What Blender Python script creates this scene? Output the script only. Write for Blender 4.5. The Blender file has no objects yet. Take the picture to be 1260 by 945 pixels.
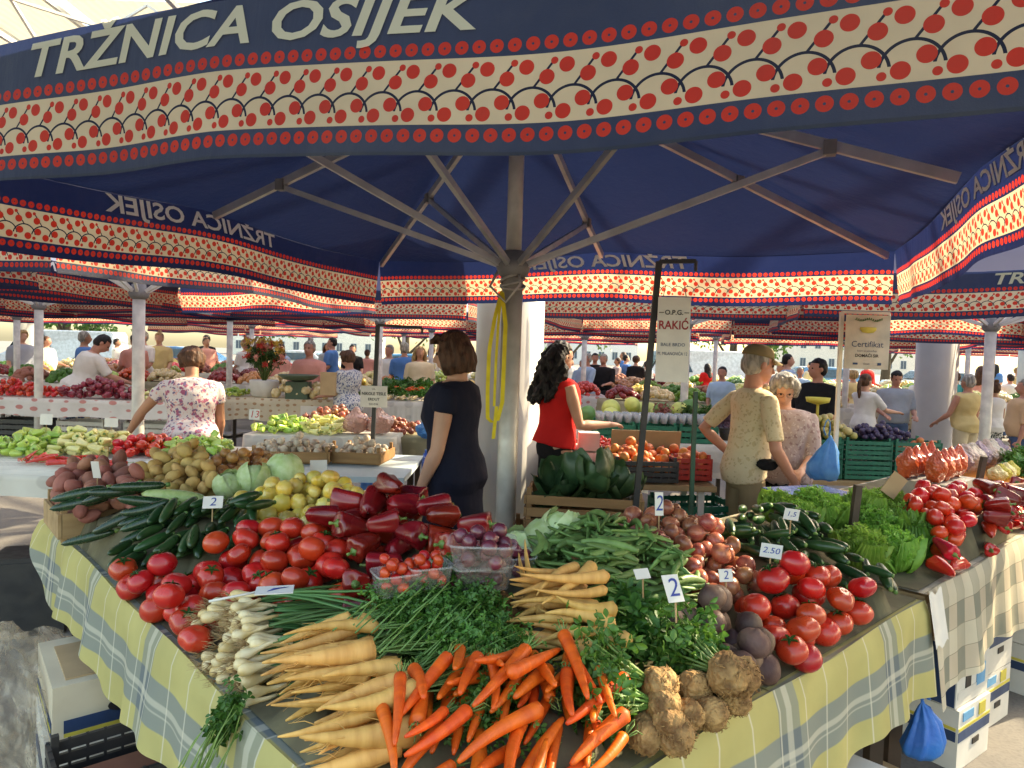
import bpy, math, random
import numpy as np
from mathutils import Vector, Matrix
random.seed(7); rng = np.random.default_rng(7)
PI = math.pi; R = math.radians
SC = bpy.context.scene; COL = SC.collection
V3 = lambda *a: np.array(a, float)

# ------------------------------------------------------------------ camera
cd = bpy.data.cameras.new('camera'); cam = bpy.data.objects.new('camera', cd); COL.objects.link(cam)
cd.sensor_width = 36; cd.angle = 2*math.atan(630/850); cd.clip_end = 600; cd.clip_start = .02
RM = np.array(Matrix.Rotation(R(87.5), 3, 'X') @ Matrix.Rotation(R(1.8), 3, 'Z'))
cam.matrix_world = Matrix.Translation((0, 0, 1.6)) @ Matrix(RM).to_4x4(); SC.camera = cam
EYE = V3(0, 0, 1.6)
def ray(px, py): return RM @ V3((px-630)/850, -(py-472.5)/850, -1.)
def at(px, py, z):                      # where the sight line meets the level z
    d = ray(px, py); return EYE + (z-1.6)/d[2]*d
def aty(px, py, Y):                     # where the sight line meets the distance Y
    d = ray(px, py); return EYE + Y/d[1]*d

# ------------------------------------------------------------------ materials
class NT:
    def __init__(s, name):
        s.m = bpy.data.materials.new(name); s.m.use_nodes = True; s.t = s.m.node_tree; s.t.nodes.clear()
        s.out = s.n('ShaderNodeOutputMaterial')
    def n(s, ty, **kw):
        x = s.t.nodes.new(ty)
        for k, v in kw.items():
            if k[0] == '_': x.inputs[k[1:].replace('_', ' ')].default_value = v
            else: setattr(x, k, v)
        return x
    def l(s, a, b): s.t.links.new(a, b); return s
    def put(s, inp, v):
        if hasattr(v, 'is_output'): s.l(v, inp)
        elif isinstance(v, tuple) and len(v) == 3: inp.default_value = (*v, 1) if inp.type == 'RGBA' else v
        else: inp.default_value = v
    def M(s, op, a, b=0, c=0, clamp=False):
        x = s.n('ShaderNodeMath', operation=op, use_clamp=clamp)
        s.put(x.inputs[0], a); s.put(x.inputs[1], b); s.put(x.inputs[2], c); return x.outputs[0]
    def mix(s, f, a, b):
        x = s.n('ShaderNodeMix', data_type='RGBA'); s.put(x.inputs[0], f); s.put(x.inputs[6], a); s.put(x.inputs[7], b); return x.outputs[2]
    def noise(s, vec, scale, detail=3, rough=.5, dist=0):
        x = s.n('ShaderNodeTexNoise'); x.inputs['Scale'].default_value = scale; x.inputs['Detail'].default_value = detail
        x.inputs['Roughness'].default_value = rough; x.inputs['Distortion'].default_value = dist
        if vec is not None: s.l(vec, x.inputs['Vector'])
        return x.outputs[0]
    def ramp(s, f, a, b, lo=0., hi=1.):
        x = s.n('ShaderNodeMapRange'); x.inputs[1].default_value = a; x.inputs[2].default_value = b
        x.inputs[3].default_value = lo; x.inputs[4].default_value = hi; s.l(f, x.inputs[0]); return x.outputs[0]
    def coord(s, which='Object'): return s.n('ShaderNodeTexCoord').outputs[which]
    def scale(s, vec, v):
        x = s.n('ShaderNodeMapping'); x.inputs['Scale'].default_value = v; s.l(vec, x.inputs['Vector']); return x.outputs[0]
    def rnd(s): return s.n('ShaderNodeObjectInfo').outputs['Random']
    def bsdf(s, col, rough=.5, spec=.5, bump=None, bstr=.3, bdist=.01, **kw):
        b = s.n('ShaderNodeBsdfPrincipled'); s.put(b.inputs['Base Color'], col); s.put(b.inputs['Roughness'], rough)
        b.inputs['Specular IOR Level'].default_value = spec
        for k, v in kw.items(): s.put(b.inputs[k.replace('_', ' ')], v)
        if bump is not None:
            x = s.n('ShaderNodeBump'); x.inputs['Strength'].default_value = bstr; x.inputs['Distance'].default_value = bdist
            s.l(bump, x.inputs['Height']); s.l(x.outputs[0], b.inputs['Normal'])
        s.b = b; return b.outputs[0]
    def done(s, sh): s.l(sh, s.out.inputs[0]); return s.m
    def translucent(s, sh, col, f=.5):
        t = s.n('ShaderNodeBsdfTranslucent'); s.put(t.inputs[0], col)
        m = s.n('ShaderNodeMixShader'); s.put(m.inputs[0], f); s.l(sh, m.inputs[1]); s.l(t.outputs[0], m.inputs[2]); return m.outputs[0]
    def hsv(s, col, h=None, v=None, sat=1.):
        x = s.n('ShaderNodeHueSaturation'); s.put(x.inputs['Color'], col); x.inputs['Saturation'].default_value = sat
        if h is not None: s.put(x.inputs['Hue'], h)
        if v is not None: s.put(x.inputs['Value'], v)
        return x.outputs[0]

MATS = {}
def pm(name, c1, c2=None, sc=8., rough=.5, spec=.5, bump=.2, bsc=None, bd=.004, hue=.0, val=.0, tr=0., stretch=None, metal=0., sss=0., lo=.35, hi=.65, coat=0., detail=4):
    """a two-tone noise material with bump; hue / val vary per object"""
    if name in MATS: return MATS[name]
    t = NT(name); c2 = c2 or tuple(x*.75 for x in c1)
    co = t.coord()
    if stretch: co = t.scale(co, stretch)
    r = t.rnd()
    off = t.n('ShaderNodeVectorMath', operation='ADD'); t.l(co, off.inputs[0]); cx = t.n('ShaderNodeCombineXYZ'); t.l(t.M('MULTIPLY', r, 37.), cx.inputs[0]); t.l(t.M('MULTIPLY', r, 11.), cx.inputs[1]); t.l(cx.outputs[0], off.inputs[1]); co = off.outputs[0]
    f = t.ramp(t.noise(co, sc, detail), lo, hi)
    col = t.mix(f, c1, c2)
    if hue or val:
        col = t.hsv(col, t.ramp(r, 0, 1, .5-hue, .5+hue), t.ramp(t.M('FRACT', t.M('MULTIPLY', r, 7.31)), 0, 1, 1-val, 1+val))
    kw = dict(Metallic=metal)
    if sss: kw.update(Subsurface_Weight=sss, Subsurface_Radius=(.02, .008, .004), Subsurface_Scale=1.)
    if coat: kw.update(Coat_Weight=coat, Coat_Roughness=.12)
    b = t.noise(co, bsc or sc*4, 4)
    rg = t.ramp(t.noise(co, sc*1.7, 2), .3, .7, max(0, rough-.07), min(1, rough+.09))
    sh = t.bsdf(col, rg, spec, b, bump, bd, **kw)
    if tr: sh = t.translucent(sh, col, tr)
    MATS[name] = t.done(sh); return MATS[name]

# ------------------------------------------------------------------ mesh builders (vertex / face lists)
class MB:
    def __init__(s): s.v = []; s.f = []; s.m = []; s.n = 0; s.uv = None
    def add(s, v, f, mi=0):
        v = np.asarray(v, float); s.v.append(v); o = s.n
        s.f += [tuple(i+o for i in q) for q in f]; s.m += [mi]*len(f); s.n += len(v); return s
    def box(s, c, size, rz=0., mi=0, M=None):
        x, y, z = [d/2 for d in size]
        v = np.array([(a*x, b*y, d*z) for a in (-1, 1) for b in (-1, 1) for d in (-1, 1)])
        if M is not None: v = v @ np.array(M).T
        elif rz: v = v @ rotz(rz).T
        return s.add(v+np.array(c), [(0, 1, 3, 2), (4, 6, 7, 5), (0, 4, 5, 1), (2, 3, 7, 6), (0, 2, 6, 4), (1, 5, 7, 3)], mi)
    def tube(s, pts, r, n=8, mi=0, flat=1., caps=True):
        pts = [np.array(p, float) for p in pts]
        rs = r if hasattr(r, '__len__') else [r]*len(pts)
        V = []; up = V3(0, 0, 1.); pa = None
        for i, p in enumerate(pts):
            d = pts[min(i+1, len(pts)-1)] - pts[max(i-1, 0)]; d /= (np.linalg.norm(d)+1e-9)
            if pa is None: a = np.cross(d, up); a = a if np.linalg.norm(a) > .05 else np.cross(d, V3(1., 0, 0))
            else: a = pa - d*np.dot(pa, d)
            a /= (np.linalg.norm(a)+1e-9); pa = a; b = np.cross(a, d)
            for k in range(n):
                w = 2*PI*k/n; V.append(p + rs[i]*(a*math.cos(w) + b*flat*math.sin(w)))
        F = [(i*n+k, i*n+(k+1) % n, (i+1)*n+(k+1) % n, (i+1)*n+k) for i in range(len(pts)-1) for k in range(n)]
        if caps: F += [tuple(range(n))[::-1], tuple((len(pts)-1)*n+k for k in range(n))]
        return s.add(V, F, mi)
    def bar(s, a, b, w, h, mi=0):       # rectangular bar from a to b
        a = np.array(a, float); b = np.array(b, float); d = b-a; L = np.linalg.norm(d); d /= L
        x = np.cross(d, V3(0, 0, 1.)); x = x if np.linalg.norm(x) > .01 else V3(1., 0, 0); x /= np.linalg.norm(x); y = np.cross(x, d)
        return s.box((a+b)/2, (w, L, h), mi=mi, M=np.column_stack([x, d, y]))
    def lathe(s, prof, n=16, c=(0, 0, 0), mi=0, mod=None):
        V = []
        for r, z in prof:
            for k in range(n):
                w = 2*PI*k/n; rr = r*(mod(w, z) if mod else 1); V.append((c[0]+rr*math.cos(w), c[1]+rr*math.sin(w), c[2]+z))
        m = len(prof); F = [(i*n+k, i*n+(k+1) % n, (i+1)*n+(k+1) % n, (i+1)*n+k) for i in range(m-1) for k in range(n)]
        F += [tuple(range(n))[::-1], tuple((m-1)*n+k for k in range(n))]
        return s.add(V, F, mi)
    def grid(s, fn, nu, nv, mi=0, uv=False):
        V = [fn(i/nu, j/nv) for j in range(nv+1) for i in range(nu+1)]
        F = [(j*(nu+1)+i, j*(nu+1)+i+1, (j+1)*(nu+1)+i+1, (j+1)*(nu+1)+i) for j in range(nv) for i in range(nu)]
        return s.add(V, F, mi)
    def ico(s, c, r, sub=2, mi=0):
        v, f = ICO[sub]; return s.add(v*np.array(r)+np.array(c), f, mi)
    def verts(s): return np.concatenate(s.v) if s.v else np.zeros((0, 3))
    def mesh(s, name, mats, smooth=True, uv=None):
        me = bpy.data.meshes.new(name); v = s.verts()
        me.from_pydata(v.tolist(), [], s.f)
        for m in (mats if isinstance(mats, (list, tuple)) else [mats]): me.materials.append(m)
        if any(s.m): me.polygons.foreach_set('material_index', s.m)
        if uv is not None:
            ul = me.uv_layers.new(name='UVMap'); li = np.zeros(len(me.loops), int); me.loops.foreach_get('vertex_index', li)
            ul.data.foreach_set('uv', np.asarray(uv, 'f')[li].ravel())
        if smooth: me.polygons.foreach_set('use_smooth', [True]*len(me.polygons))
        me.update(); return me
def rotz(a): c, s_ = math.cos(a), math.sin(a); return np.array([[c, -s_, 0], [s_, c, 0], [0, 0, 1]])
def _ico(n):
    p = (1+5**.5)/2
    v = [(-1, p, 0), (1, p, 0), (-1, -p, 0), (1, -p, 0), (0, -1, p), (0, 1, p), (0, -1, -p), (0, 1, -p), (p, 0, -1), (p, 0, 1), (-p, 0, -1), (-p, 0, 1)]
    f = [(0, 11, 5), (0, 5, 1), (0, 1, 7), (0, 7, 10), (0, 10, 11), (1, 5, 9), (5, 11, 4), (11, 10, 2), (10, 7, 6), (7, 1, 8), (3, 9, 4), (3, 4, 2), (3, 2, 6), (3, 6, 8), (3, 8, 9), (4, 9, 5), (2, 4, 11), (6, 2, 10), (8, 6, 7), (9, 8, 1)]
    v = [np.array(x)/np.linalg.norm(x) for x in v]
    for _ in range(n):
        cache = {}; g = []
        def mid(a, b):
            k = (min(a, b), max(a, b))
            if k not in cache: m = v[a]+v[b]; v.append(m/np.linalg.norm(m)); cache[k] = len(v)-1
            return cache[k]
        for a, b, c in f:
            x, y, z = mid(a, b), mid(b, c), mid(c, a); g += [(a, x, z), (b, y, x), (c, z, y), (x, y, z)]
        f = g
    return np.array(v), f
ICO = {i: _ico(i) for i in range(6)}
def nz(p, k=1., seed=0):                # cheap smooth noise in [-1, 1], p (n,3)
    p = np.asarray(p)*k + seed*1.7
    return (np.sin(p[:, 0]*1.7+p[:, 1]*.9+1.3*np.sin(p[:, 2]*1.1+seed)) + np.sin(p[:, 1]*2.1-p[:, 2]*1.3+1.1*np.sin(p[:, 0]*1.6)) + np.sin(p[:, 2]*1.9+p[:, 0]*1.1+np.sin(p[:, 1]*2.7)))/3

# ------------------------------------------------------------------ objects
def ob(name, me, parent=None, loc=(0, 0, 0), rot=(0, 0, 0)):
    o = bpy.data.objects.new(name, me); COL.objects.link(o); o.location = loc; o.rotation_euler = rot
    if parent is not None: o.parent = parent
    return o
def tag(o, label, cat, group=None, kind=None):
    if kind: o['kind'] = kind
    if label: o['label'] = label
    if cat: o['category'] = cat
    if group: o['group'] = group
    return o
def thing(name, label, cat, loc=(0, 0, 0), rz=0., group=None):
    return tag(ob(name, None, None, loc, (0, 0, rz)), label, cat, group)
def struct(name, me, kind='structure'):
    o = ob(name, me); o['kind'] = kind; return o
def kids(o):
    return [c for c in CH.get(o.name, [])]
CH = {}
def build_children():
    CH.clear()
    for o in COL.objects:
        if o.parent: CH.setdefault(o.parent.name, []).append(o)
def copy_tree(src, parent=None):
    c = src.copy(); COL.objects.link(c); c.parent = parent
    for ch in kids(src): copy_tree(ch, c)
    return c
def set_rot(o, M, loc, s=1.):
    M4 = Matrix([[M[i][j]*s for j in range(3)]+[loc[i]] for i in range(3)]+[[0, 0, 0, 1]]); o.matrix_world = M4
def txt(s, size=1., font_bold=True, shear=0., align='CENTER', extrude=0.):
    """vertices (n,3) and faces of a line of writing in the xy plane"""
    cu = bpy.data.curves.new('t', 'FONT'); cu.body = s; cu.size = size; cu.align_x = align; cu.align_y = 'CENTER'; cu.shear = shear
    cu.resolution_u = 3; cu.extrude = extrude; cu.offset = .022*size if font_bold else 0
    o = bpy.data.objects.new('t', cu); COL.objects.link(o)
    dg = bpy.context.evaluated_depsgraph_get(); me = bpy.data.meshes.new_from_object(o.evaluated_get(dg))
    v = np.array([x.co[:] for x in me.vertices]); f = [tuple(p.vertices) for p in me.polygons]
    bpy.data.objects.remove(o); bpy.data.curves.remove(cu); bpy.data.meshes.remove(me); return v, f
def remeshed(mb, name, mats, voxel, smooth=4, disp=None, recolor=None):
    """fuse overlapping closed shells into one continuous surface"""
    me = mb.mesh(name, mats[0]); o = bpy.data.objects.new('tmp', me); COL.objects.link(o)
    m = o.modifiers.new('r', 'REMESH'); m.mode = 'VOXEL'; m.voxel_size = voxel
    if smooth: s_ = o.modifiers.new('s', 'SMOOTH'); s_.factor = .5; s_.iterations = smooth
    dg = bpy.context.evaluated_depsgraph_get(); me2 = bpy.data.meshes.new_from_object(o.evaluated_get(dg)); me2.name = name
    bpy.data.objects.remove(o)
    for mm in list(mats)[1:]: me2.materials.append(mm)
    n = len(me2.vertices); co = np.zeros(n*3); me2.vertices.foreach_get('co', co); co = co.reshape(-1, 3)
    if disp: 
        no = np.zeros(n*3); me2.vertices.foreach_get('normal', no); co = co + no.reshape(-1, 3)*disp(co)[:, None]
        me2.vertices.foreach_set('co', co.ravel())
    me2.polygons.foreach_set('use_smooth', [True]*len(me2.polygons)); me2.update(); return me2
# ------------------------------------------------------------------ light
SUN_EL, SUN_AZ = 34., 63.               # azimuth clockwise from +Y: the sun stands to the side, a little ahead of the camera
w = bpy.data.worlds.new('World'); SC.world = w; w.use_nodes = True; wt = w.node_tree
sky = wt.nodes.new('ShaderNodeTexSky'); sky.sky_type = 'NISHITA'; sky.sun_disc = False
sky.sun_elevation = R(SUN_EL); sky.sun_rotation = R(SUN_AZ); sky.air_density = 1.2; sky.dust_density = 2.5
wt.links.new(sky.outputs[0], wt.nodes['Background'].inputs[0]); wt.nodes['Background'].inputs[1].default_value = .15
sd = bpy.data.lights.new('sun', 'SUN'); sd.energy = 2.2; sd.angle = R(.5); sd.color = (1, .9, .74)
so = bpy.data.objects.new('sun', sd); COL.objects.link(so)
dv = Vector((math.sin(R(SUN_AZ))*math.cos(R(SUN_EL)), math.cos(R(SUN_AZ))*math.cos(R(SUN_EL)), math.sin(R(SUN_EL))))
so.rotation_euler = dv.to_track_quat('Z', 'Y').to_euler()
vs = SC.view_settings; vs.view_transform = 'Standard'; vs.look = 'None'; vs.exposure = 2.42; vs.gamma = 1; vs.use_curve_mapping = False
vs.use_white_balance = True; vs.white_balance_temperature = 7900; vs.white_balance_tint = 5
cy = SC.cycles; cy.max_bounces = 8; cy.diffuse_bounces = 4; cy.glossy_bounces = 3; cy.transmission_bounces = 4; cy.transparent_max_bounces = 12
cy.use_denoising = True; cy.sample_clamp_indirect = 6; cy.caustics_reflective = False; cy.caustics_refractive = False

# ------------------------------------------------------------------ ground and hall
t = NT('asphalt'); co = t.coord(); f = t.noise(co, 1.3, 6, .7); f2 = t.noise(co, 60, 3)
col = t.mix(t.ramp(f, .35, .7), (.16, .145, .13), (.24, .22, .19)); col = t.mix(t.ramp(f2, .45, .75, 0, .5), col, (.09, .085, .08))
asphalt = t.done(t.bsdf(col, .82, .3, f2, .35, .004))
m = MB(); m.grid(lambda u, v: (-260+520*u, -60+420*v, 0), 4, 4); struct('ground', m.mesh('ground', asphalt, False))
t = NT('roadway'); co = t.coord(); f = t.noise(co, 2, 6, .7)
road = t.done(t.bsdf(t.mix(f, (.09, .09, .09), (.14, .135, .13)), .85, .3, t.noise(co, 70), .3, .004))
m = MB().box((0, 46, .01), (300, 9, .02)); struct('road', m.mesh('road', road, False))
m = MB().box((0, 40.6, .06), (300, 1.6, .12)); struct('pavement', m.mesh('pavement', pm('paving', (.4, .38, .35), (.3, .29, .27), 1.5, .85), False))

colm = pm('column_paint', (.40, .38, .34), (.30, .28, .255), 1.2, .5, .4, .06, 30, lo=.3, hi=.75, detail=6)
def column(x, y, label):
    t_ = thing('round_column', label, 'column', (x, y, 0), 0, 'round concrete columns holding up the hall roof')
    m = MB(); m.lathe([(.33, 0), (.33, .1), (.3, .12), (.3, 7.3)], 40); ob('shaft', m.mesh('shaft', colm), t_)
    m = MB(); m.lathe([(.42, 7.3), (.42, 7.42)], 32); ob('head_plate', m.mesh('head_plate', steelw), t_)
steelw = pm('white_steel', (.7, .67, .6), (.58, .55, .5), 3, .45, .5, .05)
column(-.03, 6.15, 'thick round pale column directly behind the pole with the yellow strap')
column(6.8, 11.1, 'thick round column beside the man in the sleeveless yellow shirt')
column(-13.3, 18.9, 'round cream column behind the man in the white T-shirt')
for x, y in ((7.1, 2.1), (13.5, 18), (1.5, 24.5)): column(x, y, 'round pale column standing further off in the hall')

# hall roof: lattice girders of white steel under translucent ribbed panels
panel = NT('roof_panel'); co = panel.coord(); wv = panel.M('SINE', panel.M('MULTIPLY', panel.n('ShaderNodeSeparateXYZ').outputs[0], 1))
sx = panel.n('ShaderNodeSeparateXYZ'); panel.l(co, sx.inputs[0]); st = panel.M('SINE', panel.M('MULTIPLY', sx.outputs[0], 30.))
pc = panel.mix(panel.ramp(st, -1, 1), (.62, .6, .54), (.8, .78, .7)); panel = panel.done(panel.translucent(panel.bsdf(pc, .5, .3, st, .3, .02), (.85, .8, .68), .55))
rf = thing('hall_roof', 'white steel lattice roof with pale ribbed panels high above the umbrellas', 'roof', (0, 0, 0))
gx = list(range(-34, 38, 4)); gy = list(range(3, 44, 4)); H = 7.4
for ix, x in enumerate(gx):
    m = MB()
    for j, y in enumerate(gy[:-1]):
        m.bar((x, y, H), (x, y+4, H), .09, .09); m.bar((x, y, H+1.3), (x, y+4, H+1.3), .09, .09)
        m.bar((x, y, H), (x, y+2, H+1.3), .06, .06); m.bar((x, y+2, H+1.3), (x, y+4, H), .06, .06)
    ob('girder', m.mesh('girder', steelw, False), rf)
for y in gy:
    m = MB()
    for x in gx[:-1]:
        m.bar((x+.05, y, H+.1), (x+3.95, y, H+.1), .07, .07); m.bar((x+.05, y, H+.1), (x+2, y, H+1.35), .05, .05); m.bar((x+2, y, H+1.35), (x+3.95, y, H+.1), .05, .05)
        m.bar((x+.05, y+.05, H+.04), (x+3.95, y+3.95, H+.04), .05, .05)
    ob('cross_girder', m.mesh('cross_girder', steelw, False), rf)
for i, x in enumerate(gx[:-1]):
    m = MB()
    for j, y in enumerate(gy[:-1]):
        if (i*3+j*5) % 4 == 0 or x > -6 or y > 17: continue                     # open bays let the daylight in
        m.box((x+2, y+2, H+1.5), (3.7, 3.7, .02))
    ob('roof_panel', m.mesh('roof_panel', panel, False), rf)

# ------------------------------------------------------------------ umbrella fabric
def fabric():
    t = NT('umbrella_print'); uv = t.n('ShaderNodeUVMap').outputs[0]; sp = t.n('ShaderNodeSeparateXYZ'); t.l(uv, sp.inputs[0]); U, W = sp.outputs[0], sp.outputs[1]
    M = t.M
    def dist(x, y, cx, cy, kx=1., ky=1.): return M('SQRT', M('ADD', M('POWER', M('MULTIPLY', M('SUBTRACT', x, cx), kx), 2), M('POWER', M('MULTIPLY', M('SUBTRACT', y, cy), ky), 2)))
    def lt(a, b): return M('LESS_THAN', a, b)
    def OR(*a):
        r = a[0]
        for b in a[1:]: r = M('MAXIMUM', r, b)
        return r
    AND = lambda a, b: M('MULTIPLY', a, b)
    # rows of round flowers
    du = M('SUBTRACT', M('FRACT', M('DIVIDE', U, .036)), .5); du = M('MULTIPLY', du, .036)
    dm = None
    for vc in (.040, .217):
        d = M('SQRT', M('ADD', M('POWER', du, 2), M('POWER', M('SUBTRACT', W, vc), 2)))
        k = AND(lt(d, .0138), M('GREATER_THAN', d, .0025)); dm = k if dm is None else OR(dm, k)
    cream = AND(M('GREATER_THAN', W, .062), lt(W, .196))
    P = .078; x = M('FRACT', M('DIVIDE', U, P)); y = M('DIVIDE', M('SUBTRACT', W, .062), P)     # y in 0..1.37
    ch, vn = [], []
    for o in (-1, 0, 1):
        xo = M('ADD', x, float(o)) if o else x
        for cx, cy, r in ((.26, 1.40, .19), (.78, 1.13, .19), (.95, 1.52, .09), (.22, .26, .19), (.68, .54, .19), (.88, .17, .095)):
            if (o == -1 and cx < .0) or (o == 1 and cx - r > .0 and cx < .8 and False): continue
            if -r < cx-o < 1+r: ch.append(lt(dist(xo, y, cx, cy), r))
        if True:
            d = dist(xo, y, .42, .28); ring = AND(lt(M('ABSOLUTE', M('SUBTRACT', d, .60)), .034), M('GREATER_THAN', y, .36)); vn.append(ring)
            # stem: capsule from (.45,.7) to (.85,1.15)
            ax, ay, bx, by = .46, .88, .92, 1.50; vx, vy = bx-ax, by-ay; L2 = vx*vx+vy*vy
            tt = M('DIVIDE', M('ADD', M('MULTIPLY', M('SUBTRACT', xo, ax), vx), M('MULTIPLY', M('SUBTRACT', y, ay), vy)), L2, clamp=True)
            px_ = M('ADD', ax, M('MULTIPLY', tt, vx)); py_ = M('ADD', ay, M('MULTIPLY', tt, vy))
            dd = M('SQRT', M('ADD', M('POWER', M('SUBTRACT', xo, px_), 2), M('POWER', M('SUBTRACT', y, py_), 2))); vn.append(lt(dd, .03))
    co = t.coord(); wr = t.noise(co, 3., 4); fine = t.noise(co, 420., 2)
    navy = t.mix(t.ramp(wr, .3, .7), (.012, .015, .034), (.020, .023, .045))
    red = t.mix(t.ramp(wr, .3, .7), (.62, .04, .02), (.48, .028, .018))
    stn = t.ramp(t.noise(co, 1.1, 6, .7), .5, .75, 0, .45)
    c = t.mix(cream, navy, t.mix(t.ramp(wr, .3, .7), (.72, .55, .35), (.58, .44, .28)))
    c = t.mix(AND(OR(*vn), cream), c, (.012, .014, .035)); c = t.mix(AND(OR(*ch), cream), c, red)
    c = t.mix(dm, c, red); c = t.mix(M('LESS_THAN', W, .007), c, (.012, .013, .02)); c = t.mix(stn, c, t.mix(.6, c, (.10, .085, .06)))
    crs = t.noise(t.scale(co, (2.2, 2.2, .5)), 4, 5, .6)
    h = M('ADD', M('ADD', wr, crs), M('MULTIPLY', fine, .05))
    sh = t.bsdf(c, .7, .25, h, .5, .025)
    tc = t.mix(.5, c, t.mix(OR(cream, dm), (.02, .06, .25), (.9, .2, .15)))
    tc = t.mix(M('MAXIMUM', cream, dm), (.022, .04, .16), c)
    return t.done(t.translucent(sh, tc, t.M('ADD', .22, t.M('MULTIPLY', M('MAXIMUM', cream, dm), .36))))
FAB = fabric()
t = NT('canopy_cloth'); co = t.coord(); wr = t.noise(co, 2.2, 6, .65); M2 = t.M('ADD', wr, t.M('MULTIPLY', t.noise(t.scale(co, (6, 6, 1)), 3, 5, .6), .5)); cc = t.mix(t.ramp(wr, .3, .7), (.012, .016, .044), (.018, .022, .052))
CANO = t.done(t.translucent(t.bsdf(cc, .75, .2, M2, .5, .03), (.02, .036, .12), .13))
t = NT('printed_white'); LET = t.done(t.translucent(t.bsdf(t.mix(t.noise(t.coord(), 9), (.74, .64, .44), (.62, .54, .38)), .7, .2), (.92, .84, .68), .6))
LETI = NT('printed_white_inside'); LETI = LETI.done(LETI.bsdf((.98, .97, .93), .7, .2))  # inner lettering whitened in place of daylight glowing through the cloth
POLEM = pm('galvanised_pole', (.56, .52, .46), (.42, .39, .34), 14, .38, .5, .12, 60, metal=.12, lo=.3, hi=.7, detail=6)
RIBM = pm('rib_metal', (.62, .60, .57), (.5, .48, .45), 9, .42, .5, .06, metal=.5)
HUBM = pm('hub_plastic', (.25, .24, .23), (.18, .17, .16), 9, .5, .5, .06)
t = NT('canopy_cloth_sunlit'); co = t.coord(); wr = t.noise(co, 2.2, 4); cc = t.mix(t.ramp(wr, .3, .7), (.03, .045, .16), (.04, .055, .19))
CANOF = t.done(t.translucent(t.bsdf(cc, .75, .2, wr, .4, .03), (.30, .33, .48), .75))  # same canopy cloth, its colour and translucency raised to suggest daylight further back
TXV, TXF = txt('TRŽNICA OSIJEK', .168, True, .22)

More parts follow.
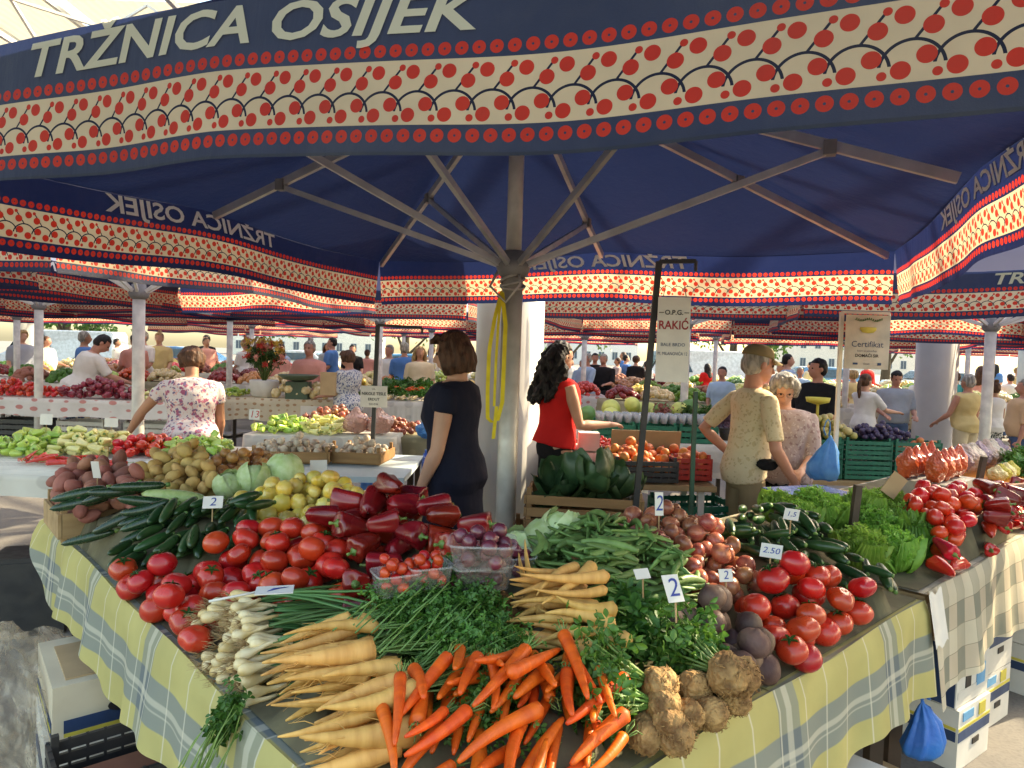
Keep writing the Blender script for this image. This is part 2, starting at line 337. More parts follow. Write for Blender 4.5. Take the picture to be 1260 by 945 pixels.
def flap_fn(A, B, ze, zc, drop, amp, seed, outn, bow=0.):
    A = np.array(A, float); B = np.array(B, float); L = np.linalg.norm(B-A)
    def fn(s, h):                       # s along 0..1, h metres above the lower hem
        d = drop; k = 1-h/d
        z = zc+(ze-zc)*math.sin(PI*s)**.8 - .028*abs(math.sin(2*PI*s))**1.5 - bow*(math.exp(-((s-.70)/.17)**2)-.45*math.exp(-((s-.3)/.13)**2))
        off = amp*k*(math.sin(s*11+seed)+.6*math.sin(s*23+seed*2.1)+.35*math.sin(s*41+seed))+.03*k
        p = A+(B-A)*s
        lift = amp*.55*math.sin(s*9+seed*1.7)*k
        return V3(p[0]+outn[0]*off, p[1]+outn[1]*off, z-d+h+lift)
    return fn, L
WPOLE = pm('white_pole_paint', (.72, .69, .61), (.54, .51, .46), 10, .45, .5, .08, 40)
def umbrella(c, rot, hx, hy, zc, ze, ztop, label, group=None, fine=1., drop=.355, seed=0., zh=2.03, upper=.038, amp=.022, PM=None):
    PM = PM or WPOLE; RM_ = RIBM if PM is POLEM else WPOLE
    u_ = thing('market_umbrella', label, 'umbrella', (c[0], c[1], 0), rot, group)
    C4 = [(-hx, -hy), (hx, -hy), (hx, hy), (-hx, hy)]; N4 = [(0, -1), (1, 0), (0, 1), (-1, 0)]
    nn = int(90*fine)
    for i in range(4):
        fn, L = flap_fn(C4[i], C4[(i+1) % 4], ze, zc, drop, amp, seed+i*1.9, N4[i], .034 if (fine > 1 and i == 0) else 0.); nv = max(3, int(8*fine))
        m = MB(); m.grid(lambda a, b: fn(a, b*drop), nn, nv)
        uv = [(L*a/nn+i*.3, drop*b/nv) for b in range(nv+1) for a in range(nn+1)]
        fo = ob('valance', m.mesh('valance', FAB, uv=uv), u_)
        for sgn in (1, -1):
            tm = MB(); V = [fn(.5+x/L, .290+y*.70)+sgn*V3(*N4[i], 0)*.003 for x, y, _ in TXV]; tm.add(V, TXF); ob('lettering', tm.mesh('lettering', LET if sgn > 0 else LETI, False), fo)
    # canopy: ribs to corners and side middles, cloth hanging slightly between them
    m = MB(); n = max(6, int(14*fine))
    E = []
    for i in range(4):
        A, B = np.array(C4[i]), np.array(C4[(i+1) % 4])
        for k in range(2*n): 
            s = k/(2*n); p = A+(B-A)*s; E.append((p[0], p[1], zc+(ze-zc)*math.sin(PI*s)**.8-.028*abs(math.sin(2*PI*s))**1.5, abs(math.sin(2*PI*s))))
    nr = 12; V = []
    for r in range(nr+1):
        q = .03+.97*r/nr
        for (x, y, z, g) in E: V.append((x*q, y*q, ztop+(z-ztop)*q - .05*g*math.sin(PI*min(1, q)*.9)*q))
    ne = len(E); F = [(r*ne+k, r*ne+(k+1) % ne, (r+1)*ne+(k+1) % ne, (r+1)*ne+k) for r in range(nr) for k in range(ne)]
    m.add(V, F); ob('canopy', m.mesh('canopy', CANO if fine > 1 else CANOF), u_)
    m = MB(); m.tube([(0, 0, 0.02), (0, 0, zh-.05)], .05, 16); ob('lower_pole', m.mesh('lower_pole', PM), u_)
    m = MB(); m.tube([(0, 0, zh-.05), (0, 0, ztop)], upper, 14); ob('upper_pole', m.mesh('upper_pole', PM), u_)
    m = MB(); m.box((0, 0, .015), (.7, .7, .03)); m.tube([(0, 0, .03), (0, 0, .25)], .062, 12); ob('base_plate', m.mesh('base_plate', HUBM, False), u_)
    m = MB(); m.lathe([(.055, zh-.06), (.075, zh-.04), (.085, zh), (.06, zh+.03), (.055, zh+.07)], 16); ob('lower_hub', m.mesh('lower_hub', HUBM), u_)
    m = MB(); m.lathe([(.05, ztop-.14), (.09, ztop-.12), (.09, ztop-.05), (.05, ztop-.03)], 16); ob('top_hub', m.mesh('top_hub', HUBM), u_)
    rj = min(1.4, .72*min(hx, hy))
    for i in range(8):
        e = [(-hx, -hy), (0, -hy), (hx, -hy), (hx, 0), (hx, hy), (0, hy), (-hx, hy), (-hx, 0)][i]
        zt = (zc if i % 2 == 0 else ze)-.035; L = math.hypot(*e); d = V3(e[0]/L, e[1]/L, 0)
        a = d*.07+V3(0, 0, ztop-.09); b = d*(L-.07)+V3(0, 0, zt)
        m = MB(); m.bar(a, b, .026, .042); ob('rib', m.mesh('rib', RM_, False), u_)
        q = (rj-.07)/(L-.14); j = a+(b-a)*q-V3(0, 0, .02)
        m = MB(); m.bar(d*.06+V3(0, 0, zh), j, .02, .03); k = MB()
        st_ = ob('strut', m.mesh('strut', RM_, False), u_)
        k.box(j+V3(0, 0, .01), (.05, .05, .06), rz=math.atan2(d[1], d[0])); ob('joint', k.mesh('joint', HUBM, False), st_)
    return u_
TH = R(-20.3)
main_u = umbrella((-.012, 3.4), TH, 1.93, 1.93, 2.345, 2.38, 3.05, 'large navy umbrella over the front stall, its pole tied with a yellow strap', None, 2., amp=.018, seed=.6, PM=POLEM)
near = [((-3.25, 6.0), R(-15), 1.25, 1.93, 'navy umbrella whose white pole stands behind the woman in the floral blouse', 1.),
        ((4.75, 6.9), R(-17), 1.93, 1.93, 'navy umbrella over the red tomato end, with the certificate board before it', 2.),
        ((4.05, 1.35), R(-20), 1.93, 1.93, 'unseen navy umbrella added beside the front one to keep the sun off', 4.),  # unseen umbrella, added and set higher to block sun from the front stall
        ((-5.7, 4.0), R(-15), 1.7, 1.7, 'navy umbrella cut by the photo edge, over the black crate corner', 3.)]
for c, r_, hx, hy, lb, sd_ in near: umbrella(c, r_, hx, hy, 2.33+.1*(sd_ == 4), 2.36+.1*(sd_ == 4), 2.95, lb, 'umbrellas of the stalls behind', 1., seed=sd_)
pr = umbrella((-2.05, 10.6), R(-12), 1.93, 1.93, 2.33, 2.36, 2.95, 'navy market umbrella standing deeper in the rows of the hall', 'rows of market umbrellas deeper in the hall', .35, seed=4)
build_children()
far = [(-5.9, 8.6, -18), (-5.0, 12.2, -15), (2.25, 9.0, -20), (1.4, 13.6, -8), (5.6, 11.6, -14), (9.3, 9.6, -20), (-9.3, 8.0, -10), (-8.9, 12.4, -16), (-1.8, 15.2, -14), (-6.2, 16.4, -20), (4.8, 16.4, -15), (9.6, 14.6, -17), (13.8, 12.2, -15), (-13.2, 12.8, -15), (1.2, 18.6, -16), (-3.2, 20.2, -12), (13.5, 21, -15), (-8.2, 21.4, -15), (17.5, 16, -15), (7.6, 6.3, -17), (-16.5, 9.5, -12), (-1.2, 24.8, -14)]
FAR = far
for x, y, a in far:
    c = copy_tree(pr); c.location = (x, y, random.uniform(-.06, .1)); c.rotation_euler = (0, 0, R(a+random.uniform(-4, 4)))
    if (x, y) == (2.25, 9.0): c['label'] = 'navy umbrella on a white pole between the name board and the man in the cap'
    if (x, y) == (5.6, 11.6): c['label'] = 'bright blue umbrella low behind the certificate board and the thick column'
    if (x, y) == (-5.9, 8.6): c['label'] = 'navy umbrella over the man in the white T-shirt'
    if (x, y) == (7.6, 6.3): c['label'] = 'navy umbrella at the photo edge above the leafy bunches'
pr['label'] = 'navy umbrella with a white spoked frame behind the dark-haired woman'
# ------------------------------------------------------------------ produce: shapes
def deform(mb, fn):
    mb.v = [fn(np.asarray(v)) for v in mb.v]; return mb
def rq(): return random.uniform(-1, 1)
G_LEAF = pm('leaf_green', (.055, .13, .022), (.03, .08, .014), 30, .5, .4, .3, hue=.02, val=.25, tr=.3)
G_DARK = pm('herb_green', (.10, .24, .035), (.05, .145, .022), 40, .45, .45, .3, hue=.015, val=.25, tr=.25)
G_STEM = pm('stem_green', (.16, .26, .06), (.09, .17, .03), 30, .45, .5, .2, hue=.02, val=.2)
TOM = pm('tomato_skin', (.56, .045, .014), (.42, .018, .008), 12, .3, .5, .03, 40, hue=.008, val=.16, coat=.2, lo=.3, hi=.75)
TOMR = pm('tomato_skin_bright', (.68, .045, .015), (.5, .018, .008), 12, .28, .5, .03, 40, hue=.01, val=.15, coat=.4)
YEL = pm('yellow_skin', (.74, .47, .06), (.66, .55, .16), 16, .3, .5, .05, hue=.012, val=.15, coat=.2)
CUC = pm('cucumber_skin', (.018, .055, .014), (.055, .12, .03), 26, .33, .5, .5, 190, .002, hue=.015, val=.3, coat=.15, stretch=(.35, 1, 1), lo=.5, hi=.85)
ZUC = pm('zucchini_skin', (.014, .04, .014), (.028, .07, .02), 70, .28, .5, .1, val=.25, coat=.25, lo=.55, hi=.65)
PZU = pm('pale_courgette_skin', (.42, .5, .2), (.33, .44, .14), 60, .4, .5, .1, val=.1, lo=.45, hi=.6)
RPO = pm('red_potato_skin', (.34, .13, .09), (.26, .1, .065), 22, .62, .3, .35, 90, .002, hue=.015, val=.2)
YPO = pm('yellow_potato_skin', (.55, .36, .12), (.42, .26, .08), 22, .6, .3, .35, 90, .002, hue=.012, val=.16)
GON = pm('golden_onion_skin', (.55, .27, .09), (.38, .15, .05), 20, .32, .5, .25, 30, .002, hue=.012, val=.25, stretch=(3, 3, .3))
RON = pm('brown_onion_skin', (.40, .15, .07), (.24, .06, .04), 20, .3, .5, .3, 30, .002, hue=.018, val=.3, stretch=(3, 3, .3))
DPE = pm('dark_pepper_skin', (.27, .012, .008), (.16, .007, .006), 7, .27, .5, .12, 14, .006, hue=.008, val=.3, coat=.25)
RPE = pm('red_pepper_skin', (.62, .02, .012), (.45, .012, .01), 9, .22, .5, .06, 20, .004, hue=.008, val=.15, coat=.4)
BEE = pm('beet_skin', (.17, .10, .068), (.075, .036, .032), 14, .6, .35, .6, 60, .003, hue=.015, val=.2)
CEL = pm('celeriac_skin', (.46, .27, .105), (.16, .08, .03), 22, .75, .25, .9, 70, .006, val=.15, detail=6)
CAR = pm('carrot_skin', (.78, .13, .012), (.60, .08, .010), 14, .45, .4, .3, 60, .002, hue=.008, val=.13, stretch=(3.5, .6, .6))
PAR = pm('parsley_root_skin', (.68, .38, .11), (.48, .23, .055), 16, .55, .35, .3, 60, .002, hue=.006, val=.13, stretch=(3.5, .6, .6), lo=.4, hi=.8)
BEA = pm('bean_skin', (.17, .29, .08), (.11, .2, .045), 30, .48, .45, .2, 60, .001, hue=.02, val=.25, tr=.08)
BUL = pm('bulb_white', (.72, .60, .36), (.60, .43, .18), 24, .35, .5, .15, val=.1)
ROOTLET = pm('rootlet', (.45, .32, .17), (.3, .18, .08), 20, .8, .2, .1)
CAB = pm('cabbage_leaf', (.42, .56, .22), (.55, .66, .36), 22, .5, .4, .5, 26, .006, hue=.01, val=.12, tr=.15)
LET1 = pm('lettuce_leaf', (.17, .36, .045), (.27, .46, .08), 24, .42, .45, .4, 40, .004, hue=.02, val=.2, tr=.35)
KAL = pm('kohlrabi_leaf', (.022, .06, .022), (.05, .10, .035), 12, .42, .5, .5, 22, .006, hue=.01, val=.2, tr=.12)
GPE = pm('green_pepper_skin', (.30, .45, .06), (.42, .55, .1), 9, .28, .5, .06, hue=.03, val=.2, coat=.3)
YPE = pm('pale_pepper_skin', (.68, .66, .2), (.74, .68, .32), 9, .28, .5, .06, hue=.015, val=.12, coat=.3)
GAR = pm('garlic_skin', (.62, .54, .42), (.42, .3, .22), 26, .6, .3, .3, val=.15)

class Proto:
    def __init__(s, name, mesh, parts=()): s.name, s.mesh, s.parts = name, mesh, parts
def inst(p, M, loc, sc=1., label=None, cat=None, group=None):
    o = bpy.data.objects.new(p.name, p.mesh); COL.objects.link(o); set_rot(o, M, loc, sc)
    for q in p.parts:
        c = bpy.data.objects.new(q.name, q.mesh); COL.objects.link(c); c.parent = o
        for r_ in q.parts: d = bpy.data.objects.new(r_.name, r_.mesh); COL.objects.link(d); d.parent = c
    return tag(o, label, cat, group)
def euler(a, b, c): return np.array(Matrix.Rotation(c, 3, 'Z') @ Matrix.Rotation(b, 3, 'Y') @ Matrix.Rotation(a, 3, 'X'))
def round_fruit(r, flat, lobes, ldepth, dimple, seed, sub=3, lump=.03):
    m = MB(); m.ico((0, 0, 0), 1, sub)
    def f(v):
        th = np.arctan2(v[:, 1], v[:, 0]); rr = np.hypot(v[:, 0], v[:, 1]); k = 1+ldepth*np.cos(lobes*th+seed)*rr+lump*nz(v, 1.7, seed)
        z = v[:, 2]*flat - dimple*np.exp(-(rr/.28)**2)*(v[:, 2] > 0)*(1+.3*np.cos(lobes*th))
        return np.column_stack([v[:, 0]*k, v[:, 1]*k, z])*r
    return deform(m, f)
def calyx(r, zt, mat):
    m = MB()
    for k in range(5):
        a = k*2*PI/5+.3; d = V3(math.cos(a), math.sin(a), 0); n_ = V3(-d[1], d[0], 0)
        m.add([V3(0, 0, zt+.001)+n_*r*.1, V3(0, 0, zt+.001)-n_*r*.1, d*r*.35-n_*r*.09+V3(0, 0, zt+r*.13), d*r*.62+V3(0, 0, zt+r*.04), d*r*.35+n_*r*.09+V3(0, 0, zt+r*.13)], [(0, 1, 2, 3, 4)])
    m.tube([(0, 0, zt), (r*.05, 0, zt+r*.28)], r*.06, 6); return m.mesh('calyx', mat)
def tomatoes(mat, r, ex='tomato'):
    P = []
    for k in range(6):
        fl = (.82, .88, .78, .9, .84, .8)[k]; me = round_fruit(r, fl, 5, (.02, .035, .05, .015, .03, .06)[k], .12, k).mesh(ex, mat)
        P.append(Proto(ex, me, [Proto('calyx', calyx(r, r*fl*.88, G_LEAF))] if k in (1, 4) else []))
    return P
def long_fruit(L, r, n, prof, bend, seed, seg=12, lob=0, flat=1.):
    m = MB(); pts = []; rs = []
    for i in range(n+1):
        t_ = i/n; pts.append(V3((t_-.5)*L, bend*L*(4*(t_-.5)**2-.5)+.006*L*math.sin(seed+5*t_), 0)); rs.append(max(.0008, r*prof(t_)))
    m.tube(pts, rs, seg, flat=flat); return m
capf = lambda t: min(1, (max(0, math.sin(PI*min(1, max(0, t)))))**.38)*(.92+.08*t)
def cucumbers(mat, L, r, name, stub):
    P = []
    for k in range(5):
        Lk = L*(1, .9, 1.06, .84, .96)[k]; m = long_fruit(Lk, r*(1, .95, 1.05, 1.02, .9)[k], 16, capf, (.03, .07, -.04, .1, .0)[k], k, 12)
        s_ = MB(); s_.tube([(Lk*.49, -.5*0, 0), (Lk*.49+stub, .002, 0)], [r*.45, r*.4], 7)
        P.append(Proto(name, m.mesh(name, mat), [Proto('stalk', s_.mesh('stalk', G_STEM))] if stub else []))
    return P
def potatoes(mat, r, name, sz=(1.3, .95, .8)):
    P = []
    for k in range(6):
        m = MB(); m.ico((0, 0, 0), 1, 3)
        def f(v, k=k): return v*(1+.10*nz(v, 1.3, k*3)+.03*nz(v, 3.5, k))[:, None]*np.array(sz)*(.9+.05*k)*r
        P.append(Proto(name, deform(m, f).mesh(name, mat)))
    return P
def onions(mat, r, name):
    P = []
    for k in range(5):
        fl = (.85, .95, 1.0, .8, .9)[k]
        prof = [(.001, -fl), (.16, -fl*.985), (.5, -fl*.86), (.82, -fl*.55), (.98, -fl*.15), (1, .1), (.93, .4), (.72, .68), (.42, .88), (.2, 1.02), (.11, 1.2), (.09, 1.42), (.13, 1.5)]
        m = MB(); m.lathe([(a*r, b*r*fl) for a, b in prof], 20, mod=lambda w, z, k=k: 1+.02*math.sin(6*w+k)+.012*math.sin(13*w))
        s_ = MB()
        for j in range(9): a = j*.7; s_.tube([(0, 0, -fl*r*.98*fl), (math.cos(a)*r*.13, math.sin(a)*r*.13, -fl*r*fl-.006), (math.cos(a)*r*.26, math.sin(a)*r*.2, -fl*r*fl-.008)], [.0009, .0006, .0003], 3)
        P.append(Proto(name, m.mesh(name, mat), [Proto('root_tuft', s_.mesh('root_tuft', ROOTLET))]))
    return P
def peppers(mat, L, r, name, tip=.5, stemc=G_STEM, nl=4):
    P = []
    for k in range(5):
        n = 18; m = MB(); pts, V = [], []
        for i in range(n+1):
            t_ = i/n; rr = r*(min(1, (t_/.12))**.5)*(1-(1-tip)*t_**1.4)*(1 if t_ < .86 else max(.02, (1-((t_-.86)/.14)**2))**.5)
            z = L*(.5-t_)+ .10*L*math.exp(-(t_/.05)**2)*-1
            for j in range(24):
                w = 2*PI*j/24; q = rr*(1+.13*math.cos((3+k % 2)*w+k)*(1-.3*t_)+.04*math.sin(7*w+5*t_+k)); V.append((q*math.cos(w)+.10*L*math.sin(2.2*t_+k)*(.5+.3*rq()*0), q*math.sin(w), z-.02*L*math.cos((3+k % 2)*w+k)*(t_ < .1)))
        F = [(i*24+j, i*24+(j+1) % 24, (i+1)*24+(j+1) % 24, (i+1)*24+j) for i in range(n) for j in range(24)]+[tuple(range(24)), tuple(n*24+j for j in range(24))[::-1]]
        F = [q[::-1] for q in F]
        m.add(V, F); x0 = .10*L*math.sin(k)
        s_ = MB(); s_.lathe([(r*.34, L*.39), (r*.3, L*.425), (r*.12, L*.45), (r*.1, L*.52), (r*.13, L*.62)], 8, c=(x0, 0, 0))
        P.append(Proto(name, m.mesh(name, mat), [Proto('stalk', s_.mesh('stalk', stemc))]))
    return P
def leaf_cloud(m, cs, n, size, rad, lobes=3, up=.35, mi=0, ang=.9):
    """n small lobed leaves scattered about the points cs"""
    cs = np.asarray(cs)
    for i in range(n):
        c = cs[random.randrange(len(cs))]+np.array([random.gauss(0, rad[0]), random.gauss(0, rad[1]), random.gauss(0, rad[2])])*.6
        a0 = random.uniform(0, 2*PI); tilt = random.gauss(up, ang); Mx = euler(random.gauss(0, ang*.8), tilt, a0)
        V, F = [], []; sz = size*random.uniform(.6, 1.25)
        for k in range(lobes):
            a = (k-(lobes-1)/2)*1.05; d = V3(math.cos(a), math.sin(a), 0); q = V3(-d[1], d[0], 0); L = sz*(1 if k == (lobes-1)//2 else .8); o = len(V)
            b = d*.12*sz
            V += [b, b+d*L*.45+q*L*.30+V3(0, 0, .12*L), b+d*L*.8+q*L*.2, b+d*L-V3(0, 0, .12*L), b+d*L*.8-q*L*.2, b+d*L*.45-q*L*.30+V3(0, 0, .12*L)]
            F += [(o, o+5, o+4, o+3), (o, o+3, o+2, o+1)]
        m.add(np.array(V)@Mx.T+c, F, mi)
    return m
def carrots():
    P = []
    for k in range(7):
        L = (.18, .195, .165, .145, .185, .16, .205)[k]; r = (.0145, .016, .0175, .0135, .014, .0165, .015)[k]
        m = long_fruit(L, r, 18, lambda t: (.2+.8*min(1, (1-t)/.06)**.5)*(.22+.78*(1-t)**.0 *(t**.55))*(1 if t < .97 else .85) if True else 0, (.02, -.05, .03, .06, 0, -.03, .04)[k], k, 12)
        h = MB()
        for j in range(7):
            a = j*.9+k; e = V3(L/2+.01+.018*random.random(), .012*math.cos(a), .012*math.sin(a)); h.tube([(L/2-.003, .004*math.cos(a), .004*math.sin(a)), e, e+V3(.012*random.random()+.004, .012*rq(), .012*rq())], [.0016, .0013, .0009], 5)
        P.append(Proto('carrot', m.mesh('carrot', CAR), [Proto('leaf_stub', h.mesh('leaf_stub', G_STEM))] if k % 3 != 1 else []))
    return P
def stems(m, p0, d0, n, L, spread, droop, r0, mi=0):
    ends = []
    for i in range(n):
        a = random.uniform(-1, 1)*spread; b = random.uniform(-.3, 1)*spread*.6; d = V3(math.cos(a)*math.cos(b), math.sin(a)*math.cos(b), math.sin(b))
        d = d0@d if hasattr(d0, 'shape') and d0.shape == (3, 3) else d
        Ls = L*random.uniform(.7, 1.15); pts = [np.array(p0)+d*Ls*t_+V3(0, 0, 1)*(-droop*Ls*t_*t_)+V3(0, 1, 0)*.03*Ls*math.sin(3*t_+i) for t_ in (0, .25, .5, .75, 1)]
        m.tube(pts, [r0, r0*.9, r0*.75, r0*.6, r0*.4], 5, mi); ends += pts[2:]
    return ends
def parsley_roots():
    P = []
    for k in range(6):
        L = (.25, .21, .19, .23, .17, .2)[k]; r = (.021, .017, .027, .019, .023, .016)[k]
        m = long_fruit(L, r, 22, lambda t: (.35+.65*min(1, (1-t)/.05)**.5)*(.07+.93*t**.85)*(1+.03*math.sin(40*t)), (.08, -.1, .05, .12, -.06, .02)[k], k, 12)
        for j in range(5): x = rq()*.25*L; a = random.random()*6; m.tube([(x, 0, 0), (x-.02, .02*math.cos(a), .02*math.sin(a)), (x-.045, .026*math.cos(a), .026*math.sin(a))], [.0012, .0008, .0003], 4)
        h = MB(); y0 = .5*L*((.08, -.1, .05, .12, -.06, .02)[k]); ends = stems(h, (L/2-.004, y0, 0), None, 9, .22, .24, .03+.08*(k % 2), .0019)
        g = MB(); leaf_cloud(g, [e for e in ends if e[0] > L/2+.12], 190, .013, (.03, .035, .02))
        P.append(Proto('parsley_root', m.mesh('parsley_root', PAR), [Proto('stems', h.mesh('stems', G_STEM)), Proto('foliage', g.mesh('foliage', G_DARK))]))
    return P
def bare_roots():
    P = []
    for k in range(4):
        L = (.2, .17, .22, .15)[k]; m = long_fruit(L, .014+.002*k, 18, lambda t: (.35+.65*min(1, (1-t)/.05)**.5)*(.07+.93*t**.8), (.07, -.1, .03, .08)[k], k, 10)
        h = MB(); stems(h, (L/2-.003, .5*L*(.07, -.1, .03, .08)[k], 0), None, 5, .03, .5, 0, .0018)
        P.append(Proto('parsley_root', m.mesh('parsley_root', PAR), [Proto('leaf_stub', h.mesh('leaf_stub', G_STEM))]))
    return P
def spring_onions():
    P = []
    for k in range(5):
        r = (.0115, .014, .0105, .0155, .0125)[k]; m = MB()
        m.tube([(0, 0, 0), (.003, 0, 0), (.010, 0, 0), (.02, 0, 0), (.03, 0, 0), (.045, .002, 0), (.065, .003, .002), (.085, .003*k, .004)], [.003, r*.75, r*1.05, r*1.1, r*.8, r*.5, r*.4, r*.34], 10)
        rt = MB()
        for j in range(10): a = j*.65; rt.tube([(.001, 0, 0), (-.012, .008*math.cos(a), .008*math.sin(a)), (-.024-.01*random.random(), .011*math.cos(a)+.006*rq(), .011*math.sin(a)+.006*rq())], [.0007, .0005, .0003], 3)
        g = MB()
        for j in range(4):
            a = rq()*.13; b = rq()*.05+.03; L = .30*random.uniform(.75, 1.15)
            g.tube([V3(.075, .003*k, .003)+V3(math.cos(a), math.sin(a), b)*L*t_-V3(0, 0, .14*L*t_*t_)+V3(0, .02*math.sin(4*t_+j), 0)*t_ for t_ in (0, .15, .35, .55, .8, 1)], [.0034, .0042, .0042, .0038, .0026, .0008], 6, flat=.7)
        P.append(Proto('spring_onion', m.mesh('spring_onion', BUL), [Proto('roots', rt.mesh('roots', ROOTLET)), Proto('leaves', g.mesh('leaves', G_ON))]))
    return P
G_ON = pm('onion_leaf', (.05, .14, .035), (.09, .2, .05), 10, .4, .5, .1, hue=.02, val=.25, stretch=(.3, 3, 3))
def beans():
    P = []
    for k in range(6):
        L = (.13, .115, .14, .12, .105, .125)[k]; m = long_fruit(L, .0105, 16, lambda t: max(.1, math.sin(PI*min(1, max(0, t*.94+.03))))**.35*(1+.09*math.sin(t*44)), (.1, -.12, .05, .16, -.07, .2)[k], k, 8, flat=.5)
        P.append(Proto('green_bean', m.mesh('green_bean', BEA)))
    return P
def beets():
    P = []
    for k in range(5):
        fl = (.9, 1, .85, 1.05, .95)[k]; m = MB()
        m.lathe([(.01, -fl*1.35), (.06, -fl*1.15), (.2, -fl*.98), (.55, -fl*.8), (.88, -fl*.45), (1, 0), (.93, .38), (.7, .7), (.4, .86), (.24, .93), (.2, 1.03), (.02, 1.06)], 24, mod=lambda w, z, k=k: 1+.05*math.sin(2*w+k)+.03*math.sin(5*w+z*2+k))
        m.v = [np.asarray(v)*.045 for v in m.v]; P.append(Proto('beetroot', m.mesh('beetroot', BEE)))
    return P
def celeriacs(leafy):
    P = []
    for k in range(4):
        m = MB(); m.ico((0, 0, 0), 1, 4); r = .048
        deform(m, lambda v, k=k: v*(1+.10*nz(v, 2.2, k)+.10*np.abs(nz(v, 5.5, k))+.05*nz(v, 13, k))[:, None]*np.array([1, 1, .92])*r)
        h = MB()
        for j in range(60):
            a = random.random()*6.28; b = -random.random()*1.1+.1; d = V3(math.cos(a)*math.cos(b), math.sin(a)*math.cos(b), math.sin(b)); q = np.cross(d, V3(rq(), rq(), rq())); h.tube([d*r*.95, d*r*1.1+q*.006, d*r*1.12+q*.018], [.0016, .0011, .0005], 4)
        parts = [Proto('rootlets', h.mesh('rootlets', CEL))]
        if leafy:
            s_ = MB(); ends = []
            for j in range(12):
                a = j*.53; sp = .3; d = V3(sp*math.cos(a), sp*math.sin(a), 1.); d /= np.linalg.norm(d); L = random.uniform(.12, .18); p0 = V3(math.cos(a), math.sin(a), 0)*.012+V3(0, 0, r*.8)
                pts = [p0+d*L*t_+V3(math.cos(a), math.sin(a), 0)*.02*t_*t_ for t_ in (0, .3, .6, 1)]; s_.tube(pts, [.0042, .0036, .0028, .0015], 6); ends += pts[2:]
            g = MB(); leaf_cloud(g, ends, 170, .027, (.045, .045, .035), 3, ang=1.)
            parts += [Proto('stalks', s_.mesh('stalks', G_STEM)), Proto('foliage', g.mesh('foliage', G_DARK))]
        P.append(Proto('celeriac', m.mesh('celeriac', CEL), parts))
    return P
def leaf_shell(m, r, a0, tilt, wide, high, curl, ruff, nu=10, nv=9, mi=0, fr=9, rs=1.):
    """one cupped leaf hugging a ball"""
    ph = random.random()*6
    def f(u, v):
        x = (u-.5)*2*wide*(.35+.65*math.sin(PI*min(.95, v*.8+.15))); el = -PI/2+v*high
        rr = r*(1+curl*v*v*(1+.35*abs(x)))+r*ruff*v*(abs(2*u-1)**1.5*.8+.35*v)*math.sin(fr*u*2+ph+4*v)*.5
        p = V3(rr*math.cos(el)*math.cos(x), rr*math.cos(el)*math.sin(x), rr*math.sin(el)*rs)
        return p
    k = MB().grid(f, nu, nv); V = k.verts()@euler(0, tilt, a0).T; m.add(V, k.f, mi)
def cabbages():
    P = []
    for k in range(3):
        m = MB(); m.ico((0, 0, 0), .093, 3)
        for j in range(9): leaf_shell(m, .095+.0025*j, j*2.4+k, rq()*.3, 1.1, 2.6+.1*rq(), .02 if j < 6 else .16, .07)
        P.append(Proto('cabbage', m.mesh('cabbage', CAB)))
    return P
def lettuces():
    P = []
    for k in range(3):
        m = MB(); c = MB()
        for j in range(16): leaf_shell(m, .05+.004*j, j*2.4+k, .1*rq(), .8, 2.3-.03*j, .3+.02*j, .55, 26, 9, fr=22, rs=1.15)
        for j in range(6): leaf_shell(c, .035+.004*j, j*2.4+k, .1*rq(), 1, 2.6, .2, .4, 18, 7, fr=16, rs=1.2)
        fr_ = MB(); dirs = ICO[2][0]; cs = [d_*np.array((.125, .125, .12))*random.uniform(.8, 1.05)+V3(0, 0, .01) for d_ in dirs if d_[2] > -.35]
        leaf_cloud(fr_, cs, 750, .021, (.016, .016, .014), 4, ang=1.3); m.add(fr_.verts(), fr_.f)
        P.append(Proto('lettuce', m.mesh('lettuce', LET1), [Proto('heart', c.mesh('heart', LET1))]))
    return P
def kohlrabis():
    P = []
    for k in range(3):
        m = MB()
        for j in range(7): leaf_shell(m, .085+.006*j, j*2.4+k, .4*rq(), .85, 1.9+.35*rq(), .30, .22, 14, 10, fr=5)
        P.append(Proto('kohlrabi_top', m.mesh('kohlrabi_top', KAL)))
    return P
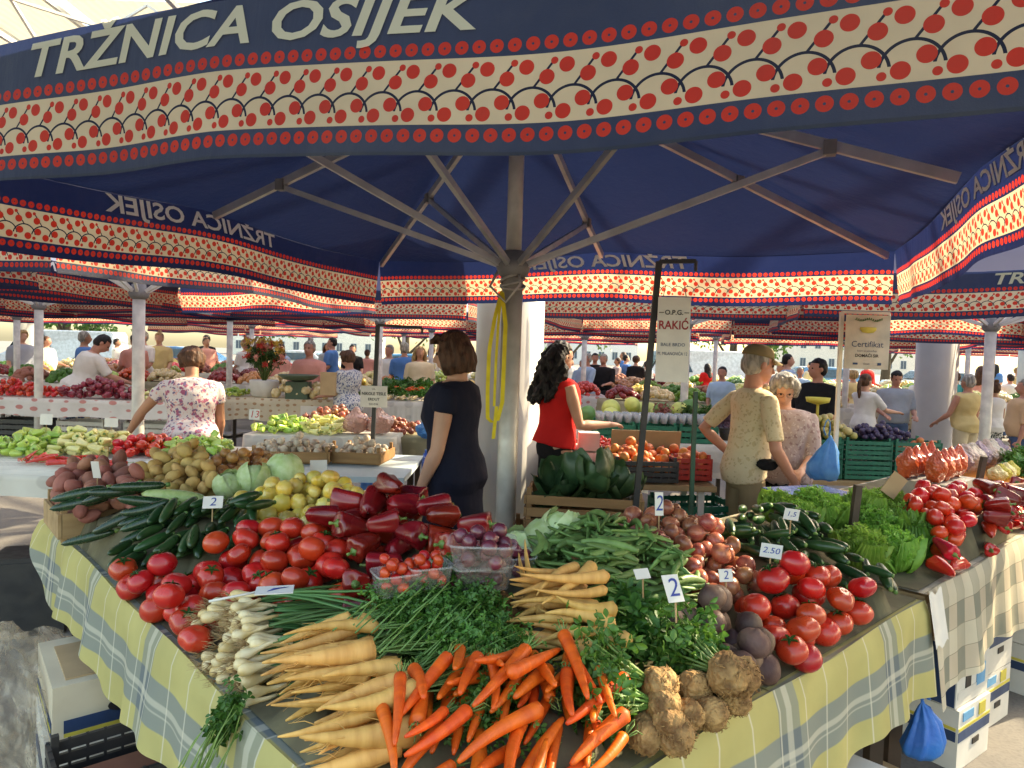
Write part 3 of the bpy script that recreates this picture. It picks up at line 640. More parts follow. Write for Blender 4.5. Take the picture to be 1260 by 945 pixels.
PR = dict(tomato=tomatoes(TOM, .041), tomb=tomatoes(TOMR, .034), ytom=[Proto('yellow_tomato', round_fruit(.033, .8, 9, .04, .13, k).mesh('yellow_tomato', YEL)) for k in range(4)]+potatoes(YEL, .026, 'yellow_tomato', (1.15, 1, .95))[:2],
    cuc=cucumbers(CUC, .135, .0185, 'cucumber', .004), zuc=cucumbers(ZUC, .19, .021, 'zucchini', .016), pzu=cucumbers(PZU, .24, .033, 'pale_courgette', .018),
    rpot=potatoes(RPO, .032, 'red_potato'), ypot=potatoes(YPO, .027, 'yellow_potato'), gon=onions(GON, .026, 'golden_onion'), ron=onions(RON, .030, 'brown_onion'),
    dpe=peppers(DPE, .13, .045, 'dark_red_pepper', .5), rpe=peppers(RPE, .13, .030, 'red_pepper', .3), gpe=peppers(GPE, .085, .028, 'green_pepper', .5), ype=peppers(YPE, .1, .028, 'pale_pepper', .45),
    chi=peppers(pm('chilli_skin', (.62, .035, .015), (.5, .02, .01), 9, .25, .5, .05, coat=.4), .17, .016, 'long_red_chilli', .1),
    beet=beets(), celr=celeriacs(False), cell=celeriacs(True), car=carrots(), par=parsley_roots(), bar=bare_roots(), spo=spring_onions(), bean=beans(), cab=cabbages(), let=lettuces(), kal=kohlrabis(),
    cher=[Proto('cherry_pepper', round_fruit(.014, .85, 5, .03, .1, 2, 2).mesh('cherry_pepper', TOM))], sron=[Proto('small_red_onion', round_fruit(.019, .9, 5, .02, -.2, 3, 3).mesh('small_red_onion', pm('purple_onion_skin', (.16, .03, .045), (.1, .015, .03), 12, .25, .5, .1, coat=.3, val=.2)))],
    gar=[Proto('garlic_bulb', round_fruit(.026, .85, 8, .07, -.35, k, 3).mesh('garlic_bulb', GAR)) for k in range(2)])
# ------------------------------------------------------------------ piling things up, each resting on those below
class World:
    def __init__(s): s.c = np.zeros((0, 3)); s.r = np.zeros(0)
    def add(s, cs, rs): s.c = np.vstack([s.c, cs]); s.r = np.append(s.r, rs)
    def rest(s, x, y, r, z0):
        if len(s.r):
            d2 = (s.c[:, 0]-x)**2+(s.c[:, 1]-y)**2; R_ = (s.r+r)*.91; k = d2 < R_*R_
            if k.any(): return max(z0, float((s.c[k, 2]+np.sqrt(R_[k]**2-d2[k])).max()))
        return z0
WD = World(); HEAPS = []
def on_table(x, y, tz, r):
    d = V3(x, y, 0)-V3(-.0906, .948, 0); s_ = (d[0]*.7245+d[1]*.6893)/(.7473*.7245+.6645*.6893); t_ = (d[1]*.7473-d[0]*.6645)/(.7473*.7245+.6645*.6893)
    if abs(tz-.825) < .004: return s_ > -.004 and t_ > -.004 and (s_ < .95 or t_ < .92) and s_ < 1.99 and t_ < 2.72
    if abs(tz-.85) < .004 and x < 4.2 and y < 4.6: return t_ > -.004 or s_ < 1.2
    return True
def inside(x, y, P):
    c = False; j = len(P)-1
    for i in range(len(P)):
        if (P[i][1] > y) != (P[j][1] > y) and x < (P[j][0]-P[i][0])*(y-P[i][1])/(P[j][1]-P[i][1])+P[i][0]: c = not c
        j = i
    return c
def heap(kind, pts, r, label, cat, group, extra=(), thick=None, L=0., ang=None, jit=.3, sc=(.9, 1.1), maxn=120, K=18, tz=.825, up=False, world=None, tol=.02, roll=3.14):
    W = world or WD; P = [at(*p) for p in pts]; C = np.array(P+[at(*p) for p in extra]); thick = thick or 3.1*r
    poly = [(p[0], p[1]) for p in P]; lo = np.min(poly, 0); hi = np.max(poly, 0)
    def h(x, y):
        w_ = 1/((C[:, 0]-x)**2+(C[:, 1]-y)**2+1e-4)**1.9; return max(tz+2.1*r*sc[1]+.008, float((w_*C[:, 2]).sum()/w_.sum()))
    floor = lambda x, y: max(tz, h(x, y)-thick)
    HEAPS.append((poly, h, thick, tz, C)); n = fails = 0; out = []
    gaps = 0
    while n < maxn*1.5 and gaps < 900:
        best = None; fill = n >= maxn or fails >= 70
        if fill: gaps += 1
        for _ in range(8 if fill and L else 1 if fill else K):
            if not (fill and best): x = random.uniform(lo[0], hi[0]); y = random.uniform(lo[1], hi[1])
            if fill and best is None:
                if not inside(x, y, poly) or not on_table(x, y, tz, r): break
                if len(W.r) and (((W.c[:, 0]-x)**2+(W.c[:, 1]-y)**2) < (W.r*1.02+.1*r)**2).any(): break
            if not inside(x, y, poly) or not on_table(x, y, tz, r): continue
            s_ = random.uniform(*sc); rr = r*s_
            if L:
                a = (ang(x, y) if callable(ang) else ang)+random.gauss(0, jit); d = V3(math.cos(a), math.sin(a), 0); half = L*s_/2-rr
                q = [-1, -.4, .4, 1]; X = [(x+d[0]*half*k, y+d[1]*half*k) for k in q]; Z = [W.rest(a_, b_, rr, floor(a_, b_)+rr) for a_, b_ in X]
                z0, z1 = Z[0], Z[3]; lift = max(0, Z[1]-(z0*.7+z1*.3), Z[2]-(z0*.3+z1*.7))*.6; z0 += lift; z1 += lift; zm = (z0+z1)/2
                if abs(z1-z0) > half*(.9 if fill else .62): continue
                sc_ = zm+rr-h(x, y)
                if best is None or sc_ < best[0]: best = (sc_, x, y, zm, a, math.atan2(z1-z0, 2*half), s_, rr, half, z0, z1)
            else:
                z = W.rest(x, y, rr, floor(x, y)+rr); sc_ = z+rr-h(x, y)
                if best is None or sc_ < best[0]: best = (sc_, x, y, z, 0, 0, s_, rr)
        if best is None or best[0] > (max(.045, 1.4*r) if fill else tol): fails += 1; continue
        _, x, y, z, a, el, s_, rr = best[:8]; fails = fails if fill else 0
        p = random.choice(PR[kind])
        if L:
            half, z0, z1 = best[8:]; q = np.linspace(-1, 1, 5); d = V3(math.cos(a), math.sin(a), 0)
            W.add(np.array([(x+d[0]*half*k, y+d[1]*half*k, z0+(z1-z0)*(k+1)/2) for k in q]), [rr]*5)
            M = euler(rq()*roll, 0, 0); M = np.array(Matrix.Rotation(a, 3, 'Z') @ Matrix.Rotation(-el, 3, 'Y'))@M
            if kind in ('dpe', 'rpe', 'gpe', 'ype', 'chi'): M = M@euler(0, PI/2*random.choice((1, -1)), 0)
        else:
            W.add(np.array([[x, y, z]]), [rr]); M = euler(rq()*.5, rq()*.5, rq()*3.1) if up else euler(rq()*3.1, rq()*1.4, rq()*3.1)
        o = inst(p, M, (x, y, z), s_, label, cat, group); out.append(o); n += 1
    return out
# ------------------------------------------------------------------ the front stall: an L of trestle tables
K0 = V3(-.0906, .948, 0); VR = V3(.7473, .6645, 0); VL = V3(-.6893, .7245, 0); AR = math.atan2(VR[1], VR[0])
def TB(s, t, z=0.): return K0+VR*s+VL*t+V3(0, 0, z)
def wang(px, py, qx, qy, z=.95): a = at(px, py, z); b = at(qx, qy, z); return math.atan2(b[1]-a[1], b[0]-a[0])
MSTAND = V3(0, 0, 0)
def plaid(name, base, band, light, vb, per, wide, lw=.005):
    """woven check: UV in metres, v runs down from the table edge"""
    t = NT(name); uv = t.n('ShaderNodeUVMap').outputs[0]; sp = t.n('ShaderNodeSeparateXYZ'); t.l(uv, sp.inputs[0]); U, W = sp.outputs[0], sp.outputs[1]; M = t.M
    def bandm(x, a, b, s=.002): return M('MULTIPLY', t.ramp(x, a-s, a+s), t.ramp(x, b-s, b+s, 1, 0))
    c = t.mix(t.ramp(t.noise(t.coord(), 5, 4), .3, .7), base, tuple(x*.82 for x in base))
    fu = M('MULTIPLY', M('FRACT', M('DIVIDE', U, per)), per); fw = M('MULTIPLY', M('FRACT', M('DIVIDE', M('ADD', U, .11), wide)), wide)
    wm = M('MULTIPLY', bandm(fw, .02, .115), .62); hm = M('MULTIPLY', bandm(W, vb[0], vb[1]), .78)
    c = t.mix(wm, c, band); c = t.mix(hm, c, band); c = t.mix(M('MULTIPLY', M('MULTIPLY', wm, hm), 1.1), c, tuple(x*.6 for x in band))
    for a, b in ((.055, .08),): c = t.mix(M('MULTIPLY', bandm(fw, a, b), .5), c, light)
    m_ = (vb[0]+vb[1])/2; c = t.mix(M('MULTIPLY', bandm(W, m_-.012, m_+.004), .5), c, light); c = t.mix(M('MULTIPLY', bandm(W, m_+.015, m_+.019), .5), c, light)
    c = t.mix(M('MULTIPLY', bandm(fu, .03, .03+lw), .75), c, light)
    wv = M('MULTIPLY', M('SINE', M('MULTIPLY', U, 2600.)), M('SINE', M('MULTIPLY', W, 2600.)))
    h = M('ADD', t.noise(t.coord(), 6, 4), M('MULTIPLY', wv, .02))
    return t.done(t.translucent(t.bsdf(c, .82, .15, h, .4, .01), c, .25))
CLOTH = plaid('yellow_check_cloth', (.60, .53, .21), (.21, .25, .27), (.74, .69, .54), (.10, .215), .125, .62)
wood = pm('pale_wood', (.42, .28, .14), (.3, .19, .09), 5, .7, .3, .4, 30, .003, stretch=(.3, 4, 4), detail=6)
wood2 = pm('crate_wood', (.34, .19, .08), (.22, .115, .045), 6, .7, .3, .5, 40, .003, stretch=(.4, 3, 3), detail=6, val=.15)
dkwood = pm('dark_wood', (.07, .045, .03), (.04, .028, .02), 9, .6, .4, .3)
darkcl = pm("dark_cloth", (.17, .15, .085), (.11, .095, .06), 10, .85, .15, .4)
st = thing('market_stall', 'corner stall of trestle tables under a yellow and blue-grey checked cloth', 'stall', (0, 0, 0))
m = MB(); Mx = np.column_stack([VR, VL, V3(0, 0, 1)])
m.box(TB(.475, 1.325, .80), (.95, 2.65, .03), M=Mx); ob('left_tabletop', m.mesh('tabletop', wood, False), st).name = 'tabletop'
m = MB(); m.box(TB(1.465, .45, .80), (1.02, .90, .03), M=Mx); ob('tabletop', m.mesh('tabletop', wood, False), st)
for s_, t_ in ((.08, .1), (.85, 1.2), (.08, 1.3), (.08, 2.5), (.85, 2.5), (1.1, .1), (1.9, .1), (1.9, .8), (1.1, .82)):
    m = MB(); m.bar(TB(s_, t_, 0), TB(s_, t_, .785), .045, .045); ob('leg', m.mesh('leg', dkwood, False), st)
def drop(fa, L, ln, seed, name, parent, mat, flare=.03, wamp=.014, top=.835, nu=160, nv=14, out=None, uoff=0., taper=0.):
    m = MB(); uv = []
    for j in range(nv+1):
        for i in range(nu+1):
            u = L*i/nu; v = j/nv; d = ln*(1-.8*min(1, max(0, (u-L+taper)/max(taper, .01))))+.022*math.sin(u*5.3+seed)+.012*math.sin(u*13+seed*2)
            o = out; p = fa(u); off = (flare*v+wamp*v*(math.sin(u*12+seed+1.2*math.sin(u*3))+.6*math.sin(u*29+seed)))+.012*min(1, v*8)
            sag = .006*math.sin(u*7+seed)
            m.v.append((p+o*off+V3(0, 0, top-(p[2] if len(p) > 2 else 0)-d*v+sag)).reshape(1, 3)); uv.append((u+uoff, v*d))
    m.n = (nu+1)*(nv+1); m.f = [(j*(nu+1)+i, j*(nu+1)+i+1, (j+1)*(nu+1)+i+1, (j+1)*(nu+1)+i) for j in range(nv) for i in range(nu)]; m.m = [0]*len(m.f)
    return ob(name, m.mesh(name, mat, uv=uv), parent)
cl = thing('tablecloth', 'yellow cloth with blue-grey checks hanging down both sides of the corner stall', 'tablecloth', (0, 0, 0))
drop(lambda u: TB(-.01, u), 2.72, .275, .4, 'side_drop', cl, CLOTH, out=-VR, taper=.35)
drop(lambda u: TB(u, -.01), 1.965, .31, 2.4, 'front_drop', cl, CLOTH, out=-VL, uoff=.2)
drop(lambda u: TB(-.01+u, 2.67), .9, .08, 1.4, 'end_drop', cl, CLOTH, out=VL, nu=40)
m = MB(); uv = []
for (s0, s1, t0, t1) in ((-.012, .96, -.012, 2.67), (.963, 1.965, -.012, .91)):
    k = MB(); k.grid(lambda a, b: TB(s0+(s1-s0)*a, t0+(t1-t0)*b, .828+.002*math.sin(a*9+b*20)), 20, 40); m.add(k.verts(), k.f); uv += [(t0+(t1-t0)*j/40, s0+(s1-s0)*i/20+.1) for j in range(41) for i in range(21)]
ob('cloth_top', m.mesh('cloth_top', CLOTH, uv=uv), cl)

L0 = 'on the corner stall'
# --- produce, from the far end of the left arm towards the corner and along the right arm
heap('rpot', [(33, 618, .99), (40, 592, 1.05), (82, 566, 1.08), (150, 560, 1.10), (172, 585, 1.09), (165, 606, 1.05), (118, 606, 1.03), (88, 650, .95), (50, 636, .95)], .034, 'red-skinned potato in the cardboard tray at the far end of the stall', 'potato', 'red potatoes in the tray', maxn=81)
heap('ypot', [(160, 588, 1.06), (168, 566, 1.1), (205, 550, 1.14), (242, 541, 1.16), (262, 566, 1.12), (268, 592, 1.06), (240, 600, 1.04), (190, 602, 1.04)], .030, 'yellow potato heaped between the red potatoes and golden onions', 'potato', 'yellow potatoes', maxn=101)
heap('gon', [(268, 588, 1.06), (262, 562, 1.1), (300, 556, 1.1), (345, 558, 1.08), (350, 578, 1.05), (300, 590, 1.04)], .027, 'golden onion behind the pale round cabbages', 'onion', 'golden onions', maxn=60)
heap('pzu', [(190, 622, 1.03), (190, 600, 1.06), (270, 604, 1.06), (285, 616, 1.04), (240, 622, 1.03)], .030, 'thick pale green courgette lying behind the cucumbers', 'courgette', 'pale courgettes', L=.24, ang=wang(190, 612, 285, 612, 1.05), jit=.12, maxn=4, sc=(.85, 1))
heap('zuc', [(80, 646, .95), (76, 615, 1.02), (92, 598, 1.07), (170, 600, 1.07), (188, 616, 1.05), (182, 640, 1.0), (120, 672, .92), (100, 672, .9)], .021, 'dark glossy zucchini stacked in parallel at the end of the stall', 'zucchini', 'dark zucchini', L=.19, ang=wang(90, 620, 185, 613, 1.02), jit=.1, maxn=81, tol=.02)
heap('cuc', [(100, 676, .91), (130, 655, .98), (190, 625, 1.04), (265, 612, 1.06), (318, 620, 1.06), (325, 640, 1.02), (290, 655, 1.0), (215, 668, .97), (170, 695, .90), (130, 697, .87)], .0185, 'short dark cucumber in the heap beside the dark zucchini', 'cucumber', 'cucumbers near the zucchini', L=.135, ang=wang(150, 680, 240, 640, 1.0), jit=.28, maxn=202, tol=.02)
for i, (x, y, z, s_, lb) in enumerate(((282, 597, 1.05, .78, 'pale green cabbage lowest, in front of the golden onions'), (312, 590, 1.07, .88, 'pale round cabbage in the middle of three beside yellow tomatoes'), (351, 583, 1.08, 1.0, 'largest pale cabbage, against the yellow tomatoes'))):
    p = at(x, y, z); inst(PR['cab'][i], euler(.3*rq(), .3*rq(), i), p, s_*.66, lb, 'cabbage', 'pale cabbages by the onions'); WD.add([p], [.085*s_])
    HEAPS.append(([(p[0]+.09*math.cos(a), p[1]+.09*math.sin(a)) for a in (0, 1, 2, 3, 4, 5)], (lambda x, y, z=z: z), .1, .825, None))
heap('ytom', [(290, 622, 1.02), (298, 600, 1.07), (340, 590, 1.1), (385, 580, 1.12), (432, 586, 1.12), (445, 606, 1.1), (430, 622, 1.06), (385, 640, 1.03), (335, 642, 1.0)], .031, 'ripe yellow tomato between the cucumbers and dark red peppers', 'tomato', 'yellow tomatoes', maxn=108, K=22)
heap('tomato', [(140, 706, .905), (150, 690, .93), (195, 662, .97), (250, 642, 1.01), (320, 634, 1.04), (385, 640, 1.06), (430, 668, 1.05), (428, 694, 1.02), (380, 705, 1.0), (325, 712, .97), (280, 728, .95), (240, 785, .90), (205, 790, .88), (150, 730, .88)], .0415, 'big round red tomato in front of the cucumbers', 'tomato', 'tomatoes beside the spring onions', maxn=202, up=True, K=24)
heap('dpe', [(385, 668, 1.05), (400, 625, 1.1), (455, 595, 1.16), (510, 590, 1.18), (545, 622, 1.15), (592, 640, 1.11), (575, 672, 1.07), (520, 690, 1.04), (440, 700, 1.03)], .045, 'shiny dark red pepper in the tall heap by the pole', 'pepper', 'dark red peppers', L=.13, ang=lambda x, y: random.random()*6.28, jit=1, maxn=114, tol=.04, K=24, sc=(.8, 1.05))
heap('spo', [(222, 790, .90), (225, 765, .93), (250, 742, .95), (290, 735, .97), (310, 760, .96), (312, 800, .93), (290, 838, .90), (262, 835, .87), (238, 812, .87)], .0115, 'white-bulbed spring onion bundled beside the big tomatoes', 'spring onion', 'spring onions', L=.06, ang=wang(255, 780, 450, 757, .97), jit=.2, maxn=202, thick=.09, roll=.35, tol=.02, K=14, sc=(.85, 1.2))
heap('par', [(290, 905, .90), (302, 845, .94), (345, 800, .97), (400, 775, 1.0), (440, 815, 1.0), (468, 850, .99), (450, 900, .96), (400, 945, .93), (330, 945, .88)], .0175, 'cream parsley root with long green tops, between spring onions and carrots', 'parsley root', 'parsley roots with leaves', L=.19, ang=wang(300, 890, 480, 842, .96), jit=.13, maxn=54, thick=.11, roll=.5, tol=.02, K=16)
heap('car', [(385, 948, .93), (410, 925, .94), (480, 880, .97), (530, 838, .99), (575, 820, 1.0), (640, 815, 1.01), (700, 815, 1.0), (735, 850, .97), (770, 905, .93), (803, 945, .90), (730, 985, .89), (560, 1010, .89), (425, 985, .90)], .0155, 'bright orange carrot at the front corner of the stall', 'carrot', 'carrots', L=.165, ang=lambda x, y: wang(560, 930, 610, 830)+random.gauss(0, .32)+(PI if random.random() < .12 else 0), jit=.15, maxn=230, thick=.07, tol=.035, K=30, sc=(.78, 1.08))
heap('bar', [(645, 780, .99), (645, 735, 1.04), (662, 700, 1.08), (700, 712, 1.07), (722, 745, 1.04), (715, 790, .99), (680, 800, .97)], .015, 'thin cream parsley root lying before the green beans', 'parsley root', 'bare parsley roots', L=.18, ang=wang(640, 765, 725, 755, .98), jit=.35, maxn=29, thick=.09, tol=.02)
for px, py, qx, qy, z0, z1 in ((634, 678, 668, 760, 1.09, .99), (648, 684, 664, 745, 1.1, 1.0), (640, 706, 728, 742, 1.07, 1.0)):
    a = at(px, py, z0); b = at(qx, qy, z1); d = b-a; Ln = np.linalg.norm(d); d /= Ln; y_ = np.cross(V3(0, 0, 1), d); y_ /= np.linalg.norm(y_)
    inst(PR['bar'][0], np.column_stack([d, y_, np.cross(d, y_)]), (a+b)/2, 1.05, 'long thin parsley root poking up before the green beans', 'parsley root', 'upright parsley roots')
heap('celr', [(588, 760, .95), (590, 718, 1.02), (612, 708, 1.03), (655, 715, 1.02), (660, 755, .97), (640, 775, .93)], .048, 'brown trimmed celeriac bulb behind the parsley greens', 'celeriac', 'trimmed celeriac bulbs', maxn=10, sc=(.7, .9), thick=.11)
heap('bean', [(655, 700, 1.02), (662, 672, 1.06), (700, 650, 1.09), (740, 640, 1.11), (790, 655, 1.1), (835, 682, 1.06), (862, 712, 1.02), (830, 735, .98), (760, 738, .98), (700, 730, .99)], .0085, 'flat green bean pod in the heap beside the celery leaves', 'green bean', 'green beans', extra=((750, 680, 1.08),), L=.125, ang=lambda x, y: wang(700, 720, 800, 670)+random.gauss(0, .8), jit=.3, maxn=280, thick=.07, tol=.03, K=8)
for i, (x, y, z, s_, lb) in enumerate(((690, 655, 1.07, .88, 'pale cabbage standing highest behind the green beans'), (668, 668, 1.04, .8, 'pale cabbage half hidden behind the green beans'), (640, 672, 1.03, .72, 'small pale cabbage touching the pole foot'))):
    p = at(x, y, z); inst(PR['cab'][(i+1) % 3], euler(.3*rq(), .3*rq(), i*2), p, s_*.68, lb, 'cabbage', 'cabbages behind the beans'); HEAPS.append(([(p[0]+.09*math.cos(a), p[1]+.09*math.sin(a)) for a in (0, 1, 2, 3, 4, 5)], (lambda x, y, z=z: z), .09, .825, None))
heap('ron', [(765, 640, 1.07), (780, 622, 1.09), (830, 622, 1.1), (880, 640, 1.08), (905, 668, 1.04), (938, 690, 1.02), (920, 705, .99), (885, 715, .99), (862, 722, 1.0), (835, 690, 1.05), (800, 660, 1.09)], .030, 'brown-skinned onion between the green beans and tomatoes', 'onion', 'brown onions', maxn=114, K=22, up=False)
heap('beet', [(808, 770, .95), (812, 742, .99), (850, 728, 1.02), (890, 722, 1.02), (925, 745, .99), (965, 785, .95), (985, 800, .92), (1000, 845, .88), (940, 868, .87), (890, 840, .88), (840, 810, .90)], .044, 'dusty dark beetroot between the celeriac and the tomatoes', 'beetroot', 'beetroots', maxn=74, K=22, sc=(.72, 1.2))
heap('tomato', [(905, 712, 1.01), (925, 692, 1.04), (965, 690, 1.03), (1010, 690, 1.01), (1060, 712, .98), (1090, 738, .95), (1100, 765, .90), (1055, 795, .89), (1010, 820, .88), (975, 800, .90), (955, 770, .93), (918, 735, .97)], .0415, 'big red tomato between the beetroots and the cucumber heap', 'tomato', 'tomatoes beside the beetroots', maxn=148, K=24, up=True)
heap('cuc', [(890, 648, 1.04), (905, 632, 1.06), (960, 634, 1.05), (1000, 640, 1.04), (1050, 672, 1.0), (1092, 698, .97), (1135, 722, .93), (1135, 745, .89), (1095, 745, .90), (1040, 700, .95), (975, 682, 1.0), (930, 668, 1.02)], .0195, 'dark cucumber in the heap before the frilly lettuce', 'cucumber', 'cucumbers near the lettuce', L=.14, ang=wang(1000, 670, 1100, 720), jit=.35, maxn=135, tol=.02, sc=(.85, 1.15))
heap('cell', [(792, 905, .90), (800, 850, .95), (840, 832, .97), (880, 820, .97), (925, 822, .95), (930, 850, .92), (890, 880, .89), (840, 912, .88)], .046, 'x', 'celeriac', 'celeriac heads with leaves', maxn=0)
# celeriac bulbs: leafy ones lie with their tops towards the carrots, trimmed ones fill the gaps
for i, (x, y, z, tx, ty, s_, leafy) in enumerate(((895, 830, .955, 760, 745, 1.0, 1), (812, 846, .95, 735, 815, .92, 1), (815, 868, .93, 720, 850, .85, 1), (913, 833, .94, 780, 760, .9, 1), (832, 905, .89, 800, 880, .85, 0), (855, 845, .92, 850, 800, .78, 0), (876, 878, .89, 870, 850, .78, 0), (846, 880, .90, 850, 840, .75, 0), (905, 862, .885, 890, 820, .72, 0), (795, 903, .885, 780, 880, .85, 0), (822, 890, .91, 800, 860, .75, 0))):
    a = at(x, y, z); b = at(tx, ty, z+.03); d = b-a; d /= np.linalg.norm(d); x_ = np.cross(V3(0, 0, 1.), d); x_ /= np.linalg.norm(x_)
    M = np.column_stack([x_, np.cross(d, x_), d]); s_ *= .88; WD.add([a], [.046*s_])
    inst(PR['cell' if leafy else 'celr'][i % 4], M, a, s_, ('leafy celeriac head with green stalks lying beside the carrots' if leafy else 'rough tan celeriac bulb at the cloth edge below the beetroots'), 'celeriac', 'leafy celeriac heads' if leafy else 'celeriac bulbs at the cloth edge')
HEAPS.append(([tuple(at(*p)[:2]) for p in ((700, 850, .9), (720, 750, .95), (790, 745, .95), (920, 820, .93), (800, 900, .9))], (lambda x, y: .93), .09, .825, None))
HEAPS.append(([tuple(at(*p)[:2]) for p in ((400, 800, .97), (330, 720, .98), (480, 700, 1.03), (640, 700, 1.05), (660, 790, .98), (560, 830, .98))], (lambda x, y: 1.0), .1, .825, None))
# loose greens: parsley tops and celery leaves heaped in the middle
def greens(name, pts, n, size, spread, mat, label, cat, stemd=None, lobes=3, ang=.9):
    C = [at(*p) for p in pts]; o0 = np.mean(C, 0); t_ = thing(name, label, cat, tuple(o0))
    g = MB(); leaf_cloud(g, [c-o0 for c in C], n, size, spread, lobes, ang=ang); ob('foliage', g.mesh('foliage', mat), t_)
    if stemd is not None:
        h = MB()
        for c in C:
            for _ in range(5): e = c-o0+V3(.03*rq(), .03*rq(), .015*rq()); b = e-stemd*random.uniform(.10, .2)+V3(.02*rq(), .02*rq(), -.02*random.random()); h.tube([b, (b+e)/2+V3(0, 0, .012), e], [.0018, .0015, .0008], 5)
        ob('stems', h.mesh('stems', G_STEM), t_)
    return t_
a_ = wang(430, 800, 560, 720); sdv = V3(math.cos(a_), math.sin(a_), 0)
P1 = [(500, 745, 1.03), (530, 725, 1.05), (560, 712, 1.06), (545, 700, 1.07), (590, 735, 1.04), (600, 752, 1.0), (570, 745, 1.03), (600, 770, 1.0), (540, 760, 1.02), (515, 770, 1.0), (580, 790, .98), (480, 735, 1.04), (560, 775, 1.0), (610, 790, .97)]
greens('parsley_bunch', P1[:8], 2300, .013, (.038, .038, .022), G_DARK, 'heaped curly parsley tops over the parsley roots, upper sprigs', 'parsley', sdv)
greens('parsley_bunch', P1[8:], 2300, .013, (.04, .038, .022), G_DARK, 'dark parsley tops just above the orange carrots', 'parsley', sdv)
P2 = [(760, 742, 1.0), (750, 755, .99), (770, 765, .98), (745, 775, .97), (740, 772, .97), (785, 780, .96), (790, 755, .98), (730, 792, .94), (740, 800, .93), (765, 745, 1.0)]
greens('celery_bunch', P2, 900, .034, (.04, .04, .024), G_DARK, 'dark green celery leaves between the beans and the carrots', 'celery', None)
greens('celery_bunch', [(700, 800, .93), (720, 815, .92), (750, 830, .91), (760, 860, .89), (740, 880, .88)], 420, .03, (.035, .035, .02), G_DARK, 'celery leaves tucked low beside the carrot heap', 'celery', None)
greens('parsley_sprig', [(277, 880, .84), (270, 895, .80), (283, 893, .81), (290, 860, .87)], 200, .018, (.02, .02, .022), G_DARK, 'single parsley sprig hanging over the yellow cloth edge', 'parsley', V3(.3, .3, .6))

# --- supports under the heaps
def riser(name, area, tz, parent, mat, z0=None):
    s0, s1, t0, t1 = area; ns, nt = int((s1-s0)/.035), int((t1-t0)/.035); V = []
    for j in range(nt+1):
        for i in range(ns+1):
            p = TB(s0+(s1-s0)*i/ns, t0+(t1-t0)*j/nt); z = tz
            for poly, h, th, tz_, C in HEAPS:
                if abs(tz_-tz) < .03 and inside(p[0], p[1], poly): z = max(z, h(p[0], p[1])-th-.006)
            if i in (0, ns) or j in (0, nt): z = tz
            V.append((p[0], p[1], z))
    V = np.array(V); Z = V[:, 2].reshape(nt+1, ns+1); V[:, 2] = Z.ravel()
    m = MB(); m.add(V, [(j*(ns+1)+i, j*(ns+1)+i+1, (j+1)*(ns+1)+i+1, (j+1)*(ns+1)+i) for j in range(nt) for i in range(ns)])
    ob(name, m.mesh(name, mat), parent)
riser('display_cover', (.012, .95, .012, 2.64), .832, st, darkcl); riser('display_cover', (.964, 1.96, .012, .89), .832, st, darkcl)

# --- second stall to the right: lettuce, tomatoes, red peppers on a beige checked cloth
def squares(name, per):
    t = NT(name); uv = t.n('ShaderNodeUVMap').outputs[0]; sp = t.n('ShaderNodeSeparateXYZ'); t.l(uv, sp.inputs[0]); M = t.M
    a, b = M('DIVIDE', sp.outputs[0], per), M('DIVIDE', sp.outputs[1], per); ia, ib = M('FLOOR', a), M('FLOOR', b)
    pa, pb = M('MODULO', M('ADD', ia, 40), 2), M('MODULO', M('ADD', ib, 40), 2); c = t.mix(pa, (.62, .52, .38), (.52, .47, .35)); c = t.mix(M('MULTIPLY', pa, pb), c, (.27, .27, .21)); c = t.mix(M('MULTIPLY', M('SUBTRACT', 1, pa), M('SUBTRACT', 1, pb)), c, (.70, .62, .46))
    ln = M('MAXIMUM', M('LESS_THAN', M('FRACT', a), .03), M('LESS_THAN', M('FRACT', b), .03)); c = t.mix(M('MULTIPLY', ln, .7), c, (.22, .19, .14)); c = t.mix(t.ramp(t.noise(t.coord(), 5, 5), .3, .7, 0, .3), c, (.35, .30, .22))
    return t.done(t.translucent(t.bsdf(c, .85, .15, t.noise(t.coord(), 6, 4), .4, .01), c, .2))
CL2 = squares('beige_check_cloth', .085)
s2 = thing('market_stall', 'stall with lettuce and red peppers under a beige checked cloth', 'stall', (0, 0, 0))
m = MB(); m.box(TB(3.72, .5, .82), (3.46, 1.0, .03), M=Mx); ob('tabletop', m.mesh('tabletop', wood, False), s2)
for s_, t_ in ((2.07, .1), (5.4, .1), (5.4, .9), (2.07, .9)): m = MB(); m.bar(TB(s_, t_, 0), TB(s_, t_, .805), .045, .045); ob('leg', m.mesh('leg', dkwood, False), s2)
c2 = thing('tablecloth', 'beige and grey checked cloth hanging from the lettuce and pepper stall', 'tablecloth', (0, 0, 0))
drop(lambda u: TB(1.985+u, -.01), 3.5, .36, 1.2, 'front_drop', c2, CL2, out=-VL, top=.853)
m = MB(); k = MB(); k.grid(lambda a, b: TB(1.985+3.5*a, -.012+1.02*b, .845), 30, 12); m.add(k.verts(), k.f); ob('cloth_top', m.mesh('cloth_top', CL2, uv=[(3.5*i/30, -.012+1.02*j/12) for j in range(13) for i in range(31)]), c2)
m = MB(); wm_ = pm('white_paper', (.72, .68, .60), (.62, .59, .54), 9, .7, .3, .3)
k = MB(); k.grid(lambda a, b: (lambda q: q+(-VL)*(.018+.03*b))(TB(1.93+.12*a, -.012, .86-.17*b+.01*math.sin(9*a))), 8, 8); tag(ob('paper_sheet', k.mesh('paper_sheet', wm_)), 'white paper hanging where the yellow and beige cloths meet', 'paper')
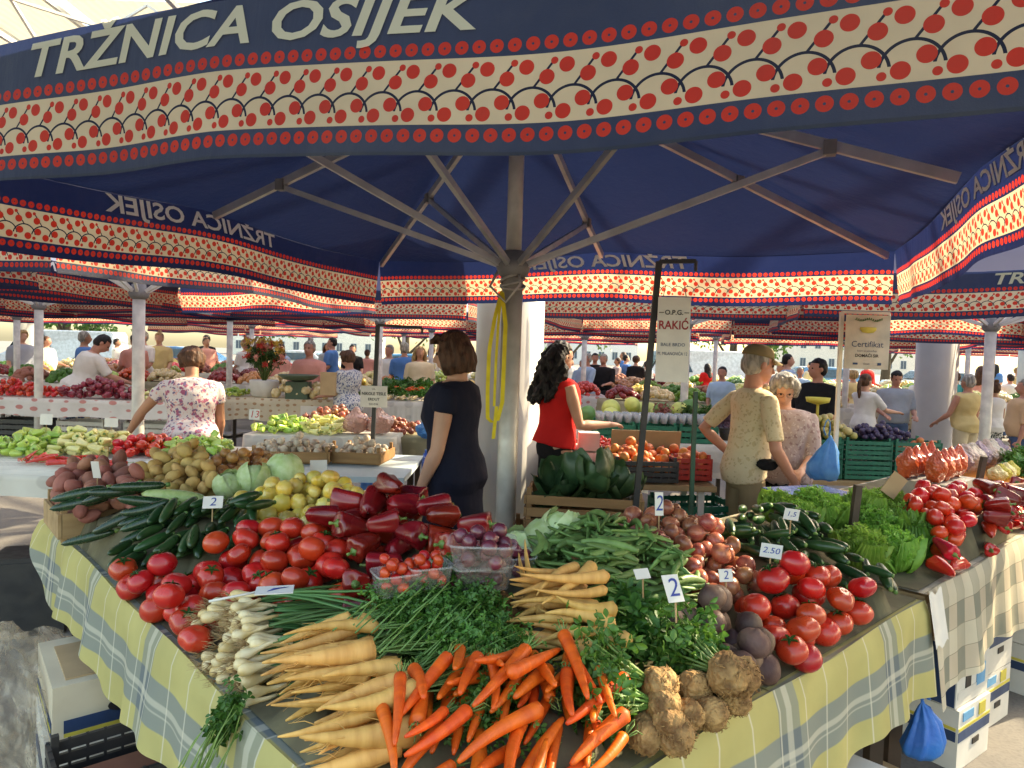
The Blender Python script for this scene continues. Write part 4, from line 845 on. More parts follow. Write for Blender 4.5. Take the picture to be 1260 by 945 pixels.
heap('cuc', [(905, 630, 1.06), (960, 622, 1.07), (1000, 630, 1.06), (960, 640, 1.05)], .0195, 'dark cucumber in the heap before the frilly lettuce', 'cucumber', 'cucumbers near the lettuce', L=.14, ang=wang(1000, 670, 1100, 720), jit=.35, maxn=12, tol=.02)
for i, (x, y, z, s_, lb) in enumerate(((960, 626, 1.05, .8, 'by the scale'), (1000, 622, 1.06, .85, 'furthest from the stake'), (985, 638, 1.03, .8, 'behind the cucumbers'), (1020, 634, 1.04, .85, 'against the dark stake'), (1062, 625, 1.05, .9, 'pale, behind the dark stake'), (1092, 620, 1.04, .85, 'pale, next to the tomatoes'), (1072, 652, 1.0, 1.05, 'in the middle of the lettuces'), (1108, 645, 1.0, 1.0, 'beside the red peppers'), (1096, 680, .95, 1.05, 'hanging near the cloth edge'), (1130, 668, .94, 1.05, 'at the cloth corner by the peppers'), (1060, 676, .97, .95, 'low against the cucumbers'))):
    p = at(x, y, z-.04); inst(PR['let'][i % 3], euler(.4*rq(), .4*rq(), i), p, s_*.66, 'frilly green lettuce '+lb, 'lettuce', 'heads of lettuce')
    HEAPS.append(([(p[0]+.12*math.cos(a), p[1]+.12*math.sin(a)) for a in (0, 1, 2, 3, 4, 5)], (lambda x, y, z=z: z-.05), .06, .85, None))
heap('tomb', [(1110, 612, 1.07), (1130, 596, 1.1), (1180, 592, 1.1), (1205, 605, 1.07), (1190, 640, 1.02), (1160, 655, .98), (1140, 630, 1.03)], .033, 'glossy bright red tomato behind the lettuce', 'tomato', 'tomatoes behind the lettuce', maxn=148, tz=.85, K=20)
heap('rpe', [(1158, 692, .92), (1156, 655, .97), (1172, 634, 1.0), (1215, 622, 1.02), (1290, 616, 1.0), (1300, 640, .93), (1240, 668, .91), (1190, 697, .90)], .030, 'long pointed red pepper by the edge of the beige cloth', 'pepper', 'bright red peppers', L=.13, ang=wang(1160, 650, 1200, 690), jit=.5, maxn=94, tz=.85, tol=.03)
heap('dpe', [(1200, 616, 1.05), (1206, 600, 1.08), (1245, 596, 1.08), (1300, 604, 1.05), (1296, 620, 1.02), (1225, 622, 1.04)], .034, 'dark red pepper under the reaching hand', 'pepper', 'dark peppers under the hand', L=.1, ang=lambda x, y: rq()*3, jit=1, maxn=32, tz=.85, tol=.03, sc=(.7, .95))
heap('rpe', [(1150, 700, .88), (1158, 672, .90), (1195, 645, .91), (1240, 622, .91), (1300, 608, .91), (1300, 640, .88), (1245, 672, .87), (1190, 702, .87)], .030, 'long pointed red pepper by the edge of the beige cloth', 'pepper', 'bright red peppers', L=.12, ang=lambda x, y: rq()*3, jit=.5, maxn=60, tz=.85, tol=.05, thick=.1)
riser('display_cover', (1.99, 5.46, .02, .98), .85, s2, darkcl)
# ------------------------------------------------------------------ people
def fabric_m(name, c, c2=None, sc=3, rough=.85, bump=.5):
    return pm(name, c, c2 or tuple(x*.85 for x in c), sc, rough, .15, bump, 9, .02)
def print_m(name, base, cols, sc, thr=.35):
    if name in MATS: return MATS[name]
    t = NT(name); co = t.coord(); c = base
    n = t.n('ShaderNodeVectorMath', operation='ADD'); t.l(co, n.inputs[0])
    nn = t.n('ShaderNodeTexNoise'); nn.inputs['Scale'].default_value = sc*1.3; t.l(co, nn.inputs['Vector']); vm = t.n('ShaderNodeVectorMath', operation='SCALE'); t.l(nn.outputs[1], vm.inputs[0]); vm.inputs['Scale'].default_value = 1.2/sc; t.l(vm.outputs[0], n.inputs[1])
    for i, cc in enumerate(cols):
        v = t.n('ShaderNodeTexVoronoi'); v.inputs['Scale'].default_value = sc*(1+.35*i); v.inputs['Randomness'].default_value = 1
        off = t.n('ShaderNodeVectorMath', operation='ADD'); t.l(n.outputs[0], off.inputs[0]); off.inputs[1].default_value = (i*3.3, i*1.7, i); t.l(off.outputs[0], v.inputs['Vector'])
        c = t.mix(t.ramp(v.outputs['Distance'], thr-.04*i, thr-.08-.04*i), c, cc)
    b = t.noise(co, 9, 4); MATS[name] = t.done(t.bsdf(c, .85, .15, b, .5, .02)); return MATS[name]
def skin_m(name, c): return pm(name, c, tuple(x*.82 for x in c), 7, .5, .35, .12, 60, .002, sss=.12)
SK = dict(a=skin_m('skin_fair', (.62, .34, .23)), b=skin_m('skin_tan', (.46, .23, .14)), c=skin_m('skin_ruddy', (.52, .25, .17)))
def hair_m(name, c): return pm(name, c, tuple(x*.45 for x in c), 40, .55, .3, 1., 110, .006, stretch=(1, 1, .25), detail=6, lo=.4, hi=.6)
HB = hair_m('hair_brown', (.10, .045, .025)); HK = hair_m('hair_black', (.018, .014, .013)); HG = hair_m('hair_grey', (.42, .39, .34)); HL = hair_m('hair_blond', (.48, .32, .14)); HR = hair_m('hair_auburn', (.12, .055, .028))
EYW = pm('eye', (.05, .03, .02), rough=.15)
def nrm(v): v = np.array(v, float); return v/(np.linalg.norm(v)+1e-9)
def ell_loft(m, P, rad, side, n=20):
    """elliptic cross-sections: P centres, rad (across, along depth), side = unit vector across"""
    V = []; N = len(P)
    for i, p in enumerate(P):
        d = nrm(np.array(P[min(i+1, N-1)])-np.array(P[max(i-1, 0)])); a = nrm(side-d*np.dot(side, d)); b = np.cross(d, a)
        for k in range(n): w = 2*PI*k/n; V.append(np.array(p)+a*rad[i][0]*math.cos(w)+b*rad[i][1]*math.sin(w))
    m.add(V, [(i*n+k, i*n+(k+1) % n, (i+1)*n+(k+1) % n, (i+1)*n+k) for i in range(N-1) for k in range(n)]+[tuple(range(n))[::-1], tuple((N-1)*n+k for k in range(n))])
def person(label, loc, yaw, H=1.7, lean=0, arms=None, legs=None, head=(0, 0), skin='a', top=None, bottom=None, shoes=None, hair=HB, style='short', sleeve=.5, fem=False, fat=1., cap=None, kind='trousers', hem=.50, vox=.008, group=None, glasses=False, extras=None, bag=None, voxb=None):
    t_ = thing('person', label, 'person', loc, R(yaw), group); S = H; X = V3(1, 0, 0)
    A = np.array(Matrix.Rotation(-R(lean), 3, 'X')); hip = V3(0, 0, .515*S)
    up = lambda v: hip+A@(np.array(v)*S-hip)
    fx = fat; sh = (.108 if fem else .120)*S; wz = [.49, .53, .57, .62, .67, .72, .77, .80, .825, .84]
    ww = [.092, .098, .093, .080, .084, .094, .102, .104, .088, .045] if fem else [.088, .092, .090, .086, .092, .102, .110, .112, .09, .045]
    dd = [.062, .072, .068, .060, .064, .076, .074, .064, .05, .035] if fem else [.062, .068, .068, .066, .068, .074, .072, .064, .05, .035]
    bul = [0, -.012, -.004, .004, .006, .014, .008, 0, -.004, -.004]; 
    if fat > 1.1: bul[2] += .02; bul[3] += .03; bul[4] += .02
    tp = [up((0, y, z)) for z, y in zip(wz, bul)]; tr_ = [(w*S*fx, d*S*fx*(1+.25*(fat-1))) for w, d in zip(ww, dd)]
    Xh = A@X
    arms = arms or {}; legs = legs or {}
    ad = {'L': ((-.12, .02, -1), (-.06, .25, -1)), 'R': ((.12, .02, -1), (.06, .25, -1))}; ad.update(arms)
    J = {}
    for k, sg in (('L', -1), ('R', 1)):
        s0 = up((sg*sh/S*(.96 if fat < 1.1 else 1.06), -.003, .797)); u, f = nrm(ad[k][0]), nrm(ad[k][1]); e = s0+u*.172*S; w_ = e+f*.148*S; J[k] = (s0, e, w_, f, u)
    ld = {'L': ((-.02, .02, -1), (0, -.03, -1)), 'R': ((.02, .02, -1), (0, -.03, -1))}; ld.update(legs); G = {}
    for k, sg in (('L', -1), ('R', 1)):
        h0 = V3(sg*.052*S*fx, 0, .50*S); a, b = nrm(ld[k][0]), nrm(ld[k][1]); kn = h0+a*.235*S; an = kn+b*.232*S; G[k] = (h0, kn, an)
    # head
    nb = up((0, -.006, .835)); HM = A@np.array(Matrix.Rotation(R(head[0]), 3, 'Z'))@np.array(Matrix.Rotation(R(head[1]), 3, 'X'))
    hc = nb+A@V3(0, .012, .095)*S*1. + (HM-A)@V3(0, 0, .05)*S; hs = S*.95
    hp = lambda x, y, z: hc+HM@(V3(x, y, z)*hs)
    m = MB()
    def ball(c, r, M_=None, sub=3):
        v, f = ICO[sub]; v = v*np.array(r); v = v@(M_.T if M_ is not None else np.eye(3)); m.add(v+c, f)
    ball(hp(0, -.006, .012), np.array((.047, .056, .056))*hs, HM); ball(hp(0, .012, -.022), np.array((.038, .042, .044))*hs, HM); ball(hp(0, .03, -.045), np.array((.022, .02, .018))*hs, HM)
    m.tube([hp(0, .050, .008), hp(0, .062, -.010), hp(0, .066, -.018), hp(0, .054, -.022)], [.0045*hs, .007*hs, .009*hs, .006*hs], 8)
    m.tube([hp(-.014, .050, -.036), hp(0, .055, -.037), hp(.014, .050, -.036)], [.003*hs, .0065*hs, .003*hs], 7); m.tube([hp(-.022, .044, .014), hp(0, .050, .016), hp(.022, .044, .014)], [.005*hs, .006*hs, .005*hs], 7)
    for sg in (-1, 1): ball(hp(sg*.049, -.004, -.006), np.array((.006, .012, .018))*hs, HM, 2)
    ell_loft(m, [nb-A@V3(0, 0, .03)*S, nb+A@V3(0, .002, .01)*S, hp(0, -.01, -.035), hp(0, -.008, -.01)], [(.045*S, .038*S), (.032*S, .034*S), (.031*S, .034*S), (.03*S, .03*S)], Xh)
    ell_loft(m, tp, [(a*.97, b*.97) for a, b in tr_], Xh)
    for k, sg in (('L', -1), ('R', 1)):
        s0, e, w_, f, u = J[k]; q = fx**.5
        m.tube([s0-u*.01*S, s0+(e-s0)*.3, s0+(e-s0)*.75, e, e+(w_-e)*.25, e+(w_-e)*.7, w_, w_+f*.015*S], [.027*S*q, .029*S*q, .024*S*q, .0225*S, .024*S*q, .018*S, .0145*S, .015*S], 12)
        # hand: palm, four fingers, thumb
        ax = nrm(np.cross(f, V3(0, 0, 1.)) if abs(f[2]) < .85 else V3(0, 1., 0)); nm = nrm(np.cross(ax, f)); 
        if abs(f[2]) >= .85: ax = nrm(V3(0, 1., 0)-f*f[1]); nm = nrm(V3(-sg, 0, 0))
        else: nm = -nm if nm[2] > 0 else nm
        pc = w_+f*.030*S; v, ff = ICO[2]; Mh = np.column_stack([ax, f, nm]); m.add((v*np.array((.025, .032, .012))*S)@Mh.T+pc, ff)
        for j in range(4):
            r0 = .0054*S; b0 = w_+f*.052*S+ax*(j-1.5)*.0125*S; Lf = (.036, .042, .039, .030)[j]*S; d1 = nrm(f+nm*.25); d2 = nrm(f+nm*.9); d3 = nrm(f*.5+nm*1.1)
            m.tube([b0-f*.01*S, b0, b0+d1*Lf*.45, b0+d1*Lf*.45+d2*Lf*.35, b0+d1*Lf*.45+d2*Lf*.35+d3*Lf*.25], [r0, r0, r0*.95, r0*.85, r0*.6], 7)
        tb = w_+f*.014*S+ax*.020*S*(1 if abs(f[2]) >= .85 else -sg); td = nrm(f*.8+ax*.75*(1 if abs(f[2]) >= .85 else -sg)+nm*.4); m.tube([tb, tb+td*.018*S, tb+nrm(td+f*.5)*.038*S], [.0085*S, .0065*S, .005*S], 7)
        h0, kn, an = G[k]
        m.tube([h0+V3(0, 0, .02*S), h0+(kn-h0)*.4, kn, kn+(an-kn)*.3, kn+(an-kn)*.8, an], [.052*S*fx, .045*S*fx, .030*S, .032*S, .021*S, .02*S], 12)
        m.tube([an+V3(0, -.02, -.02)*S, an+V3(0, .03, -.028)*S, an+V3(0, .085, -.036)*S], [.022*S, .022*S, .014*S], 10, flat=.8)
    vb = voxb or vox
    ob('body', remeshed(m, 'body', [SK[skin]], vb, 2), t_)
    fold = lambda k, a: (lambda co: a*nz(co, 9, k)*(.5+.5*nz(co, 3, k))+a*.5*nz(co, 24, k+2))
    seed = (len(label)*7) % 13
    # top garment
    if top is not None:
        m = MB(); hz = hem; zs = [hz]+[z for z in wz if z > hz+.01]; P, Rr = [], []
        for z in zs:
            w_ = np.interp(z, wz, ww); d_ = np.interp(z, wz, dd); y_ = np.interp(z, wz, bul); g_ = 1.09 if z > .63 else 1.16+.5*(.63-z)
            P.append(up((0, y_, z))); Rr.append((w_*S*fx*g_+.008, d_*S*fx*g_+.012))
        P[-1] = up((0, -.004, .838)); Rr[-1] = (.052*S, .042*S); ell_loft(m, P, Rr, Xh, 28)
        for k, sg in (('L', -1), ('R', 1)):
            s0, e, w_, f, u = J[k]; q = fx**.5
            if sleeve > 0:
                full = [s0-u*.02*S, s0, s0+(e-s0)*.5, e, e+(w_-e)*.5, w_]; rr = [.024, .033, .035, .031, .027, .023]; cum = [0, .0, .5, 1, 1.5, 2]; lim = sleeve*2; Pp, Rq = [], []
                for p, r_, c in zip(full, rr, cum):
                    if c <= lim+.01: Pp.append(p); Rq.append(r_*S*q)
                i = min(len(Pp), 5); c0 = cum[i-1]; 
                if lim > c0+.05: fr = (lim-c0)/(cum[i]-c0); Pp.append(full[i-1]+(full[i]-full[i-1])*fr); Rq.append((rr[i-1]+(rr[i]-rr[i-1])*fr)*S*q*1.04)
                m.tube(Pp, Rq, 14)
        tpo = ob('top', remeshed(m, 'top', [top], vox*1.15, 3, fold(seed, .007)), t_)
    # lower garment
    if bottom is not None:
        m = MB()
        if kind == 'skirt':
            zs = [.575, .55, .50, .42, .34, .26]; ell_loft(m, [V3(0, -.004*S, z*S) for z in zs], [(a*S*fx, a*.8*S*fx) for a in (.084, .098, .108, .112, .116, .12)], X, 28)
        else:
            ell_loft(m, [V3(0, -.004*S, z*S) for z in (.585, .56, .53, .49, .465)], [(a*S*fx, b*S*fx) for a, b in ((.080, .060), (.092, .072), (.099, .08), (.1, .078), (.088, .06))], X, 24)
            cut = 1. if kind == 'trousers' else .92*.5
            for k in 'LR':
                h0, kn, an = G[k]; p = [h0, h0+(kn-h0)*.5, kn] + ([kn+(an-kn)*.5, an-(an-kn)*.03] if kind == 'trousers' else []); p[-1] = p[-1]
                m.tube(p, [.058*S*fx, .052*S*fx, .043*S, .040*S, .038*S][:len(p)], 14)
        ob('skirt' if kind == 'skirt' else kind, remeshed(m, 'lower', [bottom], vox*1.2, 3, fold(seed+3, .008)), t_)
    if shoes is not None:
        for k in 'LR':
            an = G[k][2]; m = MB(); m.tube([an+V3(0, -.032, -.02)*S, an+V3(0, -.01, -.02)*S, an+V3(0, .035, -.026)*S, an+V3(0, .088, -.036)*S, an+V3(0, .105, -.038)*S], [.016*S, .027*S, .027*S, .024*S, .01*S], 12, flat=.8); ob('shoe', m.mesh('shoe', shoes), t_)
    # hair
    if hair is not None and style != 'bald':
        m = MB(); HV = np.array
        def hb(x, y, z, rx, ry, rz, sub=3): v, f = ICO[sub]; m.add((v*HV((rx, ry, rz))*hs)@HM.T+hp(x, y, z), f)
        hb(0, -.012, .022, .0525, .058, .056); hb(0, -.025, .0, .050, .047, .055)
        if style == 'bob':
            for a in range(-5, 6):
                w_ = a/5*2.05; x, y = math.sin(w_)*.046, -math.cos(w_)*.052-.005; m.tube([hp(x*.8, y*.8, .04), hp(x*1.1, y*1.08, 0), hp(x*1.16, y*1.1-.002, -.045), hp(x*1.05, y*1.0, -.075)], [.017*hs, .018*hs, .018*hs, .012*hs], 10)
            for a in (-1.5, -.5, .5, 1.5): m.tube([hp(a*.010, .03, .062), hp(a*.016, .053, .048), hp(a*.020, .058, .024)], [.014*hs, .011*hs, .006*hs], 8)
        if style == 'shortf':
            for a in range(-4, 5): w_ = a/4*1.9; m.tube([hp(math.sin(w_)*.03, -math.cos(w_)*.04, .06), hp(math.sin(w_)*.052, -math.cos(w_)*.057-.004, .02), hp(math.sin(w_)*.047, -math.cos(w_)*.052-.004, -.028)], [.02*hs, .021*hs, .014*hs], 9)
            for a in (-1, 0, 1): m.tube([hp(a*.02, .01, .07), hp(a*.022, .048, .052), hp(a*.03, .054, .034)], [.016*hs, .012*hs, .006*hs], 8)
        if style in ('long', 'curly'):
            for a in range(-5, 6):
                w_ = a/5*1.5; x, y = math.sin(w_)*.052, -math.cos(w_)*.056-.006; ln = -.16-.07*math.cos(w_) if style == 'long' else -.20-.05*math.cos(w_)
                pts = [hp(x*.7, y*.7, .05)]; n_ = 9
                for j in range(1, n_): q = j/(n_-1); wob = (.012*math.sin(9*q+a*2) if style == 'curly' else .002); pts.append(hp(x*(1.1+.35*q)+wob, y*(1.1+.15*q)-.02*q+wob, .02+(ln-.02)*q))
                m.tube(pts, [.018*hs]+[.021*hs*(1+.15*math.sin(7*j+a)) for j in range(1, n_-1)]+[.006*hs], 9)
        if style == 'pony':
            hb(0, -.066, .012, .014, .014, .014, 2); m.tube([hp(0, -.062, .02), hp(0, -.09, .0), hp(.004, -.10, -.06), hp(.004, -.092, -.13), hp(0, -.088, -.17)], [.012*hs, .018*hs, .021*hs, .017*hs, .004*hs], 10)
        if style == 'bun': hb(0, -.03, .085, .026, .026, .022, 2)
        hd = remeshed(m, 'hair', [hair], max(.006, vox*.8), 1, lambda co: .004*nz(co, 45 if style != 'curly' else 60, 3)+(.007*nz(co, 70, 1) if style == 'curly' else 0)); co = None
        # clear the face
        hdm = hd; n = len(hdm.vertices); c = np.zeros(n*3); hdm.vertices.foreach_get('co', c); c = c.reshape(-1, 3); lc = (c-hc)@HM/hs
        face = (lc[:, 1] > .012) & (lc[:, 2] < .038) & (np.abs(lc[:, 0]) < .044); lc[face, 1] = np.minimum(lc[face, 1], .012+0*lc[face, 1]) if style in ('short', 'pony', 'bun', 'long', 'curly') else np.minimum(lc[face, 1], .03)
        c = lc*hs@HM.T+hc; hdm.vertices.foreach_set('co', c.ravel()); hdm.update(); ob('hair', hdm, t_)
    if vox < .012:
        for sg in (-1, 1): k = MB(); k.ico(hp(sg*.019, .0475, .004), .0055*hs, 2); ob('eye', k.mesh('eye', EYW), t_)
    if glasses:
        k = MB()
        for sg in (-1, 1):
            c0 = [hp(sg*.021+.015*math.cos(a), .056, .002+.012*math.sin(a)) for a in np.linspace(0, 2*PI, 13)]; k.tube(c0, .0012, 5); k.tube([hp(sg*.036, .055, .006), hp(sg*.05, .02, .004), hp(sg*.051, -.005, 0)], .0012, 5)
        ob('glasses', k.mesh('glasses', dkwood), t_)
    if cap is not None:
        m = MB(); n = 20; V = []
        for j in range(8):
            e_ = j/7*PI/2
            for k in range(n): w_ = 2*PI*k/n; V.append(hp(.056*math.cos(e_)**.7*math.cos(w_), -.012+.064*math.cos(e_)**.7*math.sin(w_), .030+.050*math.sin(e_)))
        m.add(V, [(i*n+k, i*n+(k+1) % n, (i+1)*n+(k+1) % n, (i+1)*n+k) for i in range(7) for k in range(n)]+[tuple(range(n))[::-1]]); cp = ob('cap', m.mesh('cap', cap), t_)
        k = MB(); 
        for zz in (0, -.003):
            k.grid(lambda u, v, zz=zz: hp((u-.5)*.1*(1-.25*v*v), .045*math.cos((u-.5)*1.6)+.05*v*(1-(2*u-1)**2*.55), .034+zz-.012*v-.012*(2*u-1)**2), 12, 6)
        ob('brim', k.mesh('brim', cap), cp)
    return t_, hp, J, up
W = lambda px, Y, top_: aty(px, top_, Y)
def stand(px, top_, Y):
    p = aty(px, top_, Y); return (p[0], p[1], 0), p[2]
KH = fabric_m('khaki', (.30, .23, .13)); NAVY = fabric_m('navy_jersey', (.018, .020, .036), (.012, .013, .026)); BLK = fabric_m('black_cotton', (.015, .014, .015)); WHT = fabric_m('white_cotton', (.74, .71, .66)); CRM = fabric_m('cream_cotton', (.66, .55, .36))
RED = fabric_m('red_cotton', (.62, .02, .02)); JEAN = fabric_m('jeans', (.08, .13, .24)); GRY = fabric_m('grey_cotton', (.34, .37, .42)); PNK = fabric_m('pink_cotton', (.68, .32, .26)); BLU = fabric_m('blue_cotton', (.08, .2, .48)); LBL = fabric_m('pale_blue_cotton', (.38, .52, .68)); YLS = fabric_m('pale_yellow_cotton', (.72, .56, .26)); ROS = print_m('mauve_print', (.42, .33, .31), [(.30, .20, .20), (.55, .46, .42)], 30, .36)
SHO = pm('shoe_leather', (.05, .04, .035), rough=.5)
FLO = print_m('floral_print', (.62, .54, .52), [(.34, .10, .17), (.16, .12, .22), (.62, .32, .30)], 22, .40)
FLO2 = print_m('blue_floral_print', (.6, .58, .56), [(.08, .1, .2), (.2, .24, .36)], 34, .42); LEO = print_m('sand_print', (.66, .55, .36), [(.56, .44, .26), (.50, .40, .25)], 26, .33); ZEB = print_m('zebra_print', (.68, .66, .6), [(.03, .03, .03), (.03, .03, .03)], 26, .48)
ARM_F = lambda a=.15, f=.1: ((0, a, -1), (0, 1, f))
l, h = stand(563, 407, 3.85); person('woman with a dark brown bob in a navy dress, standing beside the front pole', l, 78, h, arms={'L': ((-.12, .12, -1), (.02, .42, -1)), 'R': ((.1, .1, -1), (.0, .7, -.8))}, head=(4, -12), skin='a', top=NAVY, bottom=NAVY, kind='skirt', hem=.44, sleeve=.16, fem=True, hair=HB, style='bob', shoes=SHO, vox=.007, fat=1.08)
l, h = stand(688, 420, 5.3); person('woman with long curly black hair in a red sleeveless top and dark belt', l, -62, h, arms={'L': ((-.1, .12, -1), (.0, 1, -.12)), 'R': ((.1, .3, -1), (0, 1, .0))}, head=(-6, -12), skin='a', top=RED, bottom=BLK, sleeve=0, hem=.53, fem=True, hair=HK, style='curly', shoes=SHO, vox=.008)
l, h = stand(925, 421, 4.4); cm, chp, cJ, cup = person('man in a khaki cap and sand printed shirt, arms bent by the green crates', l, -78, h-.02, arms={'L': ((-.45, -.75, -.95), (.3, .75, -.75)), 'R': ((.25, .05, -1), (-.1, .6, -.8))}, head=(-6, -8), skin='c', top=LEO, bottom=KH, sleeve=.42, hair=HG, style='short', shoes=SHO, vox=.007, cap=fabric_m('khaki_cap', (.24, .19, .10)), fat=.88, lean=3)
l, h = stand(966, 458, 4.75); person('elderly woman with grey hair and glasses looking down beside the capped man', l, 150, h, arms={'L': ((-.15, .3, -1), (.2, 1, -.3)), 'R': ((.15, .3, -1), (-.2, 1, -.2))}, head=(14, -30), skin='a', top=ROS, bottom=BLK, sleeve=.6, fem=True, hair=HG, style='shortf', glasses=True, shoes=SHO, vox=.007, fat=1.12)
l, h = stand(236, 427, 5.4); person('woman with short brown hair in a floral blouse reaching down to the pepper table', l, 24, h+.02, arms={'L': ((-.75, .35, -.9), (-.45, .35, -.8)), 'R': ((.12, .2, -1), (.0, .7, -.7))}, head=(3, -14), skin='b', top=FLO, bottom=JEAN, sleeve=.24, fem=True, hair=HR, style='shortf', shoes=SHO, vox=.008, fat=1.12, lean=13)
l, h = stand(92, 405, 9.3); wt_, hp_, J_, up_ = person('heavy man in a white T-shirt leaning over red onions', l, -48, h+.02, arms={'L': ((-.05, .5, -.8), (.1, 1, -.45)), 'R': ((.1, .55, -.8), (.0, 1, -.35))}, head=(-16, -18), skin='c', top=WHT, bottom=JEAN, sleeve=.45, hair=HK, style='short', shoes=SHO, vox=.010, fat=1.25, lean=24)
for i, (s_, zz) in enumerate((('NA', .745), ('T·URE', .715), ('m o b', .685))):
    v, f = txt(s_, .058 if i < 2 else .035); A_ = np.array(Matrix.Rotation(-R(24), 3, 'X')); V = [up_((-x/h*1., -.108-.0*y, zz+y/h)) for x, y, _ in v]; k = MB(); k.add(V, f); ob('shirt_print', k.mesh('shirt_print', BLK, False), wt_)
l, h = stand(381, 419, 10.3); person('woman in a pink top with white hair under a dark bun, facing the flower vase', l, 172, h, arms={'L': ((-.2, .3, -1), (.1, 1, -.2)), 'R': ((.2, .3, -1), (-.1, 1, -.2))}, skin='c', top=PNK, bottom=JEAN, sleeve=.5, fem=True, hair=HG, style='bun', shoes=SHO, vox=.011, fat=1.2)
l, h = stand(430, 431, 9.3); person('woman in a blue floral blouse and black skirt holding a paper bag', l, 62, h, arms={'L': ((-.1, .25, -1), (0, 1, -.2)), 'R': ((.1, .25, -1), (0, 1, -.2))}, head=(10, -15), skin='c', top=FLO2, bottom=BLK, kind='skirt', sleeve=.45, fem=True, hair=HR, style='shortf', shoes=SHO, vox=.011, fat=1.2)
l, h = stand(1007, 441, 7.6); person('dark-haired man in a black T-shirt behind the yellow scale', l, 118, h, arms={'L': ((-.2, .2, -1), (.2, 1, -.2)), 'R': ((.25, .1, -1), (0, 1, -.1))}, head=(-20, 0), skin='c', top=BLK, bottom=JEAN, sleeve=.5, hair=HK, style='short', shoes=SHO, vox=.010, fat=1.2)
l, h = stand(1066, 460, 9.4); person('girl with a long dark ponytail in a white T-shirt, arms held out', l, -66, h, arms={'L': ((-.2, .7, -.7), (0, 1, -.1)), 'R': ((.2, .7, -.8), (0, 1, -.1))}, skin='a', top=WHT, bottom=BLK, sleeve=.42, fem=True, hair=HR, style='pony', shoes=SHO, vox=.011)
l, h = stand(1103, 456, 9.9); person('man in a grey T-shirt facing the ponytailed girl', l, 168, h, arms={'L': ((-.15, .2, -1), (.2, 1, -.3)), 'R': ((.15, .2, -1), (-.2, 1, -.3))}, head=(0, -20), skin='c', top=GRY, bottom=JEAN, sleeve=.48, hair=HK, style='short', shoes=SHO, vox=.011, fat=1.15)
l, h = stand(1192, 461, 9.5); person('grey-haired man in a pale yellow sleeveless shirt seen from behind', l, 22, h, arms={'L': ((-.25, .3, -1), (.1, .9, -.6)), 'R': ((.15, .1, -1), (0, .4, -1))}, skin='c', top=YLS, bottom=CRM, sleeve=0, hair=HG, style='short', shoes=SHO, vox=.011, fat=1.15)
l, h = stand(1224, 470, 10.2); person('woman in a white top and zebra-striped trousers next to the thick column', l, 10, h, arms={'R': ((.25, .2, -1), (.1, .7, -.6))}, skin='b', top=WHT, bottom=ZEB, sleeve=.2, fem=True, hair=HR, style='bun', shoes=SHO, vox=.011, fat=1.05)
l, h = stand(1262, 466, 8.6); person('man in an orange-cream T-shirt cut by the photo edge', l, 60, h, skin='c', top=fabric_m('apricot_cotton', (.68, .45, .26)), bottom=JEAN, sleeve=.5, hair=HG, style='short', shoes=SHO, vox=.012, fat=1.2)
